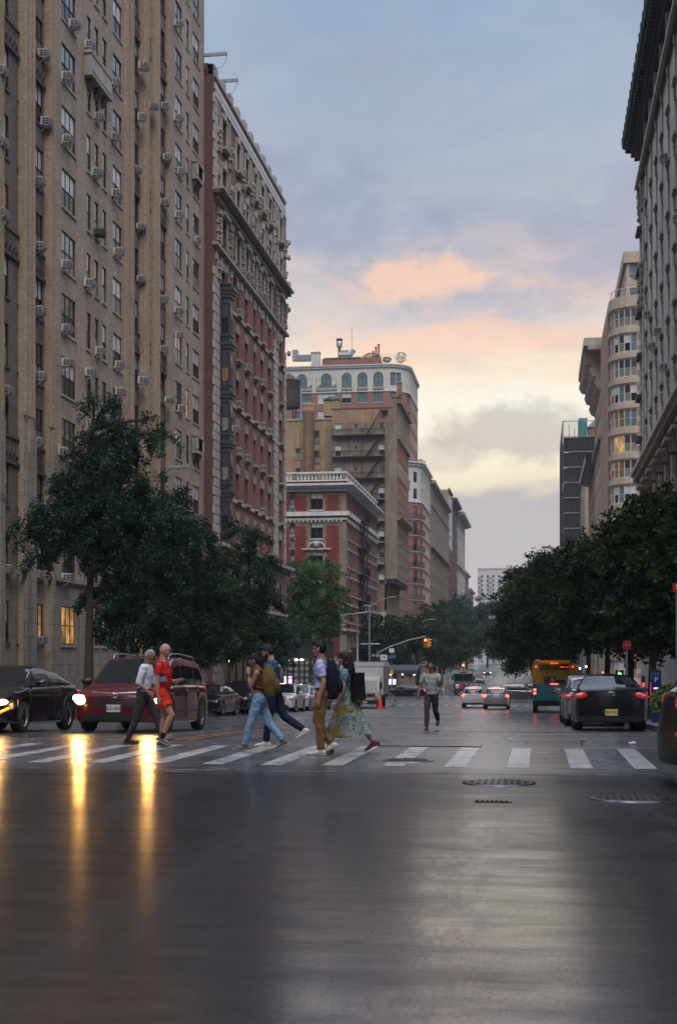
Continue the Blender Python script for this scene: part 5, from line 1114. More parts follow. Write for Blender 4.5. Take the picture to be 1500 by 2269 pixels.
def far_tower():
    Y = 880; X0, X1 = XW(1058, Y), XW(1152, Y); zc = ZC(X0, Y); top = EYE+201/F0*zc; B = Building('hazy_tower_block', 'hazy grey tower block with rows of balconies far beyond the trees', X0, Y, 'tower'); L = X1-X0; base = -8
    P = (X0, Y); n = 15; cw = L/n; ops = []
    zs = np.arange(-6, top-2.5, 2.9)
    B.wall(P, XU, L, base, top, [(i*cw+.35, (i+1)*cw-.35, z, z+1.7, K('da')) for z in zs for i in range(n) if i % 2], 'grey_stone', depth=.2)
    for i in range(0, n, 4): 
        for z in zs: B.bar('balcony', P, XU, i*cw, i*cw+cw*1.1, z, z+1.0, 1.3, 'stone_light')
    B.mb('penthouse').box(X0+L*.66, X0+L*.8, Y+2, Y+8, top, top+3, 'grey_stone'); B.bar('parapet', P, XU, 0, L, top, top+.9, .3, 'stone_light')
    body(B, X0, X1, Y+.5, Y+20, base, top); B.mb('wall').face([(X0, Y, base), (X0, Y+20, base), (X0, Y+20, top), (X0, Y, top)], 'grey_stone'); B.done()
far_tower()
# the blocks on the near side of the intersection, behind the viewer, shade the street and show up in the car panels
street_block('brick_apartment_block', 'brown brick apartment block on the near left corner of the intersection', -22.2, -70, -5, 46, 'brown_brick', 3.1, 3.0, 1.2, 1.9, seed=31, base=-1)
street_block('brick_apartment_block', 'brown brick apartment block on the near right corner of the intersection', 7.5, -70, -5, 44, 'brown_brick', 3.1, 3.0, 1.2, 1.9, side='R', seed=32, base=-1, sidem='brown_brick')
# ------------------------------------------------------------------ trees
def tree(name, label, x, y, blobs, trunk_r, nleaf, ls, mats, seed=0, droop=.5, group=None, trunk_h=3.0, spray=1.1, dens=140, lean=(0, 0), z0=None, bark='bark'):
    """blobs: (dx, dy, z above ground, rx, ry, rz).  Leaves sit along short drooping twigs that start on limbs"""
    rs = np.random.RandomState(seed+1); rnd = random.Random(seed); g = gz(y)+.12 if z0 is None else z0
    r = root(name, (x, y, g), 0, label, 'tree', group); b = MB()
    top = max(bl[2]+bl[5]*.5 for bl in blobs); spine = []
    for i in range(7):
        f = i/6; spine.append(Vector((lean[0]*f+rnd.uniform(-.1, .1)*f, lean[1]*f+rnd.uniform(-.1, .1)*f, top*f)))
    b.tube(spine, [trunk_r*(1.25 if i == 0 else 1)*(1-.8*i/6) for i in range(7)], bark, 9)
    cen = []; vol = np.array([bl[3]*bl[4]*bl[5] for bl in blobs]); ntw = max(20, int(nleaf/dens)); pick = rs.choice(len(blobs), ntw, p=(vol**.75)/sum(vol**.75))
    for bl in blobs:
        c = Vector(bl[:3]); h = max(trunk_h*.8, min(top*.9, c.z-bl[5]*.7)); f = h/top; s = spine[int(f*6)].lerp(spine[min(6, int(f*6)+1)], f*6-int(f*6)); m = s.lerp(c, .5)+Vector((0, 0, .12*bl[5]))
        b.tube([s, m, c], [trunk_r*.5, trunk_r*.33, trunk_r*.16], bark, 6)
        for k in range(5):
            d = Vector((rnd.uniform(-1, 1)*bl[3], rnd.uniform(-1, 1)*bl[4], rnd.uniform(-.5, .9)*bl[5]))*.75
            b.tube([m.lerp(c, rnd.random()), c+d*.5+Vector((0, 0, .1)), c+d], [trunk_r*.16, trunk_r*.09, .012], bark, 4)
    b.build('trunk', r)
    # twigs
    bl = np.array(blobs)[pick]; dirs = rs.normal(size=(ntw, 3)); dirs /= np.linalg.norm(dirs, axis=1)[:, None]
    rad = rs.uniform(.25, 1.0, ntw)**.55*rs.uniform(.72, 1.26, ntw); st = bl[:, :3]+dirs*bl[:, 3:6]*rad[:, None]
    od = dirs.copy(); od[:, 2] = od[:, 2]*.35-droop*rs.uniform(.2, 1.2, ntw); od /= np.linalg.norm(od, axis=1)[:, None]
    ln = spray*rs.uniform(.4, 1.15, ntw); tone = rs.choice(len(mats), ntw, p=np.array([.5, .2, .3][:len(mats)])/sum([.5, .2, .3][:len(mats)]))
    N = ntw*dens; ti = np.repeat(np.arange(ntw), dens); t = rs.uniform(0, 1, N)
    p = st[ti]+od[ti]*(ln[ti]*t)[:, None]; p[:, 2] -= droop*.35*(t**2)*ln[ti]; p += rs.normal(size=(N, 3))*(.16*spray*(1.1-.6*t))[:, None]
    keep = p[:, 2] > .4; p = p[keep]; ti = ti[keep]; N = len(p)
    a = rs.normal(size=(N, 3)); a /= np.linalg.norm(a, axis=1)[:, None]; u = rs.normal(size=(N, 3)); u[:, 2] -= .5; u -= a*(u*a).sum(1)[:, None]; u /= np.linalg.norm(u, axis=1)[:, None]; w = np.cross(a, u)
    s = (ls*rs.uniform(.6, 1.25, N))[:, None]
    V = np.stack([p-u*s*.55, p+w*s*.42-u*s*.05+a*s*.1, p+u*s*.6, p-w*s*.42-u*s*.05+a*s*.1], 1).reshape(-1, 3)
    me = bpy.data.meshes.new('crown'); me.vertices.add(4*N); me.vertices.foreach_set('co', V.ravel()); me.loops.add(4*N); me.loops.foreach_set('vertex_index', np.arange(4*N))
    me.polygons.add(N); me.polygons.foreach_set('loop_start', np.arange(N)*4); me.polygons.foreach_set('loop_total', np.full(N, 4))
    for m in mats: me.materials.append(M[m])
    mi = tone[ti]; fl = rs.uniform(size=N) < .18; mi[fl] = rs.choice(len(mats), fl.sum()); me.polygons.foreach_set('material_index', mi.astype(np.int32)); me.update(calc_edges=True)
    inst(me, 'crown', r); return r
BL = ['leaf_blue_a', 'leaf_blue_b', 'leaf_blue_c']; GR = ['leaf_green_a', 'leaf_green_b', 'leaf_green_c']; OL = ['leaf_olive_a', 'leaf_olive_b', 'leaf_olive_c']
def blobs_px(x, y, lst):
    """crown lobes given by photo column, row and size (metres) at the tree's own distance"""
    out = []; zc = ZC(x, y); g = gz(y)+.12
    for (px, py, rx, rz, dy) in lst:
        Y = y+dy; X = XW(px, Y); out.append((X-x, dy, ZW(py, X, Y)-g, rx, rx*.9, rz))
    return out
x, y = -17.4, YW(196, -17.4)
tree('street_tree', 'tall drooping dark green tree with bare reddish trunk in front of the tan tower', x, y, blobs_px(x, y, [(232, 900, .42, .75, 0), (265, 950, .6, .55, 0), (345, 925, .45, .3, 1), (320, 965, .7, .4, .5), (240, 1010, 1.2, .9, 0), (318, 1065, .75, .6, .5), (190, 1080, 1.2, .8, 0), (130, 1140, 1.1, .6, -.5), (75, 1165, .65, .4, -.5), (95, 1215, .5, .5, -.5), (250, 1130, 1.6, 1.1, 0),
    (350, 1150, 1.4, 1.1, 1), (190, 1190, 1.1, .7, 0), (300, 1230, 1.6, 1.1, .5), (250, 1330, 1.2, .8, .5), (330, 1330, 1.4, .9, 1), (290, 1400, .9, .5, .5)]), .20, 92000, .095, BL, 1, .9, trunk_h=5.5, lean=(.2, 0), spray=.85)
x, y = -17.4, YW(272, -17.4)
tree('street_tree', 'dark green tree with thick trunk hidden behind the maroon minivan', x, y, blobs_px(x, y, [(375, 1115, .8, .7, 1), (405, 1190, 1.1, .9, 2), (370, 1260, 1.5, 1.0, 1), (440, 1290, 1.4, 1.0, 2), (380, 1380, 1.5, .8, 1), (300, 1300, 1.2, 1.0, 0), (450, 1390, 1.1, .7, 2)]), .2, 44000, .10, ['leaf_blue_a', 'leaf_green_c', 'leaf_blue_c'], 2, .7, trunk_h=5, spray=.85)
x, y = -17.4, YW(440, -17.4)
tree('street_tree', 'broad dark tree over the parked cars between the drooping tree and the ornate building', x, y, blobs_px(x, y, [(430, 1175, .7, .6, 0), (462, 1250, 1.1, .7, 0), (420, 1300, 1.4, 1.0, 0), (480, 1340, 1.6, .9, 1), (440, 1410, 1.7, .8, 0), (510, 1420, 1.1, .6, 1), (400, 1440, 1.2, .5, 0)]), .18, 38000, .12, ['leaf_olive_a', 'leaf_blue_b', 'leaf_blue_c'], 3, .5, spray=.9)
x, y = -17.4, YW(552, -17.4)
tree('street_tree', 'dark pointed tree in front of the ornate brick building', x, y, blobs_px(x, y, [(535, 1178, .75, .6, 0), (578, 1190, .6, .35, 0), (520, 1230, 1.1, .7, 0), (575, 1250, 1.0, .7, 0), (545, 1310, 1.7, .9, 0), (600, 1330, .9, .6, 0), (520, 1380, 1.8, .9, 0), (590, 1390, 1.2, .6, 0), (560, 1440, 1.5, .5, 0)]), .17, 38000, .125, ['leaf_blue_b', 'leaf_green_c', 'leaf_blue_c'], 4, .5, spray=.95)
x, y = -17.2, YW(612, -17.2)-6
tree('young_street_tree', 'small silvery leaved tree beside the dark sidewalk shed', x, y, blobs_px(x, y, [(600, 1400, .8, .7, 0), (632, 1425, .7, .6, 0), (608, 1460, .8, .5, 0), (640, 1395, .4, .4, 0)]), .07, 7000, .11, ['leaf_grey', 'leaf_blue_b', 'leaf_blue_a'], 5, .3, spray=.7, trunk_h=1.5, dens=90)
x, y = -25.0, 149
tree('street_tree', 'brighter green bushy tree in front of the red painted corner building', x, y, blobs_px(x, y, [(672, 1262, 1.3, 1.1, 0), (722, 1262, 1.2, .9, 0), (650, 1300, 1.4, 1.1, 0), (700, 1310, 2.2, 1.5, 0), (748, 1310, 1.1, .9, 0), (670, 1350, 2.0, 1.3, 0), (730, 1365, 2.0, 1.4, 0), (690, 1400, 2.6, 1.3, 0), (762, 1350, .8, .7, 0)]), .22, 40000, .19, GR, 6, .2, spray=1.5, dens=110)
far = [(-18, 172, [(862, 1395, 2.0, 1.4, 0), (885, 1430, 2.6, 1.8, 0), (848, 1450, 2.0, 1.6, 0), (900, 1385, 1.6, 1.2, 0)], 'dark rounded tree behind the lamp post, nearest of the far left row'),
    (-17.5, 200, [(925, 1395, 2.6, 1.8, 0), (960, 1420, 3.2, 2.2, 0), (905, 1440, 3, 2.2, 0), (985, 1450, 2.4, 1.6, 0)], 'dark tree beyond the green banner on the far left pavement'),
    (-17.5, 245, [(990, 1380, 3.2, 2.4, 0), (960, 1370, 2.6, 2, 0), (1005, 1420, 3.6, 2.6, 0), (1020, 1440, 3, 2, 0)], 'dark tree above the brown delivery truck on the far left pavement'),
    (-16, 310, [(1005, 1350, 3.4, 2.8, 0), (1030, 1385, 3.4, 2.6, 0), (1040, 1415, 2.6, 2.0, 0), (995, 1365, 3, 2.4, 0)], 'tall far tree shading parked cars on the rising street'),
    (-14.5, 400, [(1045, 1345, 4.0, 3.2, 0), (1066, 1385, 4.0, 3.2, 0), (1056, 1360, 3.8, 3.0, 0), (1072, 1420, 3, 2.4, 0)], 'far blue green tree near the crest of the street, left side'),
    (-10, 520, [(1080, 1350, 5, 4, 0), (1105, 1385, 6, 4.5, 0), (1092, 1420, 6, 4, 0), (1120, 1425, 5, 3.5, 0)], 'hazy tree closing the view at the street crest'),
    (4.5, 540, [(1140, 1370, 7, 6, 0), (1165, 1400, 7, 6, 0), (1130, 1435, 5, 4, 0)], 'hazy tree at the street crest behind the white crossing car'),
    (4.0, 330, [(1170, 1390, 4.0, 3.0, 0), (1188, 1425, 3.5, 2.6, 0), (1180, 1350, 4, 3, 0)], 'far tree on the right pavement beyond the drooping tree')]
for i, (x, y, lst, lb) in enumerate(far):
    tree('street_tree', lb, x, y, blobs_px(x, y, lst), .3, 16000 if y < 350 else 11000, .30 if y < 260 else .42 if y < 450 else .6, OL if i < 3 else BL, 20+i, .25, group='trees along the far street', spray=2.2 if y < 300 else 3.2, dens=110, bark='bark_dark')
right = [(3.9, 47.5, [(1480, 1110, .75, .45, 1), (1440, 1140, .8, .45, 1), (1500, 1180, 1.1, .6, 0), (1430, 1195, .8, .5, 1), (1385, 1170, .55, .35, 1), (1480, 1250, 1.3, .7, 0), (1420, 1270, 1.1, .6, 0), (1510, 1310, 1.2, .7, 0), (1450, 1340, 1.2, .7, 0), (1390, 1240, .7, .4, 1), (1500, 1390, 1.1, .6, 0)], 'large leaved tree hanging over the right pavement, nearest on that side', .14, 26000, 50),
    (4.0, 60, [(1330, 1220, 1.2, .7, 0), (1380, 1240, 1.5, .8, 0), (1420, 1300, 1.8, 1.0, 0), (1340, 1290, 1.7, .9, 0), (1290, 1330, 1.4, .8, 0), (1400, 1380, 1.8, .8, 0), (1330, 1380, 1.6, .8, 0), (1470, 1400, 1.2, .7, 0)], 'dense dark tree behind the black parked sedan', .15, 40000, 90),
    (3.9, 78, [(1280, 1255, 1.6, 1.0, 0), (1240, 1290, 1.8, 1.1, 0), (1310, 1320, 2.2, 1.2, 0), (1215, 1340, 1.6, 1.0, 0), (1270, 1365, 2.4, 1.0, 0), (1340, 1385, 2.0, .9, 0), (1225, 1375, 1.5, .8, 0)], 'dense dark tree above the yellow and teal bus', .16, 40000, 90),
    (3.7, 101, [(1190, 1280, 1.6, 1.1, 0), (1230, 1265, 2.0, 1.2, 0), (1165, 1330, 1.7, 1.3, 0), (1210, 1350, 2.6, 1.6, 0), (1150, 1400, 1.4, 1.2, 0), (1200, 1420, 2.6, 1.4, 0)], 'dark tree at the right corner before the cross street', .2, 34000, 100),
    (3.4, 158, [(1165, 1300, 1.8, 1.2, 0), (1190, 1275, 2.6, 1.6, 0), (1138, 1345, 1.4, 1.3, 0), (1165, 1345, 3.0, 2.2, 0), (1125, 1400, 2.0, 1.8, 0), (1165, 1420, 3.4, 2.2, 0), (1152, 1440, 1.6, 1.0, 0), (1192, 1455, 2.2, 1.1, 0), (1138, 1300, .6, .5, 0)], 'willow like drooping tree with feathery edge against the sky', .22, 40000, 110)]
for i, (x, y, lst, lb, lsz, n, dn) in enumerate(right):
    tree('street_tree', lb, x, y, blobs_px(x, y, lst), .16+.02*i, n, lsz if i else .17, OL, 40+i, .75 if i == 4 else .35, spray=(1.0, 1.1, 1.3, 1.6, 2.2)[i], dens=dn, bark='bark_dark', trunk_h=3.5)
x, y = 3.55, 38.6
def shrub(name, label, x, y, z, R_, H, n, ls, mats, seed):
    rs = np.random.RandomState(seed); b = MB(); r = root(name, (x, y, z), 0, label, 'shrub')
    for i in range(9): a = rs.uniform(0, 6.28); b.tube([(0, 0, 0), (R_*.3*math.cos(a), R_*.3*math.sin(a), H*.5), (R_*.7*math.cos(a), R_*.7*math.sin(a), H*rs.uniform(.7, 1))], [.02, .012, .005], 'bark', 4)
    b.build('stem', r); b = MB()
    for i in range(n):
        d = rs.normal(size=3); d /= np.linalg.norm(d); p = Vector((d[0]*R_, d[1]*R_, H*.55+d[2]*H*.48))*1.0; p = Vector((p.x*rs.uniform(.5, 1), p.y*rs.uniform(.5, 1), p.z)); u = Vector(rs.normal(size=3)).normalized(); v = u.orthogonal().normalized(); s = ls*rs.uniform(.6, 1.2)
        b.face([p-u*s*.6, p+v*s*.35, p+u*s*.6, p-v*s*.35], mats[rs.randint(len(mats))])
    b.build('foliage', r); return r
shrub('planter_shrub', 'bright yellow green bush at the kerb right of the black sedan', 3.75, 39.4, gz(39)+.14, .62, 1.05, 1500, .10, ['leaf_lime', 'leaf_green_b', 'leaf_green_c', 'leaf_green_b'], 3)
for px, py, Y, Rr, H, n, lb in ((823, 806, 295, 2.3, 2.2, 900, 'round dark green roof bush left of the chimney pipes'), (857, 804, 293, 1.1, 1.2, 350, 'small pale roof plant on the white crowned block'), (888, 806, 292, 1.4, 2.4, 260, 'wispy tall roof plant near the rounded corner of the white crowned block'), (916, 1036, 264, 1.3, 1.4, 400, 'roof garden plant above the balconied corner building'), (932, 1040, 266, 1.0, 1.9, 240, 'wispy roof plant on the balconied corner building')):
    X_ = XW(px, Y); shrub('roof_plant', lb, X_, Y, ZW(py, X_, Y), Rr, H, n, .26, ['leaf_green_a', 'leaf_green_c', 'leaf_grey'], int(px))
# ------------------------------------------------------------------ cars
SPEC = {
 'sedan': dict(L=4.86, W=1.83, wb=2.78, wr=.335, gc=.19,
   zt=[(-2.43, .99), (-2.41, 1.03), (-2.25, 1.07), (-1.6, 1.05), (.0, .99), (1.05, .96), (1.8, .86), (2.25, .74), (2.40, .70), (2.43, .67)],
   zr=[(-2.05, 1.04), (-1.75, 1.17), (-1.15, 1.38), (-.5, 1.445), (.0, 1.45), (.35, 1.42), (1.2, .97)], ws=(.30, 1.18), rw=(-2.02, -1.12), side=(-1.5, .85), bp=[(-.35, .1)], top=.66),
 'suv': dict(L=4.7, W=1.9, wb=2.75, wr=.37, gc=.22,
   zt=[(-2.35, 1.02), (-2.33, 1.06), (-2.2, 1.12), (-1.0, 1.10), (.6, 1.06), (1.0, 1.05), (1.85, .98), (2.2, .88), (2.33, .84), (2.35, .82)],
   zr=[(-2.28, 1.08), (-2.15, 1.30), (-1.95, 1.58), (-1.5, 1.66), (-.4, 1.70), (.25, 1.66), (1.02, 1.08)], ws=(.22, 1.0), rw=(-2.28, -1.92), side=(-2.0, .75), bp=[(-1.1, .12), (-.15, .1)], top=.72),
 'minivan': dict(L=5.08, W=1.97, wb=3.03, wr=.36, gc=.20,
   zt=[(-2.54, .98), (-2.52, 1.02), (-2.4, 1.08), (-1.0, 1.08), (1.0, 1.04), (1.45, 1.02), (2.05, .92), (2.4, .80), (2.52, .77), (2.54, .75)],
   zr=[(-2.48, 1.08), (-2.38, 1.3), (-2.2, 1.6), (-1.8, 1.70), (-.4, 1.74), (.35, 1.70), (.62, 1.62), (1.52, 1.03)], ws=(.52, 1.48), rw=(-2.47, -2.15), side=(-2.2, 1.1), bp=[(-1.15, .1), (.05, .1)], top=.76),
}
def lerp(a, b, t): return a+(b-a)*t
def car(name, label, cat, x, y, heading, kind, paint, head='head_off', tail='tail_red', plate=None, plate_m='plate_white', scale=1, group=None, rim='alloy', detail=2, rails=False, brake=False, headtop=.80, lights=True, lampside=(1, 1), zoff=0):
    sp = SPEC[kind]; L, W, wb, wr = sp['L'], sp['W'], sp['wb'], sp['wr']; h = W/2; hx = L/2
    sl = slope(y)*math.sin(heading)
    r = root(name, (x, y, gz(y)+zoff), heading, label, cat, group, ry=-math.atan(sl)); r.scale = (scale,)*3
    zt = lambda q: float(np.interp(q, [p[0] for p in sp['zt']], [p[1] for p in sp['zt']])); zx = [p[0] for p in sp['zr']]; zrv = [p[1] for p in sp['zr']]; zmax = max(zrv)
    zr = lambda q: float(np.interp(q, zx, zrv)) if zx[0] <= q <= zx[-1] else -1
    LM = detail > 1 and lights; lights = lights and not LM
    n = 92 if detail > 1 else 56; xs = [-hx+L*(.5-.5*math.cos(PI*i/n))*.35+L*(i/n)*.65 for i in range(n+1)]; axles = (wb/2+.02, -wb/2+.02); ar = wr+.06
    def ring(q):
        end = min(1, max(0, (abs(q)-hx+.75)/.75)); w = h*(1-.10*end**2.2-.015*abs(q)/hx); gc = sp['gc']+.05*end
        zb = gc
        for a in axles:
            d = abs(q-a)
            if d < ar: zb = max(zb, .0+math.sqrt(max(0, ar*ar-d*d))+wr*.98)
        t = zt(q); t = max(t, zb+.06); P = []
        low = [(.95, zb), (.985, zb+.05*(t-zb)), (1.0, lerp(zb, t, .3)), (1.0, lerp(zb, t, .5)), (.99, lerp(zb, t, .72)), (.975, lerp(zb, t, .86)), (.95, lerp(zb, t, .95)), (.92, t)]
        ks = np.linspace(0, 7, 15)
        for k in ks: P.append((w*float(np.interp(k, range(8), [a[0] for a in low])), float(np.interp(k, range(8), [a[1] for a in low]))))
        z = zr(q)
        if z > t+.015:
            f = min(1, (z-t)/(zmax-t)); yt = w*lerp(.88, sp['top'], f); yb = w*.885
            for s in (0, .25, .5, .75, 1): P.append((lerp(yb, yt, s**1.6), lerp(t+.005, z-.06*f, s)))
            for s, zz in ((.95, .032), (.84, .006), (.5, -.020), (.2, -.032), (0, -.034)): P.append((yt*s, z-zz*f-.004))
        else:
            cr = .045*(1-end*.5)
            for s in np.linspace(.88, 0, 10): P.append((w*s, t+cr*(1-(s/.9)**2)+.004))
        bul = .18*end**2; ins = lambda z: end**2*(.085*max(0, (z-.58)/.45)**1.5+.05*max(0, (.36-z)/.2))
        sg = 1 if q > 0 else -1
        return [(q-sg*(bul*(yy/h)**2+ins(zz)), yy, zz) for yy, zz in P], w
    rings = [ring(q)[0] for q in xs]; B = {}
    def mb(k): return B.setdefault(k, MB())
    nr = len(rings[0])
    front = zt(hx); hz1 = zt(hx-.12)+.0; HT, HX = (.16, .42) if kind == 'sedan' else (.28, .60) if kind == 'minivan' else (.18, .5)
    def cls(xm, j, ym, zm):
        zr_ = zr(xm); 
        if zr_ > 0 and j >= 15:
            t = zt(xm)
            if zr_-t > .06:
                inws = sp['ws'][0] < xm < sp['ws'][1]; inrw = sp['rw'][0] < xm < sp['rw'][1]
                if j >= 20 and (inws or inrw): return 'windshield' if inws else 'rear_window'
                if 15 <= j < 18 and sp['side'][0] < xm < sp['side'][1]:
                    for c, d in sp['bp']:
                        if abs(xm-c) < d/2+.02: return 'pillar'
                    return 'side_window'
                if 15 <= j < 19: return 'body'
        if j < 15 and lights:
            if hz1-HT < zm < hz1-.015 and ym > h*.50 and xm > hx-HX*(.35+.65*(zm-hz1+HT)/HT): return 'headlight'
            if xm < -hx+.30 and ym > h*.55 and .78 < zm < .80+.19: return 'tail_light'
        if j < 2: return 'skirt'
        return 'body'
    PM = {'body': paint, 'skirt': 'plastic_black' if kind == 'suv' else paint, 'windshield': 'car_glass', 'rear_window': 'car_glass', 'side_window': 'car_glass', 'pillar': 'plastic_black', 'headlight': head, 'tail_light': tail}
    NM = {'skirt': 'body', 'pillar': 'body'}
    for i in range(len(xs)-1):
        for j in range(nr-1):
            A, Bq, Cq, D = rings[i][j], rings[i+1][j], rings[i+1][j+1], rings[i][j+1]
            xm = (A[0]+Cq[0])/2; ym = (A[1]+Cq[1])/2; zm = (A[2]+Cq[2])/2; k = cls(xm, j, ym, zm)
            for s in (1, -1):
                kk = k; kn = NM.get(kk, kk)
                if kn in ('headlight', 'tail_light', 'side_window'): kn += '#R' if s < 0 else '#L'
                pts = [(p[0], p[1]*s, p[2]) for p in (A, Bq, Cq, D)]
                mb(kn).face(pts if s > 0 else pts[::-1], PM[kk], True)
    # nose and tail caps
    ys = np.linspace(-1, 1, 29)
    for e, R0 in ((1, rings[-1]), (-1, rings[0])):
        low = R0[:15]; rows = []
        for (q, w, z) in low:
            rows.append([(q+e*.18*((w/h)**2)*(1-(s)**2), w*s, z) for s in ys])
        for i in range(len(rows)-1):
            for j in range(len(ys)-1):
                a, c = rows[i][j], rows[i+1][j+1]; ym = abs(a[1]+c[1])/2; zm = (a[2]+c[2])/2; s = 'L' if (a[1]+c[1]) > 0 else 'R'; k = 'body'; m = paint
                if e > 0:
                    zt0, zt1 = hz1-HT-.03, hz1-.01
                    if lights and ym > h*.56 and zt0+.09*(1-(ym/h-.56)/.4) < zm < zt1: k, m = 'headlight#'+s, head
                    elif ym < h*.50 and lerp(sp['gc'], front, .60) < zm < lerp(sp['gc'], front, .93): k, m = 'grille', 'plastic_black'
                    elif ym < h*.66 and sp['gc']+.04 < zm < lerp(sp['gc'], front, .36): k, m = 'grille', 'plastic_black'
                else:
                    if lights and ym > h*(.48 if kind == 'sedan' else .6) and .78+.12*max(0, 1-(ym/h-.48)/.3) < zm < .80+.19: k, m = 'tail_light#'+s, tail
                    elif zm < .38: m = 'plastic_black'
                mb(k).face([rows[i][j], rows[i][j+1], rows[i+1][j+1], rows[i+1][j]][::e], m, True)
        up = R0[14:]; ztl = R0[14][2]; full = up+[(p[0], -p[1], p[2]) for p in up[::-1][1:]]
        for p, q2 in zip(full[:-1], full[1:]): mb('body').face([p, q2, (q2[0], q2[1], ztl), (p[0], p[1], ztl)], paint, True)
    for k, b in B.items():
        nm = k.split('#')[0]; o = b.build(nm, r)
        if k in ('body',):
            pass
    # floor pan and wheel wells
    b = MB(); b.box(-hx+.25, hx-.25, -h*.84, h*.84, sp['gc']+.02, .62, 'plastic_black'); 
    b.build('underbody', r)
    for a in axles:
        for s in (1, -1):
            w = MB(); mt = Matrix.Translation((a, s*(h-.12), wr)) @ Matrix.Rotation(PI/2*(-s), 4, 'X')
            prof = [(wr*.62, -.10), (wr*.93, -.11), (wr, -.07), (wr, .07), (wr*.93, .11), (wr*.62, .10)]
            rows = [[mt @ Vector((rr*math.cos(t), rr*math.sin(t), z)) for t in (2*PI*q/20 for q in range(20))] for rr, z in prof]; w.grid(rows, 'tyre', closed=True); wo = w.build('wheel', r)
            w = MB(); w.face([mt @ Vector((wr*.64*math.cos(2*PI*q/20), wr*.64*math.sin(2*PI*q/20), .05)) for q in range(20)], 'alloy_dark')
            for q in range(5):
                for dd in (-.12, .12):
                    t = 2*PI*q/5; c, d = math.cos(t+dd), math.sin(t+dd); P = [(.05*math.cos(t-1), .05*math.sin(t-1)), (.05*math.cos(t+1), .05*math.sin(t+1)), (wr*.63*math.cos(t+dd*1.6+.05), wr*.63*math.sin(t+dd*1.6+.05)), (wr*.63*math.cos(t+dd*1.6-.06), wr*.63*math.sin(t+dd*1.6-.06))]
                    w.face([mt @ Vector((p[0], p[1], .085)) for p in P], rim)
            rows = [[mt @ Vector((rr*math.cos(t), rr*math.sin(t), z)) for t in (2*PI*q/20 for q in range(20))] for rr, z in ((wr*.66, .06), (wr*.66, .105), (wr*.60, .10), (wr*.60, .06))]; w.grid(rows, rim, closed=True)
            rm = w.build('rim', wo)
    if LM:
        dxz = lambda z: .085*max(0, (z-.58)/.45)**1.5
        for s in (1, -1):
            y0, z0, ry, rz = {'sedan': (.73, hz1-.10, .23, .072), 'suv': (.76, hz1-.10, .21, .085), 'minivan': (.74, hz1-.13, .27, .12)}[kind]; b = MB(); m3 = Matrix.Rotation(s*R(-34), 4, 'Z') @ Matrix.Rotation(R(24 if kind == 'minivan' else 10)*s, 4, 'X')
            b.ball((hx-.18*y0**2-dxz(z0)-.115, s*h*y0, z0), (.15, ry, rz), head, 18, 12, m3); b.build('headlight', r)
            y0, z0, ry, rz = {'sedan': (.74, .90, .27, .082), 'suv': (.80, .98, .20, .10), 'minivan': (.76, 1.0, .13, .18)}[kind]; b = MB(); m3 = Matrix.Rotation(s*R(26), 4, 'Z') @ Matrix.Rotation(-R(7)*s, 4, 'X')
            b.ball((-hx+.18*y0**2+dxz(z0)+.06, s*h*y0, z0), (.115, ry, rz), tail, 18, 12, m3); b.build('tail_light', r)
    mz = zt(sp['ws'][1]-.25)+.10
    for s in (1, -1):
        b = MB(); mx = sp['ws'][1]-.42; b.ball((mx, s*(h+.10), mz), (.09, .13, .085), paint if paint not in ('car_maroon',) else 'plastic_black', 10, 7); b.tube([(mx, s*h*.86, mz-.06), (mx, s*(h+.08), mz-.03)], .03, 'plastic_black', 5); b.face([(mx-.085, s*(h+.0), mz-.06), (mx-.085, s*(h+.2), mz-.06), (mx-.085, s*(h+.2), mz+.06), (mx-.085, s*(h+.0), mz+.06)], 'chrome'); b.build('mirror', r)
        if detail > 1:
            for hx_ in (sp['bp'][-1][0]+.12, sp['bp'][-1][0]-.95): b = MB(); b.tube([(hx_, s*h*1.0, zt(0)-.12), (hx_-.09, s*(h*1.0+.03), zt(0)-.11), (hx_-.2, s*h*1.0, zt(0)-.12)], .014, paint if paint != 'car_maroon' else 'chrome', 6); b.build('door_handle', r)
    if detail > 1:
        b = MB(); w0, w1 = sp['ws']
        z0 = zt(w1-.05)+.03
        b.tube([(w1-.04, -.5, z0), (w1-.30, .15, z0+.20)], .010, 'plastic_black', 4); b.tube([(w1-.04, .25, z0), (w1-.28, .75, z0+.17)], .010, 'plastic_black', 4); b.build('wiper', r)
        for s in (1, -1):  # door seams and belt trim
            b = MB(); 
            for c, d in sp['bp']: b.box(c-.006, c+.006, s*h*1.0-.012, s*h*1.0+.004, .32, zt(c)-.06, 'plastic_black')
            b.box(sp['side'][0], sp['side'][1], s*h*.905-.006, s*h*.905+.01, zt(0)+.0, zt(0)+.018, 'chrome'); b.build('door_trim', r)
    for e in (1, -1):
        if plate and (plate[1] == e):
            zp = .52 if e > 0 else (.47 if kind == 'sedan' else .78)
            q = hx+.01+e*0; zf = .035
            b = MB(); xx = e*(hx+.004)
            b.box(min(xx, xx+e*.02), max(xx, xx+e*.02), -.155, .155, zp-.08, zp+.08, plate_m); po = b.build('licence_plate', r)
            text(plate[0], 'plate_number', po, (xx+e*.022, 0, zp), (PI/2, 0, PI/2*e), .105, 'plate_ink')
    if rails:
        for s in (1, -1): b = MB(); b.tube([(-1.95, s*h*.63, zr(-1.9)+.01), (-1.75, s*h*.66, zmax+.035), (-.3, s*h*.68, zmax+.06), (.35, s*h*.67, zmax+.02), (.5, s*h*.66, zr(.5)-.0)], .022, 'chrome' if paint != 'car_black' else 'plastic_black', 6); b.build('roof_rail', r)
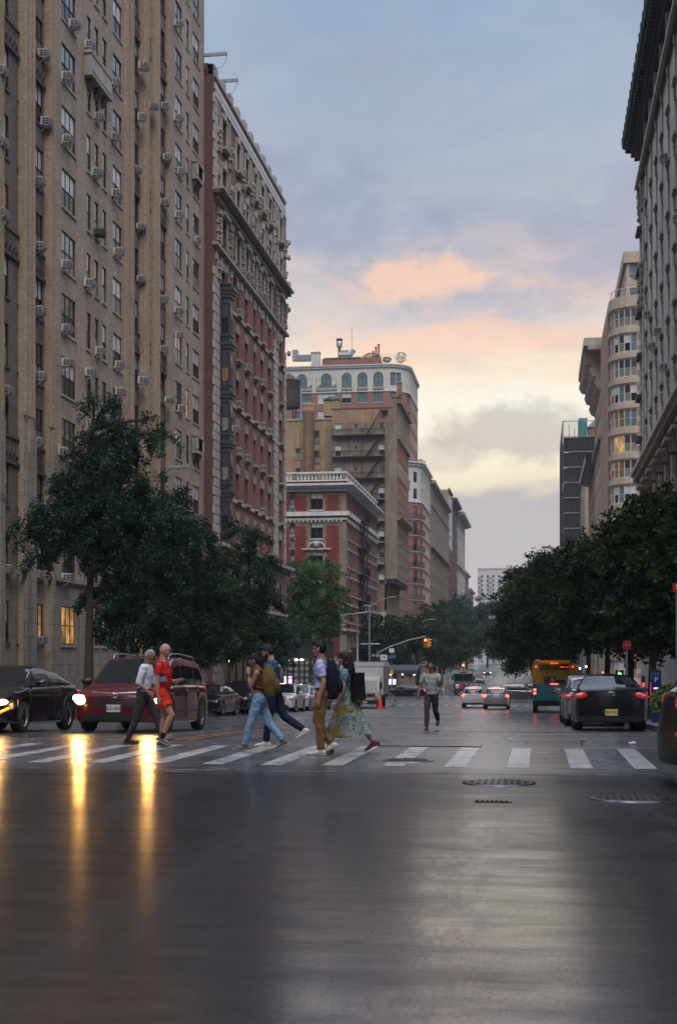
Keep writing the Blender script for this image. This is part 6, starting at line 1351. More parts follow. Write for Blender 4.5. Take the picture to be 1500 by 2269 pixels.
    if brake: b = MB(); xx = sp['rw'][1]-.02 if kind == 'sedan' else sp['rw'][1]-.12; b.box(xx-.05, xx, -.2, .2, zmax-.13 if kind != 'sedan' else zmax-.14, zmax-.09, 'tail_lit'); b.build('brake_light', r)
    return r
# ------------------------------------------------------------------ vehicles placed in the street
def lamp_light(parent, loc, power, col=(1, .48, .11), aim=None):
    l = bpy.data.lights.new('headlamp_beam', 'SPOT'); l.energy = power; l.color = col; l.spot_size = R(120); l.spot_blend = 1; l.shadow_soft_size = .10
    o = bpy.data.objects.new('headlamp_beam', l); COL.objects.link(o); o.location = loc; o.rotation_euler = (0, R(-87), 0); o.parent = parent; return o
D90 = PI/2
vx, vy = -9.02, 30.6
van = car('red_minivan', 'maroon minivan with lit headlights and roof rails waiting at the crosswalk', 'minivan', vx, vy, R(-89.4), 'minivan', 'car_maroon', head='head_lit', plate=('9KZ-4631', 1), rails=True)
for s in (1, -1): lamp_light(van, (2.60, s*.76, .80), 85)
b = MB(); b.ball((2.53, 0, .80), (.02, .10, .065), 'chrome', 12, 8); b.ball((2.545, 0, .80), (.02, .075, .042), 'car_maroon', 10, 6); b.ball((2.552, 0, .80), (.016, .03, .055), 'chrome', 8, 6); b.box(2.54, 2.566, -.07, .07, .805, .82, 'chrome'); b.build('badge', van)
b = MB()
for z in (.74, .86): b.tube([(2.47, -.5, z+.01), (2.53, -.2, z-.01), (2.54, .0, z-.015), (2.53, .2, z-.01), (2.47, .5, z+.01)], .013, 'chrome' if z > .8 else 'car_maroon', 5)
b.build('grille_bar', van)
b = MB(); b.box(1.25, 1.27, .30, .62, 1.18, 1.22, 'ac_white'); b.build('dash_card', van)
blk = car('black_sedan', 'black sedan with lit headlight stopped left of the maroon minivan', 'sedan', -11.75, 29.1, R(-90), 'sedan', 'car_black', head='head_lit')
lamp_light(blk, (2.48, -.7, .68), 34); lamp_light(blk, (2.48, .7, .68), 34)
b = MB(); b.tube([(2.33, .62, .36), (2.36, .75, .44), (2.2, .87, .52)], .028, 'amber_lit', 6); b.tube([(2.33, -.62, .36), (2.36, -.75, .44), (2.2, -.87, .52)], .028, 'amber_lit', 6); b.build('running_light', blk)
row = [('dark_parked_car', 'dark parked car behind the minivan, first of the left kerb row', 'sedan', 'car_black', 62.6, 'hatch'), ('dark_suv', 'black sport utility with dotted grille parked at the left kerb', 'suv', 'car_black', 68.6, 'suv'), ('parked_car', 'dark car with red lamps hidden behind the two walkers, left kerb', 'sedan', 'car_grey', 74.6, 'car'),
    ('white_suv', 'white sport utility parked at the left kerb right of the khaki backpack', 'suv', 'car_white', 80.4, 'suv'), ('white_suv', 'white sport utility parked farther along, half behind the navy backpack man', 'suv', 'car_white', 86.6, 'suv'), ('parked_car', 'pale parked car mostly hidden behind the walking couple', 'sedan', 'car_silver', 92.6, 'car')]
for i, (nm, lb, kd, pt, y, ct) in enumerate(row): car(nm, lb, ct, -15.25+(.2 if i in (3,) else 0), y, -D90, kd, pt, group='cars parked along the left kerb', rails=(kd == 'suv'), plate=('JHK 4821', 1) if i == 1 else None, scale=1.0)
inf = car('black_sedan', 'black sedan with red tail lights and yellow plate parked at the right kerb', 'sedan', 1.83, 36.85, D90, 'sedan', 'car_black', plate=('Y94-MKD', -1), plate_m='plate_yellow')
text('INFINITI', 'lettering', inf, (-2.42, 0, .80), (D90, 0, -D90), .085, 'chrome'); text('G37x', 'lettering', inf, (-2.35, -.45, .965), (D90, 0, -D90), .085, 'chrome')
b = MB(); b.tube([(-2.395, .10*math.cos(t), .93+.05*math.sin(t)) for t in (R(20)+R(300)*i/14-R(70) for i in range(15))], .008, 'chrome', 4); b.tube([(-2.39, -.02, .96), (-2.40, 0, .90), (-2.39, .02, .96)], .007, 'chrome', 4); b.build('badge', inf)
car('white_car', 'white parked car directly in front of the black sedan at the right kerb', 'car', 1.72, 43.4, D90, 'sedan', 'car_silver', group='cars parked along the right kerb')
car('grey_car', 'parked car showing only its window and mirror beyond the white one', 'car', 1.75, 49.2, D90, 'suv', 'car_grey', group='cars parked along the right kerb')
lex = car('silver_crossover', 'silver crossover with lit brake lights stopped at the far crossing', 'crossover', -2.95, 100.6, D90, 'suv', 'car_silver', tail='tail_lit', brake=True)
b = MB(); b.box(-2.365, -2.345, -.16, .16, .83, .95, 'plate_white'); b.build('licence_plate', lex)
pol = car('white_taxi', 'white car with light bar on its roof beside the silver crossover', 'car', -4.85, 106.2, D90, 'suv', 'car_white', tail='tail_lit', scale=.97, brake=True)
b = MB(); b.box(-1.1, -.9, -.62, .62, 1.76, 1.80, 'plastic_black'); [b.box(-1.14, -.86, -.6+i*.4-.1, -.6+i*.4+.1, 1.80, 1.88, 'white_trim') for i in range(4)]; b.build('light_bar', pol)
car('grey_crossover', 'dark grey crossover crossing behind the silver one', 'crossover', -1.5, 128, 0, 'suv', 'car_grey', group='cars on the cross street')
car('dark_suv', 'dark sport utility turning beyond the grey crossover beside the bus', 'suv', .8, 141, 0, 'suv', 'car_black', group='cars on the cross street')
cs = car('dark_sedan', 'dark blue sedan driving left on the cross street behind the man on the phone', 'sedan', -13.9, 142.3, PI, 'sedan', 'car_black', head='head_far', tail='tail_lit', group='cars on the cross street')
edge = car('black_suv', 'black sport utility crossing at the right edge near the crosswalk', 'suv', 3.75, 16.3, 0, 'suv', 'car_black_dull', tail='tail_red')
b = MB(); b.box(-2.02, -1.86, -.965, -.93, .92, .95, 'amber_lit'); b.build('side_marker', edge)
for (x, y, kd, pt, hd, lb, h) in ((-11.3, 271, 'suv', 'car_grey', 'head_off', 'dark crossover coming down the far slope behind the delivery truck', -D90), (-11.6, 322, 'sedan', 'car_black', 'head_far', 'car with glowing headlights coming down the far slope', -D90), (-10.6, 477, 'sedan', 'car_white', 'head_off', 'white car crossing sideways at the top of the far slope', PI), (-.6, 440, 'suv', 'car_black', 'head_off', 'dark vehicle under the trees at the top right of the slope', D90)):
    car('passing_car', lb, 'car', x, y, h, kd, pt, head=hd, detail=1)
for i in range(8):
    lb = ['silver', 'black', 'grey', 'dark maroon', 'white', 'second black', 'second grey', 'last dark'][i]+' far car parked along the left kerb of the slope'
    car('parked_car', lb, 'car', -14.9, 262+6.1*i+(0 if i < 4 else 14), -D90, ('suv', 'sedan')[i % 2], ('car_silver', 'car_black', 'car_grey', 'car_maroon', 'car_white', 'car_black', 'car_grey', 'car_black')[i], detail=1, group='cars parked up the far slope')
def wheel(b, x, y, z, r, w=.28, m='tyre'):
    mt = Matrix.Translation((x, y, z)) @ Matrix.Rotation(PI/2, 4, 'X'); prof = [(r*.5, -w/2), (r*.93, -w/2), (r, -w*.3), (r, w*.3), (r*.93, w/2), (r*.5, w/2)]
    b.grid([[mt @ Vector((rr*math.cos(t), rr*math.sin(t), q)) for t in (2*PI*k/18 for k in range(18))] for rr, q in prof], m, closed=True)
    for s in (-1, 1): b.face([mt @ Vector((r*.55*math.cos(2*PI*k/18), r*.55*math.sin(2*PI*k/18), s*w*.38)) for k in range(18)], 'alloy_dark')
def rbox(b, x0, x1, y0, y1, z0, z1, m, rr=.15, seg=4):
    """box with rounded vertical-plane corners (profile in y-z, long in x)"""
    pts = []
    for cy, cz, a0 in ((y1-rr, z1-rr, 0), (y0+rr, z1-rr, PI/2), (y0+rr*.5, z0+rr*.5, PI), (y1-rr*.5, z0+rr*.5, 1.5*PI)):
        q = rr if cz > (z0+z1)/2 else rr*.5
        pts += [(cy+q*math.cos(a0+PI/2*k/seg), cz+q*math.sin(a0+PI/2*k/seg)) for k in range(seg+1)]
    b.prism(pts, x0, x1, m, 'x')
def bus():
    L = 12.2; x, y = 1.0, 82.2+L/2; r = root('city_bus', (x, y, gz(y)+.0), D90, 'yellow and teal city bus seen from behind at the right kerb', 'bus'); r.rotation_euler[1] = -math.atan(slope(82))
    q = -L/2; h = 1.29
    b = MB(); rbox(b, q+.02, L/2, -h, h, 1.72, 3.02, 'bus_yellow', .2); b.box(q, L/2, -h, h, .98, 1.72, 'bus_teal'); b.box(q+.01, L/2, -h+.01, h-.01, .42, .98, 'bus_teal')
    b.box(q-.04, q+.25, -h+.03, h-.03, .40, .72, 'plastic_black'); b.build('body', r)
    b = MB(); b.box(q+.6, 4, -.95, .95, 3.02, 3.17, 'bus_yellow'); b.build('roof_unit', r); b = MB(); b.ball((q+1.5, .95, 3.07), (.7, .3, .16), 'bus_blue', 12, 6); b.build('roof_pod', r)
    for s in (-1, 1):
        for i in range(8): b = MB(); b.box(q+1.2+i*1.32, q+2.35+i*1.32, s*h-.01, s*h+.012, 1.75, 2.65, 'car_glass'); b.build('window', r)
    b = MB()
    for i in range(5):
        z = 2.60+i*.07; b.box(q-.012, q+.03, .18, .88, z, z+.022, 'wood_dark'); b.box(q-.012, q+.03, -.30, .12, z, z+.022, 'wood_dark')
    b.build('louvre', r)
    b = MB(); b.box(q-.02, q+.03, -.88, -.34, 2.58, 2.92, 'plastic_black'); d = b.build('destination_sign', r); text('M96 1 AV', 'sign_text', d, (q-.025, -.61, 2.74), (D90, 0, -D90), .12, 'red_strip')
    for yy in (.28, .12, -.04): b = MB(); b.ball((q-.0, yy-.12, 2.97), (.03, .035, .02), 'tail_lit', 8, 5); b.build('marker_light', r)
    for yy in (1.08, -1.10): b = MB(); b.ball((q-.0, yy, 2.76), (.03, .035, .03), 'tail_lit', 8, 5); b.build('marker_light', r)
    text('6187', 'fleet_number', r, (q-.0+.012, -.75, 2.42), (D90, 0, -D90), .17, 'plastic_black', .012); text('MTA', 'operator_mark', r, (q+.012, .80, 2.46), (D90, 0, -D90), .11, 'bus_blue', .012); text('New York City Bus', 'operator_name', r, (q+.012, .36, 2.44), (D90, 0, -D90), .075, 'plastic_black', .012)
    b = MB(); b.box(q-.02, q+.03, -.62, .62, 1.76, 2.18, 'sign_blue'); b.box(q-.026, q-.02, -.08, .6, 1.78, 2.16, 'truck_mural'); b.ball((q-.02, .12, 1.98), (.01, .14, .16), 'sign_white', 10, 6); b.box(q-.026, q-.02, -.6, -.1, 1.98, 2.16, 'bus_yellow'); ad = b.build('advert_panel', r)
    b = MB(); b.box(q-.05, q, -.22, .22, 1.70, 1.755, 'tail_lit'); b.build('brake_light', r)
    text('selectbus', 'lettering', r, (q-.006, .12, 1.46), (D90, 0, -D90), .22, 'ac_white', .004)
    for s in (1, -1):
        for z, m in ((1.60, 'plastic_black'), (1.38, 'tail_lit'), (1.17, 'tail_lit'), (.97, 'plastic_black')): b = MB(); b.ball((q-.0, s*1.15, z), (.035, .075, .075), m, 12, 7); b.build('tail_light', r)
    b = MB(); b.box(q-.015, q, -.14, .14, 1.0, 1.12, 'plate_yellow'); b.box(q-.02, q, -.17, .17, 1.12, 1.16, 'plastic_black'); b.build('licence_plate', r)
    b = MB(); b.ball((q-.0, -.62, 1.15), (.04, .16, .09), 'plastic_black', 10, 6); b.build('exhaust_cover', r)
    for xx in (q+2.9, L/2-2.7):
        for s in (-1, 1): b = MB(); wheel(b, xx, s*(h-.17), .48, .48, .3); b.build('wheel', r)
bus()
def box_truck():
    x, y = -12.6, 101.2; r = root('box_truck', (x, y, gz(y)), R(-88), 'white box truck with graffiti on its side parked at the left kerb', 'truck')
    b = MB(); b.box(-4.6, .9, -1.22, 1.22, 1.05, 3.45, 'truck_white'); b.box(.9, .93, -1.22, 1.22, 1.05, 3.1, 'truck_white'); b.box(-4.6, .95, -1.25, 1.25, 3.15, 3.47, 'truck_white'); b.build('cargo_box', r)
    b = MB(); b.box(-4.55, .85, 1.223, 1.235, 1.1, 3.1, 'truck_mural'); b.build('graffiti', r)
    b = MB(); b.prism([(.95, .65), (2.55, .65), (2.6, 1.3), (2.2, 2.35), (.95, 2.4)], -1.05, 1.05, 'truck_white', 'y'); cabn = b.build('cab', r)
    b = MB(); b.face([(2.585, -.92, 1.38), (2.585, .92, 1.38), (2.235, .88, 2.25), (2.235, -.88, 2.25)], 'car_glass'); b.build('windshield', r)
    for s in (1, -1): b = MB(); b.face([(1.1, s*1.055, 1.4), (2.3, s*1.055, 1.4), (2.05, s*1.055, 2.2), (1.1, s*1.055, 2.2)], 'car_glass'); b.build('side_window', r); b = MB(); b.box(2.3, 2.38, s*1.15-.1, s*1.15+.1, 1.5, 2.0, 'plastic_black'); b.build('mirror', r); b = MB(); b.box(2.55, 2.62, s*.8-.16, s*.8+.16, .78, .95, 'head_off'); b.build('headlight', r)
    b = MB(); b.box(2.5, 2.68, -1.08, 1.08, .38, .68, 'plastic_black'); b.box(2.56, 2.63, -.75, .75, .95, 1.15, 'dark_metal'); b.box(-4.4, 2.3, -.9, .9, .45, 1.05, 'plastic_black'); b.build('chassis', r)
    b = MB(); b.box(2.68, 2.70, -.16, .16, .45, .6, 'plate_yellow'); b.build('licence_plate', r); text('HINO', 'lettering', r, (2.64, 0, 1.06), (D90, 0, D90), .14, 'sign_white')
    for xx in (1.9, -2.9):
        for s in (-1, 1): b = MB(); wheel(b, xx, s*.95, .42, .42, .26); b.build('wheel', r)
box_truck()
def delivery_van():
    x, y = -8.9, 168; r = root('delivery_truck', (x, y, gz(y)), -D90, 'boxy dark brown delivery truck facing the camera beyond the cross street', 'truck')
    b = MB(); rbox(b, -4, 2.9, -1.18, 1.18, .95, 3.0, 'van_brown', .25); b.prism([(2.7, .6), (3.6, .6), (3.65, 1.5), (2.9, 1.75), (2.7, 1.75)], -1.1, 1.1, 'van_brown', 'y'); b.build('body', r)
    b = MB(); rbox(b, 2.2, 3.1, -1.22, 1.22, 2.68, 3.05, 'hvac_metal', .15); b.build('roof_cap', r); b = MB(); b.box(3.1, 3.12, -.4, .4, 2.78, 2.93, 'van_brown'); b.build('header_panel', r)
    for s in (1, -1): b = MB(); b.box(2.9, 2.93, min(s*.05, s*1.05), max(s*.05, s*1.05), 1.8, 2.6, 'car_glass'); b.build('windshield', r); b = MB(); b.ball((3.63, s*.85, 1.15), (.04, .12, .12), 'head_off', 10, 6); b.build('headlight', r); b = MB(); b.box(3.0, 3.1, s*1.3-.1, s*1.3+.1, 1.9, 2.4, 'plastic_black'); b.build('mirror', r)
    b = MB(); b.box(3.5, 3.75, -1.15, 1.15, .4, .68, 'plastic_black'); b.box(3.62, 3.66, -.5, .5, .8, 1.3, 'dark_metal'); b.build('bumper', r)
    for xx in (2.6, -2.6):
        for s in (-1, 1): b = MB(); wheel(b, xx, s*.98, .42, .42, .26); b.build('wheel', r)
delivery_van()
# ------------------------------------------------------------------ street furniture
def lamp(name, label, x, y, H, arm, m='galvanised', curved=True, base=None, head_drop=0):
    g = gz(y)+.14 if base is None else base; r = root(name, (x, y, g), 0, label, 'street lamp'); b = MB()
    b.tube([(0, 0, 0), (0, 0, .8), (0, 0, .81), (0, 0, H*.75)], [.13, .13, .085, .065], m, 8); b.build('pole', r); b = MB(); ax, ay = arm
    pts = [(ax*(1-math.cos(t)), ay*(1-math.cos(t)), H*.75+H*.25*math.sin(t)) for t in (PI/2*i/8 for i in range(9))] if curved else [(0, 0, H*.75), (0, 0, H-.3), (ax, ay, H)]
    b.tube(pts, .045, m, 6); b.build('arm', r)
    b = MB(); d = Vector((ax, ay, 0)).normalized(); e = Vector((ax, ay, H)); ang = math.atan2(d.y, d.x); mt = Matrix.Translation(e) @ Matrix.Rotation(ang, 4, 'Z')
    b.box(-.15, .6, -.13, .13, -.05, .06, 'hvac_metal', mt); b.box(-.05, .5, -.10, .10, -.09, -.05, 'ac_white', mt); b.ball(mt @ Vector((.05, 0, .1)), (.05, .05, .07), 'dark_metal', 8, 5); b.build('lamp_head', r); return r
lamp('street_lamp', 'grey street lamp whose arm reaches out of the drooping tree', -16.9, YW(333, -16.9), 10.85, (1.15, 0), curved=True)
lamp('street_lamp', 'lamp post with curved arm carrying the green banner', -15.7, 175, 9.6, (2.1, 0))
r = root('banner', (-15.55, 174.8, gz(175)), 0, 'green vertical banner with pale leaf emblem hanging from the lamp post', 'banner'); b = MB(); b.box(0.05, .95, -.02, .02, 4.6, 7.2, 'banner_green'); b.build('cloth', r)
b = MB()
for z, w in ((6.9, .3), (6.65, .35), (6.4, .35), (6.2, .25)): b.box(.5-w, .5+w, -.03, -.021, z, z+.09, 'banner_pale')
b.ball((.5, -.025, 5.6), (.34, .012, .40), 'banner_pale', 12, 8); b.ball((.42, -.03, 5.7), (.16, .014, .24), 'banner_green', 10, 6); b.ball((.6, -.03, 5.55), (.12, .014, .2), 'banner_green', 10, 6); b.build('emblem', r)
lamp('street_lamp', 'street lamp head reaching left from the right hand trees against the sky', 3.3, 100, 11.7, (-2.4, 0), curved=False)
lamp('street_lamp', 'grey street lamp with horizontal arm in front of the red painted building', -17.0, 117.5, 7.9, (2.5, .3), curved=False)
lamp('street_lamp', 'slim grey lamp post left of the signal mast', -17.6, 133, 9.2, (.8, 0), curved=False)
def signal_head(parent, loc, rz, lit=True, m='signal_yellow'):
    r = MB(); mt = Matrix.Translation(loc) @ Matrix.Rotation(rz, 4, 'Z'); r.box(-.17, .17, -.12, .12, -1.0, 0, m, mt); r.box(-.03, .03, -.03, .03, 0, .3, 'galvanised', mt); o = r.build('signal_head', parent)
    for i, z in enumerate((-.18, -.5, -.82)):
        b = MB(); mm = 'signal_red_lit' if (i == 0 and lit) else 'signal_dark'; b.ball(mt @ Vector((0, -.125, z)), (.105, .03 if abs(math.cos(rz)) > .5 else .105, .105) if abs(math.cos(rz)) > .5 else (.03, .105, .105), mm, 12, 7); b.build('lens', o)
        b = MB(); rows = [[mt @ Vector((.13*math.cos(t), q, z+.13*math.sin(t))) for t in (PI*k/8 for k in range(9))] for q in (-.12, -.32)]; b.grid(rows, m); b.build('visor', o)
    return o
def mast():
    x, y = -19.2, 155.5; g = gz(y)+.14; r = root('traffic_signal_mast', (x, y, g), 0, 'traffic signal mast with long arm carrying a yellow signal showing red', 'traffic signal'); b = MB()
    b.tube([(0, 0, 0), (0, 0, 10.2)], [.14, .09], 'galvanised', 8); b.tube([(-1.0, 0, 5.9), (1.2, 0, 5.9)], .06, 'hvac_metal', 6); b.build('pole', r); b = MB()
    b.tube([(0, 0, 4.3), (2.3, 0, 5.55), (4.6, 0, 6.35), (6.5, 0, 6.75)], [.09, .08, .065, .05], 'galvanised', 6); b.build('arm', r)
    signal_head(r, (6.5, -.1, 6.5), 0); signal_head(r, (6.85, .05, 6.5), PI/2, False)
    b = MB(); b.tube([(0, 0, 10.1), (1.2, 0, 11.0), (2.6, -.3, 11.3)], .05, 'galvanised', 6); b.box(2.5, 3.2, -.4, -.15, 11.25, 11.36, 'hvac_metal'); b.build('lamp_arm', r)
mast()
def sign_post(name, label, x, y, H, plates, cat='sign'):
    r = root(name, (x, y, gz(y)+.14), 0, label, cat); b = MB(); b.tube([(0, 0, 0), (0, 0, H)], .035, 'galvanised', 6); b.build('post', r)
    for (z0, z1, w, m, txt, tm, ts) in plates:
        b = MB(); b.box(-w/2, w/2, -.06, -.035, z0, z1, m); p = b.build('plate', r)
        if txt: text(txt, 'sign_text', p, (0, -.064, (z0+z1)/2), (D90, 0, 0), ts, tm)
    return r
sign_post('metro_sign', 'small green and white M sign on a post by the cafe lights', -16.9, 150, 4.6, [(3.95, 4.55, .75, 'sign_white', 'M', 'plastic_black', .55), (3.0, 3.9, .75, 'sign_green', None, None, 0)])
sign_post('street_sign', 'pale rectangular sign pair on a thin post below the banner', -15.9, 173.5, 4.8, [(3.9, 4.8, .5, 'ac_white', None, None, 0)])
sign_post('street_name_sign', 'white lettered street name sign beside the signal mast', -18.2, 155, 5.2, [(4.3, 4.8, 1.5, 'dark_metal', 'W 86 St', 'sign_white', .4), (3.2, 4.0, 1.6, 'plastic_black', 'ONE WAY', 'sign_white', .32)])
sign_post('parking_sign', 'blue lettered bus stop sign above the cafe', -17.3, 162, 6.0, [(5.0, 5.5, .6, 'ac_white', None, None, 0), (4.3, 4.7, .9, 'sign_lightblue', None, None, 0)])
xs_ = 3.35; ys_ = 46; sign_post('red_sign', 'small square red parking sign in the dark trees', XW(1388, ys_), ys_, EYE+44/F0*ZC(3.4, ys_)-gz(ys_)-.14, [(EYE+24/F0*ZC(3.4, ys_)-gz(ys_)-.14, EYE+43/F0*ZC(3.4, ys_)-gz(ys_)-.14, .27, 'sign_red', 'NO STANDING', 'sign_white', .036)])
sign_post('no_parking_sign', 'white edged red sign cut off at the right edge of the picture', XW(1499, 38), 38, ZW(1290, XW(1499, 38), 38)-gz(38)-.14, [(ZW(1312, XW(1499, 38), 38)-gz(38)-.14, ZW(1292, XW(1499, 38), 38)-gz(38)-.14, .25, 'sign_red', 'P', 'sign_white', .2)])
def kiosk():
    y = 40.5; x = XW(1452, y); g = gz(y)+.14; zt_ = ZW(1484, x, y)-g; r = root('parking_meter', (x, y, g), 0, 'dark blue parking pay station with a white P beside the bush', 'parking meter'); b = MB()
    b.box(-.12, .12, -.1, .15, 0, zt_-.95, 'sign_blue'); b.box(-.14, .14, -.13, .15, zt_-.98, zt_-.05, 'sign_blue'); b.prism([(-.15, zt_-.02), (.15, zt_-.09), (.15, zt_-.03), (-.15, zt_+.05)], -.14, .16, 'plastic_black', 'y'); b.build('cabinet', r)
    b = MB(); b.box(-.11, .11, -.135, -.13, zt_-.16, zt_-.07, 'sign_lightblue'); b.build('header', r); text('P', 'symbol', r, (0, -.14, zt_-.30), (D90, 0, 0), .22, 'sign_white'); b = MB(); b.box(-.07, .07, -.134, -.13, zt_-.56, zt_-.52, 'screen_pink'); b.build('screen', r)
    r2 = root('light_strip', (x-.24, y+1.5, g), 0, 'vertical glowing red light strip left of the parking pay station', 'light'); b = MB(); b.box(-.03, .03, -.05, .05, zt_-.35, zt_-1.35 if False else zt_-.30, 'plastic_black'); b.box(-.05, .05, 0, .1, 0, zt_-.2, 'plastic_black'); b.build('post', r2); b = MB(); b.box(-.022, .022, -.03, -.0, zt_-1.15, zt_-.40, 'red_strip'); b.build('tube', r2)
kiosk()
r = root('traffic_cone', (-11.35, 98.3, gz(98)), 0, 'orange traffic cone in front of the box truck', 'cone'); b = MB(); b.lathe([(.20, .04), (.05, 1.0), (.03, 1.02)], 'cone_orange', 14); b.build('cone', r); b = MB(); b.box(-.25, .25, -.25, .25, 0, .05, 'cone_orange'); b.build('base', r)
def red_light(px, py, Y, label, post=True):
    x = XW(px, Y); z = ZW(py, x, Y); g = gz(Y); r = root('traffic_light', (x, Y, g), 0, label, 'traffic signal'); signal_head(r, (0, 0, z-g+.18), 0, True, 'signal_yellow' if post else 'dark_metal')
    b = MB()
    if post: b.tube([(.25, 0, 0), (.25, 0, z-g+.2), (0, 0, z-g+.3)], .05, 'galvanised', 6)
    else: b.tube([(4.5, 0, z-g+.9), (0, 0, z-g+.45)], .05, 'galvanised', 6); b.tube([(4.5, 0, 0), (4.5, 0, z-g+1.0)], .1, 'galvanised', 6)
    b.build('pole', r)
red_light(1246, 1463, 104, 'red traffic light just above the bus roof'); red_light(1198, 1432, 110, 'red traffic light hanging in the dark trees left of the bus', False); red_light(1026, 1474, 172, 'yellow traffic light showing red above the brown delivery truck')
def shed():
    X0, X1 = -21.4, -17.0; Y0, Y1 = 91.5, 113; r = root('sidewalk_shed', (X1, (Y0+Y1)/2, gz(100)+.14), 0, 'dark green sidewalk shed on posts beside the ornate building', 'shed'); g = gz(100)+.14; oy = (Y0+Y1)/2
    b = MB(); zb, zt_ = 1.75-g, 2.95-g
    b.box(-.05, .05, Y0-oy, Y1-oy, zb, zt_, 'shed_green'); b.box(X0-X1, 0, Y0-oy-.05, Y0-oy+.05, zb, zt_, 'shed_green'); b.box(X0-X1, .02, Y0-oy, Y1-oy, zb-.12, zb+.02, 'shed_green')
    n = 26
    for i in range(n): yy = Y0-oy+(Y1-Y0)*i/n; b.box(.05, .085, yy, yy+.12, zb, zt_, 'shed_green')
    b.box(-.08, .12, Y0-oy-.1, Y1-oy+.1, zt_, zt_+.08, 'dark_metal'); b.build('parapet', r); 
    for i in range(10):
        for xx in (0, X0-X1+.3): b = MB(); yy = Y0-oy+.2+i*2.3; b.box(xx-.06, xx+.06, yy-.06, yy+.06, -.6, zb-.1, 'shed_green'); b.build('post', r)
    for z in (1.2, 2.2): b = MB(); b.tube([(0, Y0-oy, z), (0, Y1-oy, z)], .04, 'dark_metal', 5); b.build('rail', r)
    for i, yy in enumerate((-6, 0)): b = MB(); b.box(-1.4, -.9, yy, yy+1.2, zb-.3, zb-.22, 'bulb_white'); b.build('lamp', r)
    r2 = root('lit_advert_panel', (-17.6, 95.2, gz(95)+.14), 0, 'glowing pink advertising panel under the sidewalk shed', 'screen'); b = MB(); b.box(-.35, .35, 0, .12, .7, 2.3, 'plastic_black'); b.box(-.08, .08, .02, .1, 0, .7, 'plastic_black'); b.build('frame', r2); b = MB(); b.box(-.28, .28, -.01, 0, .8, 2.2, 'screen_pink'); b.build('screen', r2)
    r3 = root('shop_front', (-21.35, 108, gz(108)+.14), 0, 'cream shop front with white fascia strip under the sidewalk shed', 'shop front'); b = MB(); b.box(-.1, .15, -6, 6, 0, 2.0, 'stone_light'); b.build('wall', r3); b = MB(); b.box(.15, .3, -7, 6, 2.0, 2.25, 'ac_white'); b.build('fascia', r3)
    for i in range(6): b = MB(); b.box(.15, .17, -5.7+i*1.95, -4.2+i*1.95, .5, 1.8, 'dim_pane'); b.build('window', r3)
shed()
def cafe():
    y = 156.9; X0, X1 = -24, -15.5; g = gz(y)+.14; r = root('cafe_awning', (-20, y, g), 0, 'dark blue cafe awning strung with small white bulbs', 'awning'); b = MB()
    b.prism([(0, 3.3), (-2.4, 2.75), (-2.4, 2.35), (-2.3, 2.35), (-2.3, 2.7), (0, 3.2)], -5, 6.5, 'sign_blue', 'x') if False else None
    for a, c in (((-5, 0, 3.5), (-5, -2.6, 2.9)),): b.face([(-5, 0, 3.5), (6.5, 0, 3.5), (6.5, -2.6, 2.9), (-5, -2.6, 2.9)], 'shed_green'); b.face([(-5, -2.6, 2.9), (6.5, -2.6, 2.9), (6.5, -2.6, 2.5), (-5, -2.6, 2.5)], 'shed_green')
    b.build('canopy', r)
    for i in range(6): b = MB(); b.tube([(-4.8+i*2.2, -2.55, 0), (-4.8+i*2.2, -2.55, 2.6)], .04, 'dark_metal', 5); b.build('post', r)
    for i in range(9): b = MB(); b.ball((-4.7+i*1.35, -2.7, 2.45-.12*math.sin(i*1.7)**2), .055, 'bulb_white', 8, 5); b.build('bulb', r)
    for i, (px, py, rr) in enumerate(((846, 1504, .22),)):
        X = XW(px, 151); r4 = root('globe_lamp', (X, 151, gz(151)), 0, 'round white globe lamp glowing by the cafe', 'lamp'); zz = ZW(py, X, 151)-gz(151); b = MB(); b.ball((0, 0, zz), rr, 'bulb_white', 12, 8); b.build('globe', r4); b = MB(); b.tube([(0, 0, 0), (0, 0, zz-rr)], .04, 'dark_metal', 5); b.build('post', r4)
    X = XW(865, 153.5); r5 = root('street_screen', (X, 153.8, gz(153.5)), 0, 'bright blue and pink street screen behind the yellow coated rider', 'screen'); z0, z1 = ZW(1517, X, 153.5)-gz(153.5), ZW(1505, X, 153.5)-gz(153.5)
    b = MB(); b.box(-.65, .65, .02, .2, z0-.1, z1+.1, 'plastic_black'); b.box(-.4, .4, .04, .18, 0, z0-.1, 'plastic_black'); b.build('housing', r5); b = MB(); b.box(-.58, .12, -.0, .02, z0, z1, 'screen_blue'); b.box(.24, .58, 0, .02, z0, z1, 'screen_pink'); b.ball((-.1, -.01, (z0+z1)/2), (.1, .01, .12), 'screen_pink', 8, 5); b.build('screen', r5)
    X = XW(868, 152); r6 = root('crossing_signal', (X, 152, gz(152)), 0, 'thin grey pole with a yellow crossing signal box', 'signal'); b = MB(); b.tube([(0, 0, 0), (0, 0, 3.6)], .05, 'galvanised', 6); b.build('pole', r6); b = MB(); b.box(-.16, .16, -.15, .1, 2.5, 3.0, 'signal_yellow'); b.build('housing', r6)
cafe()
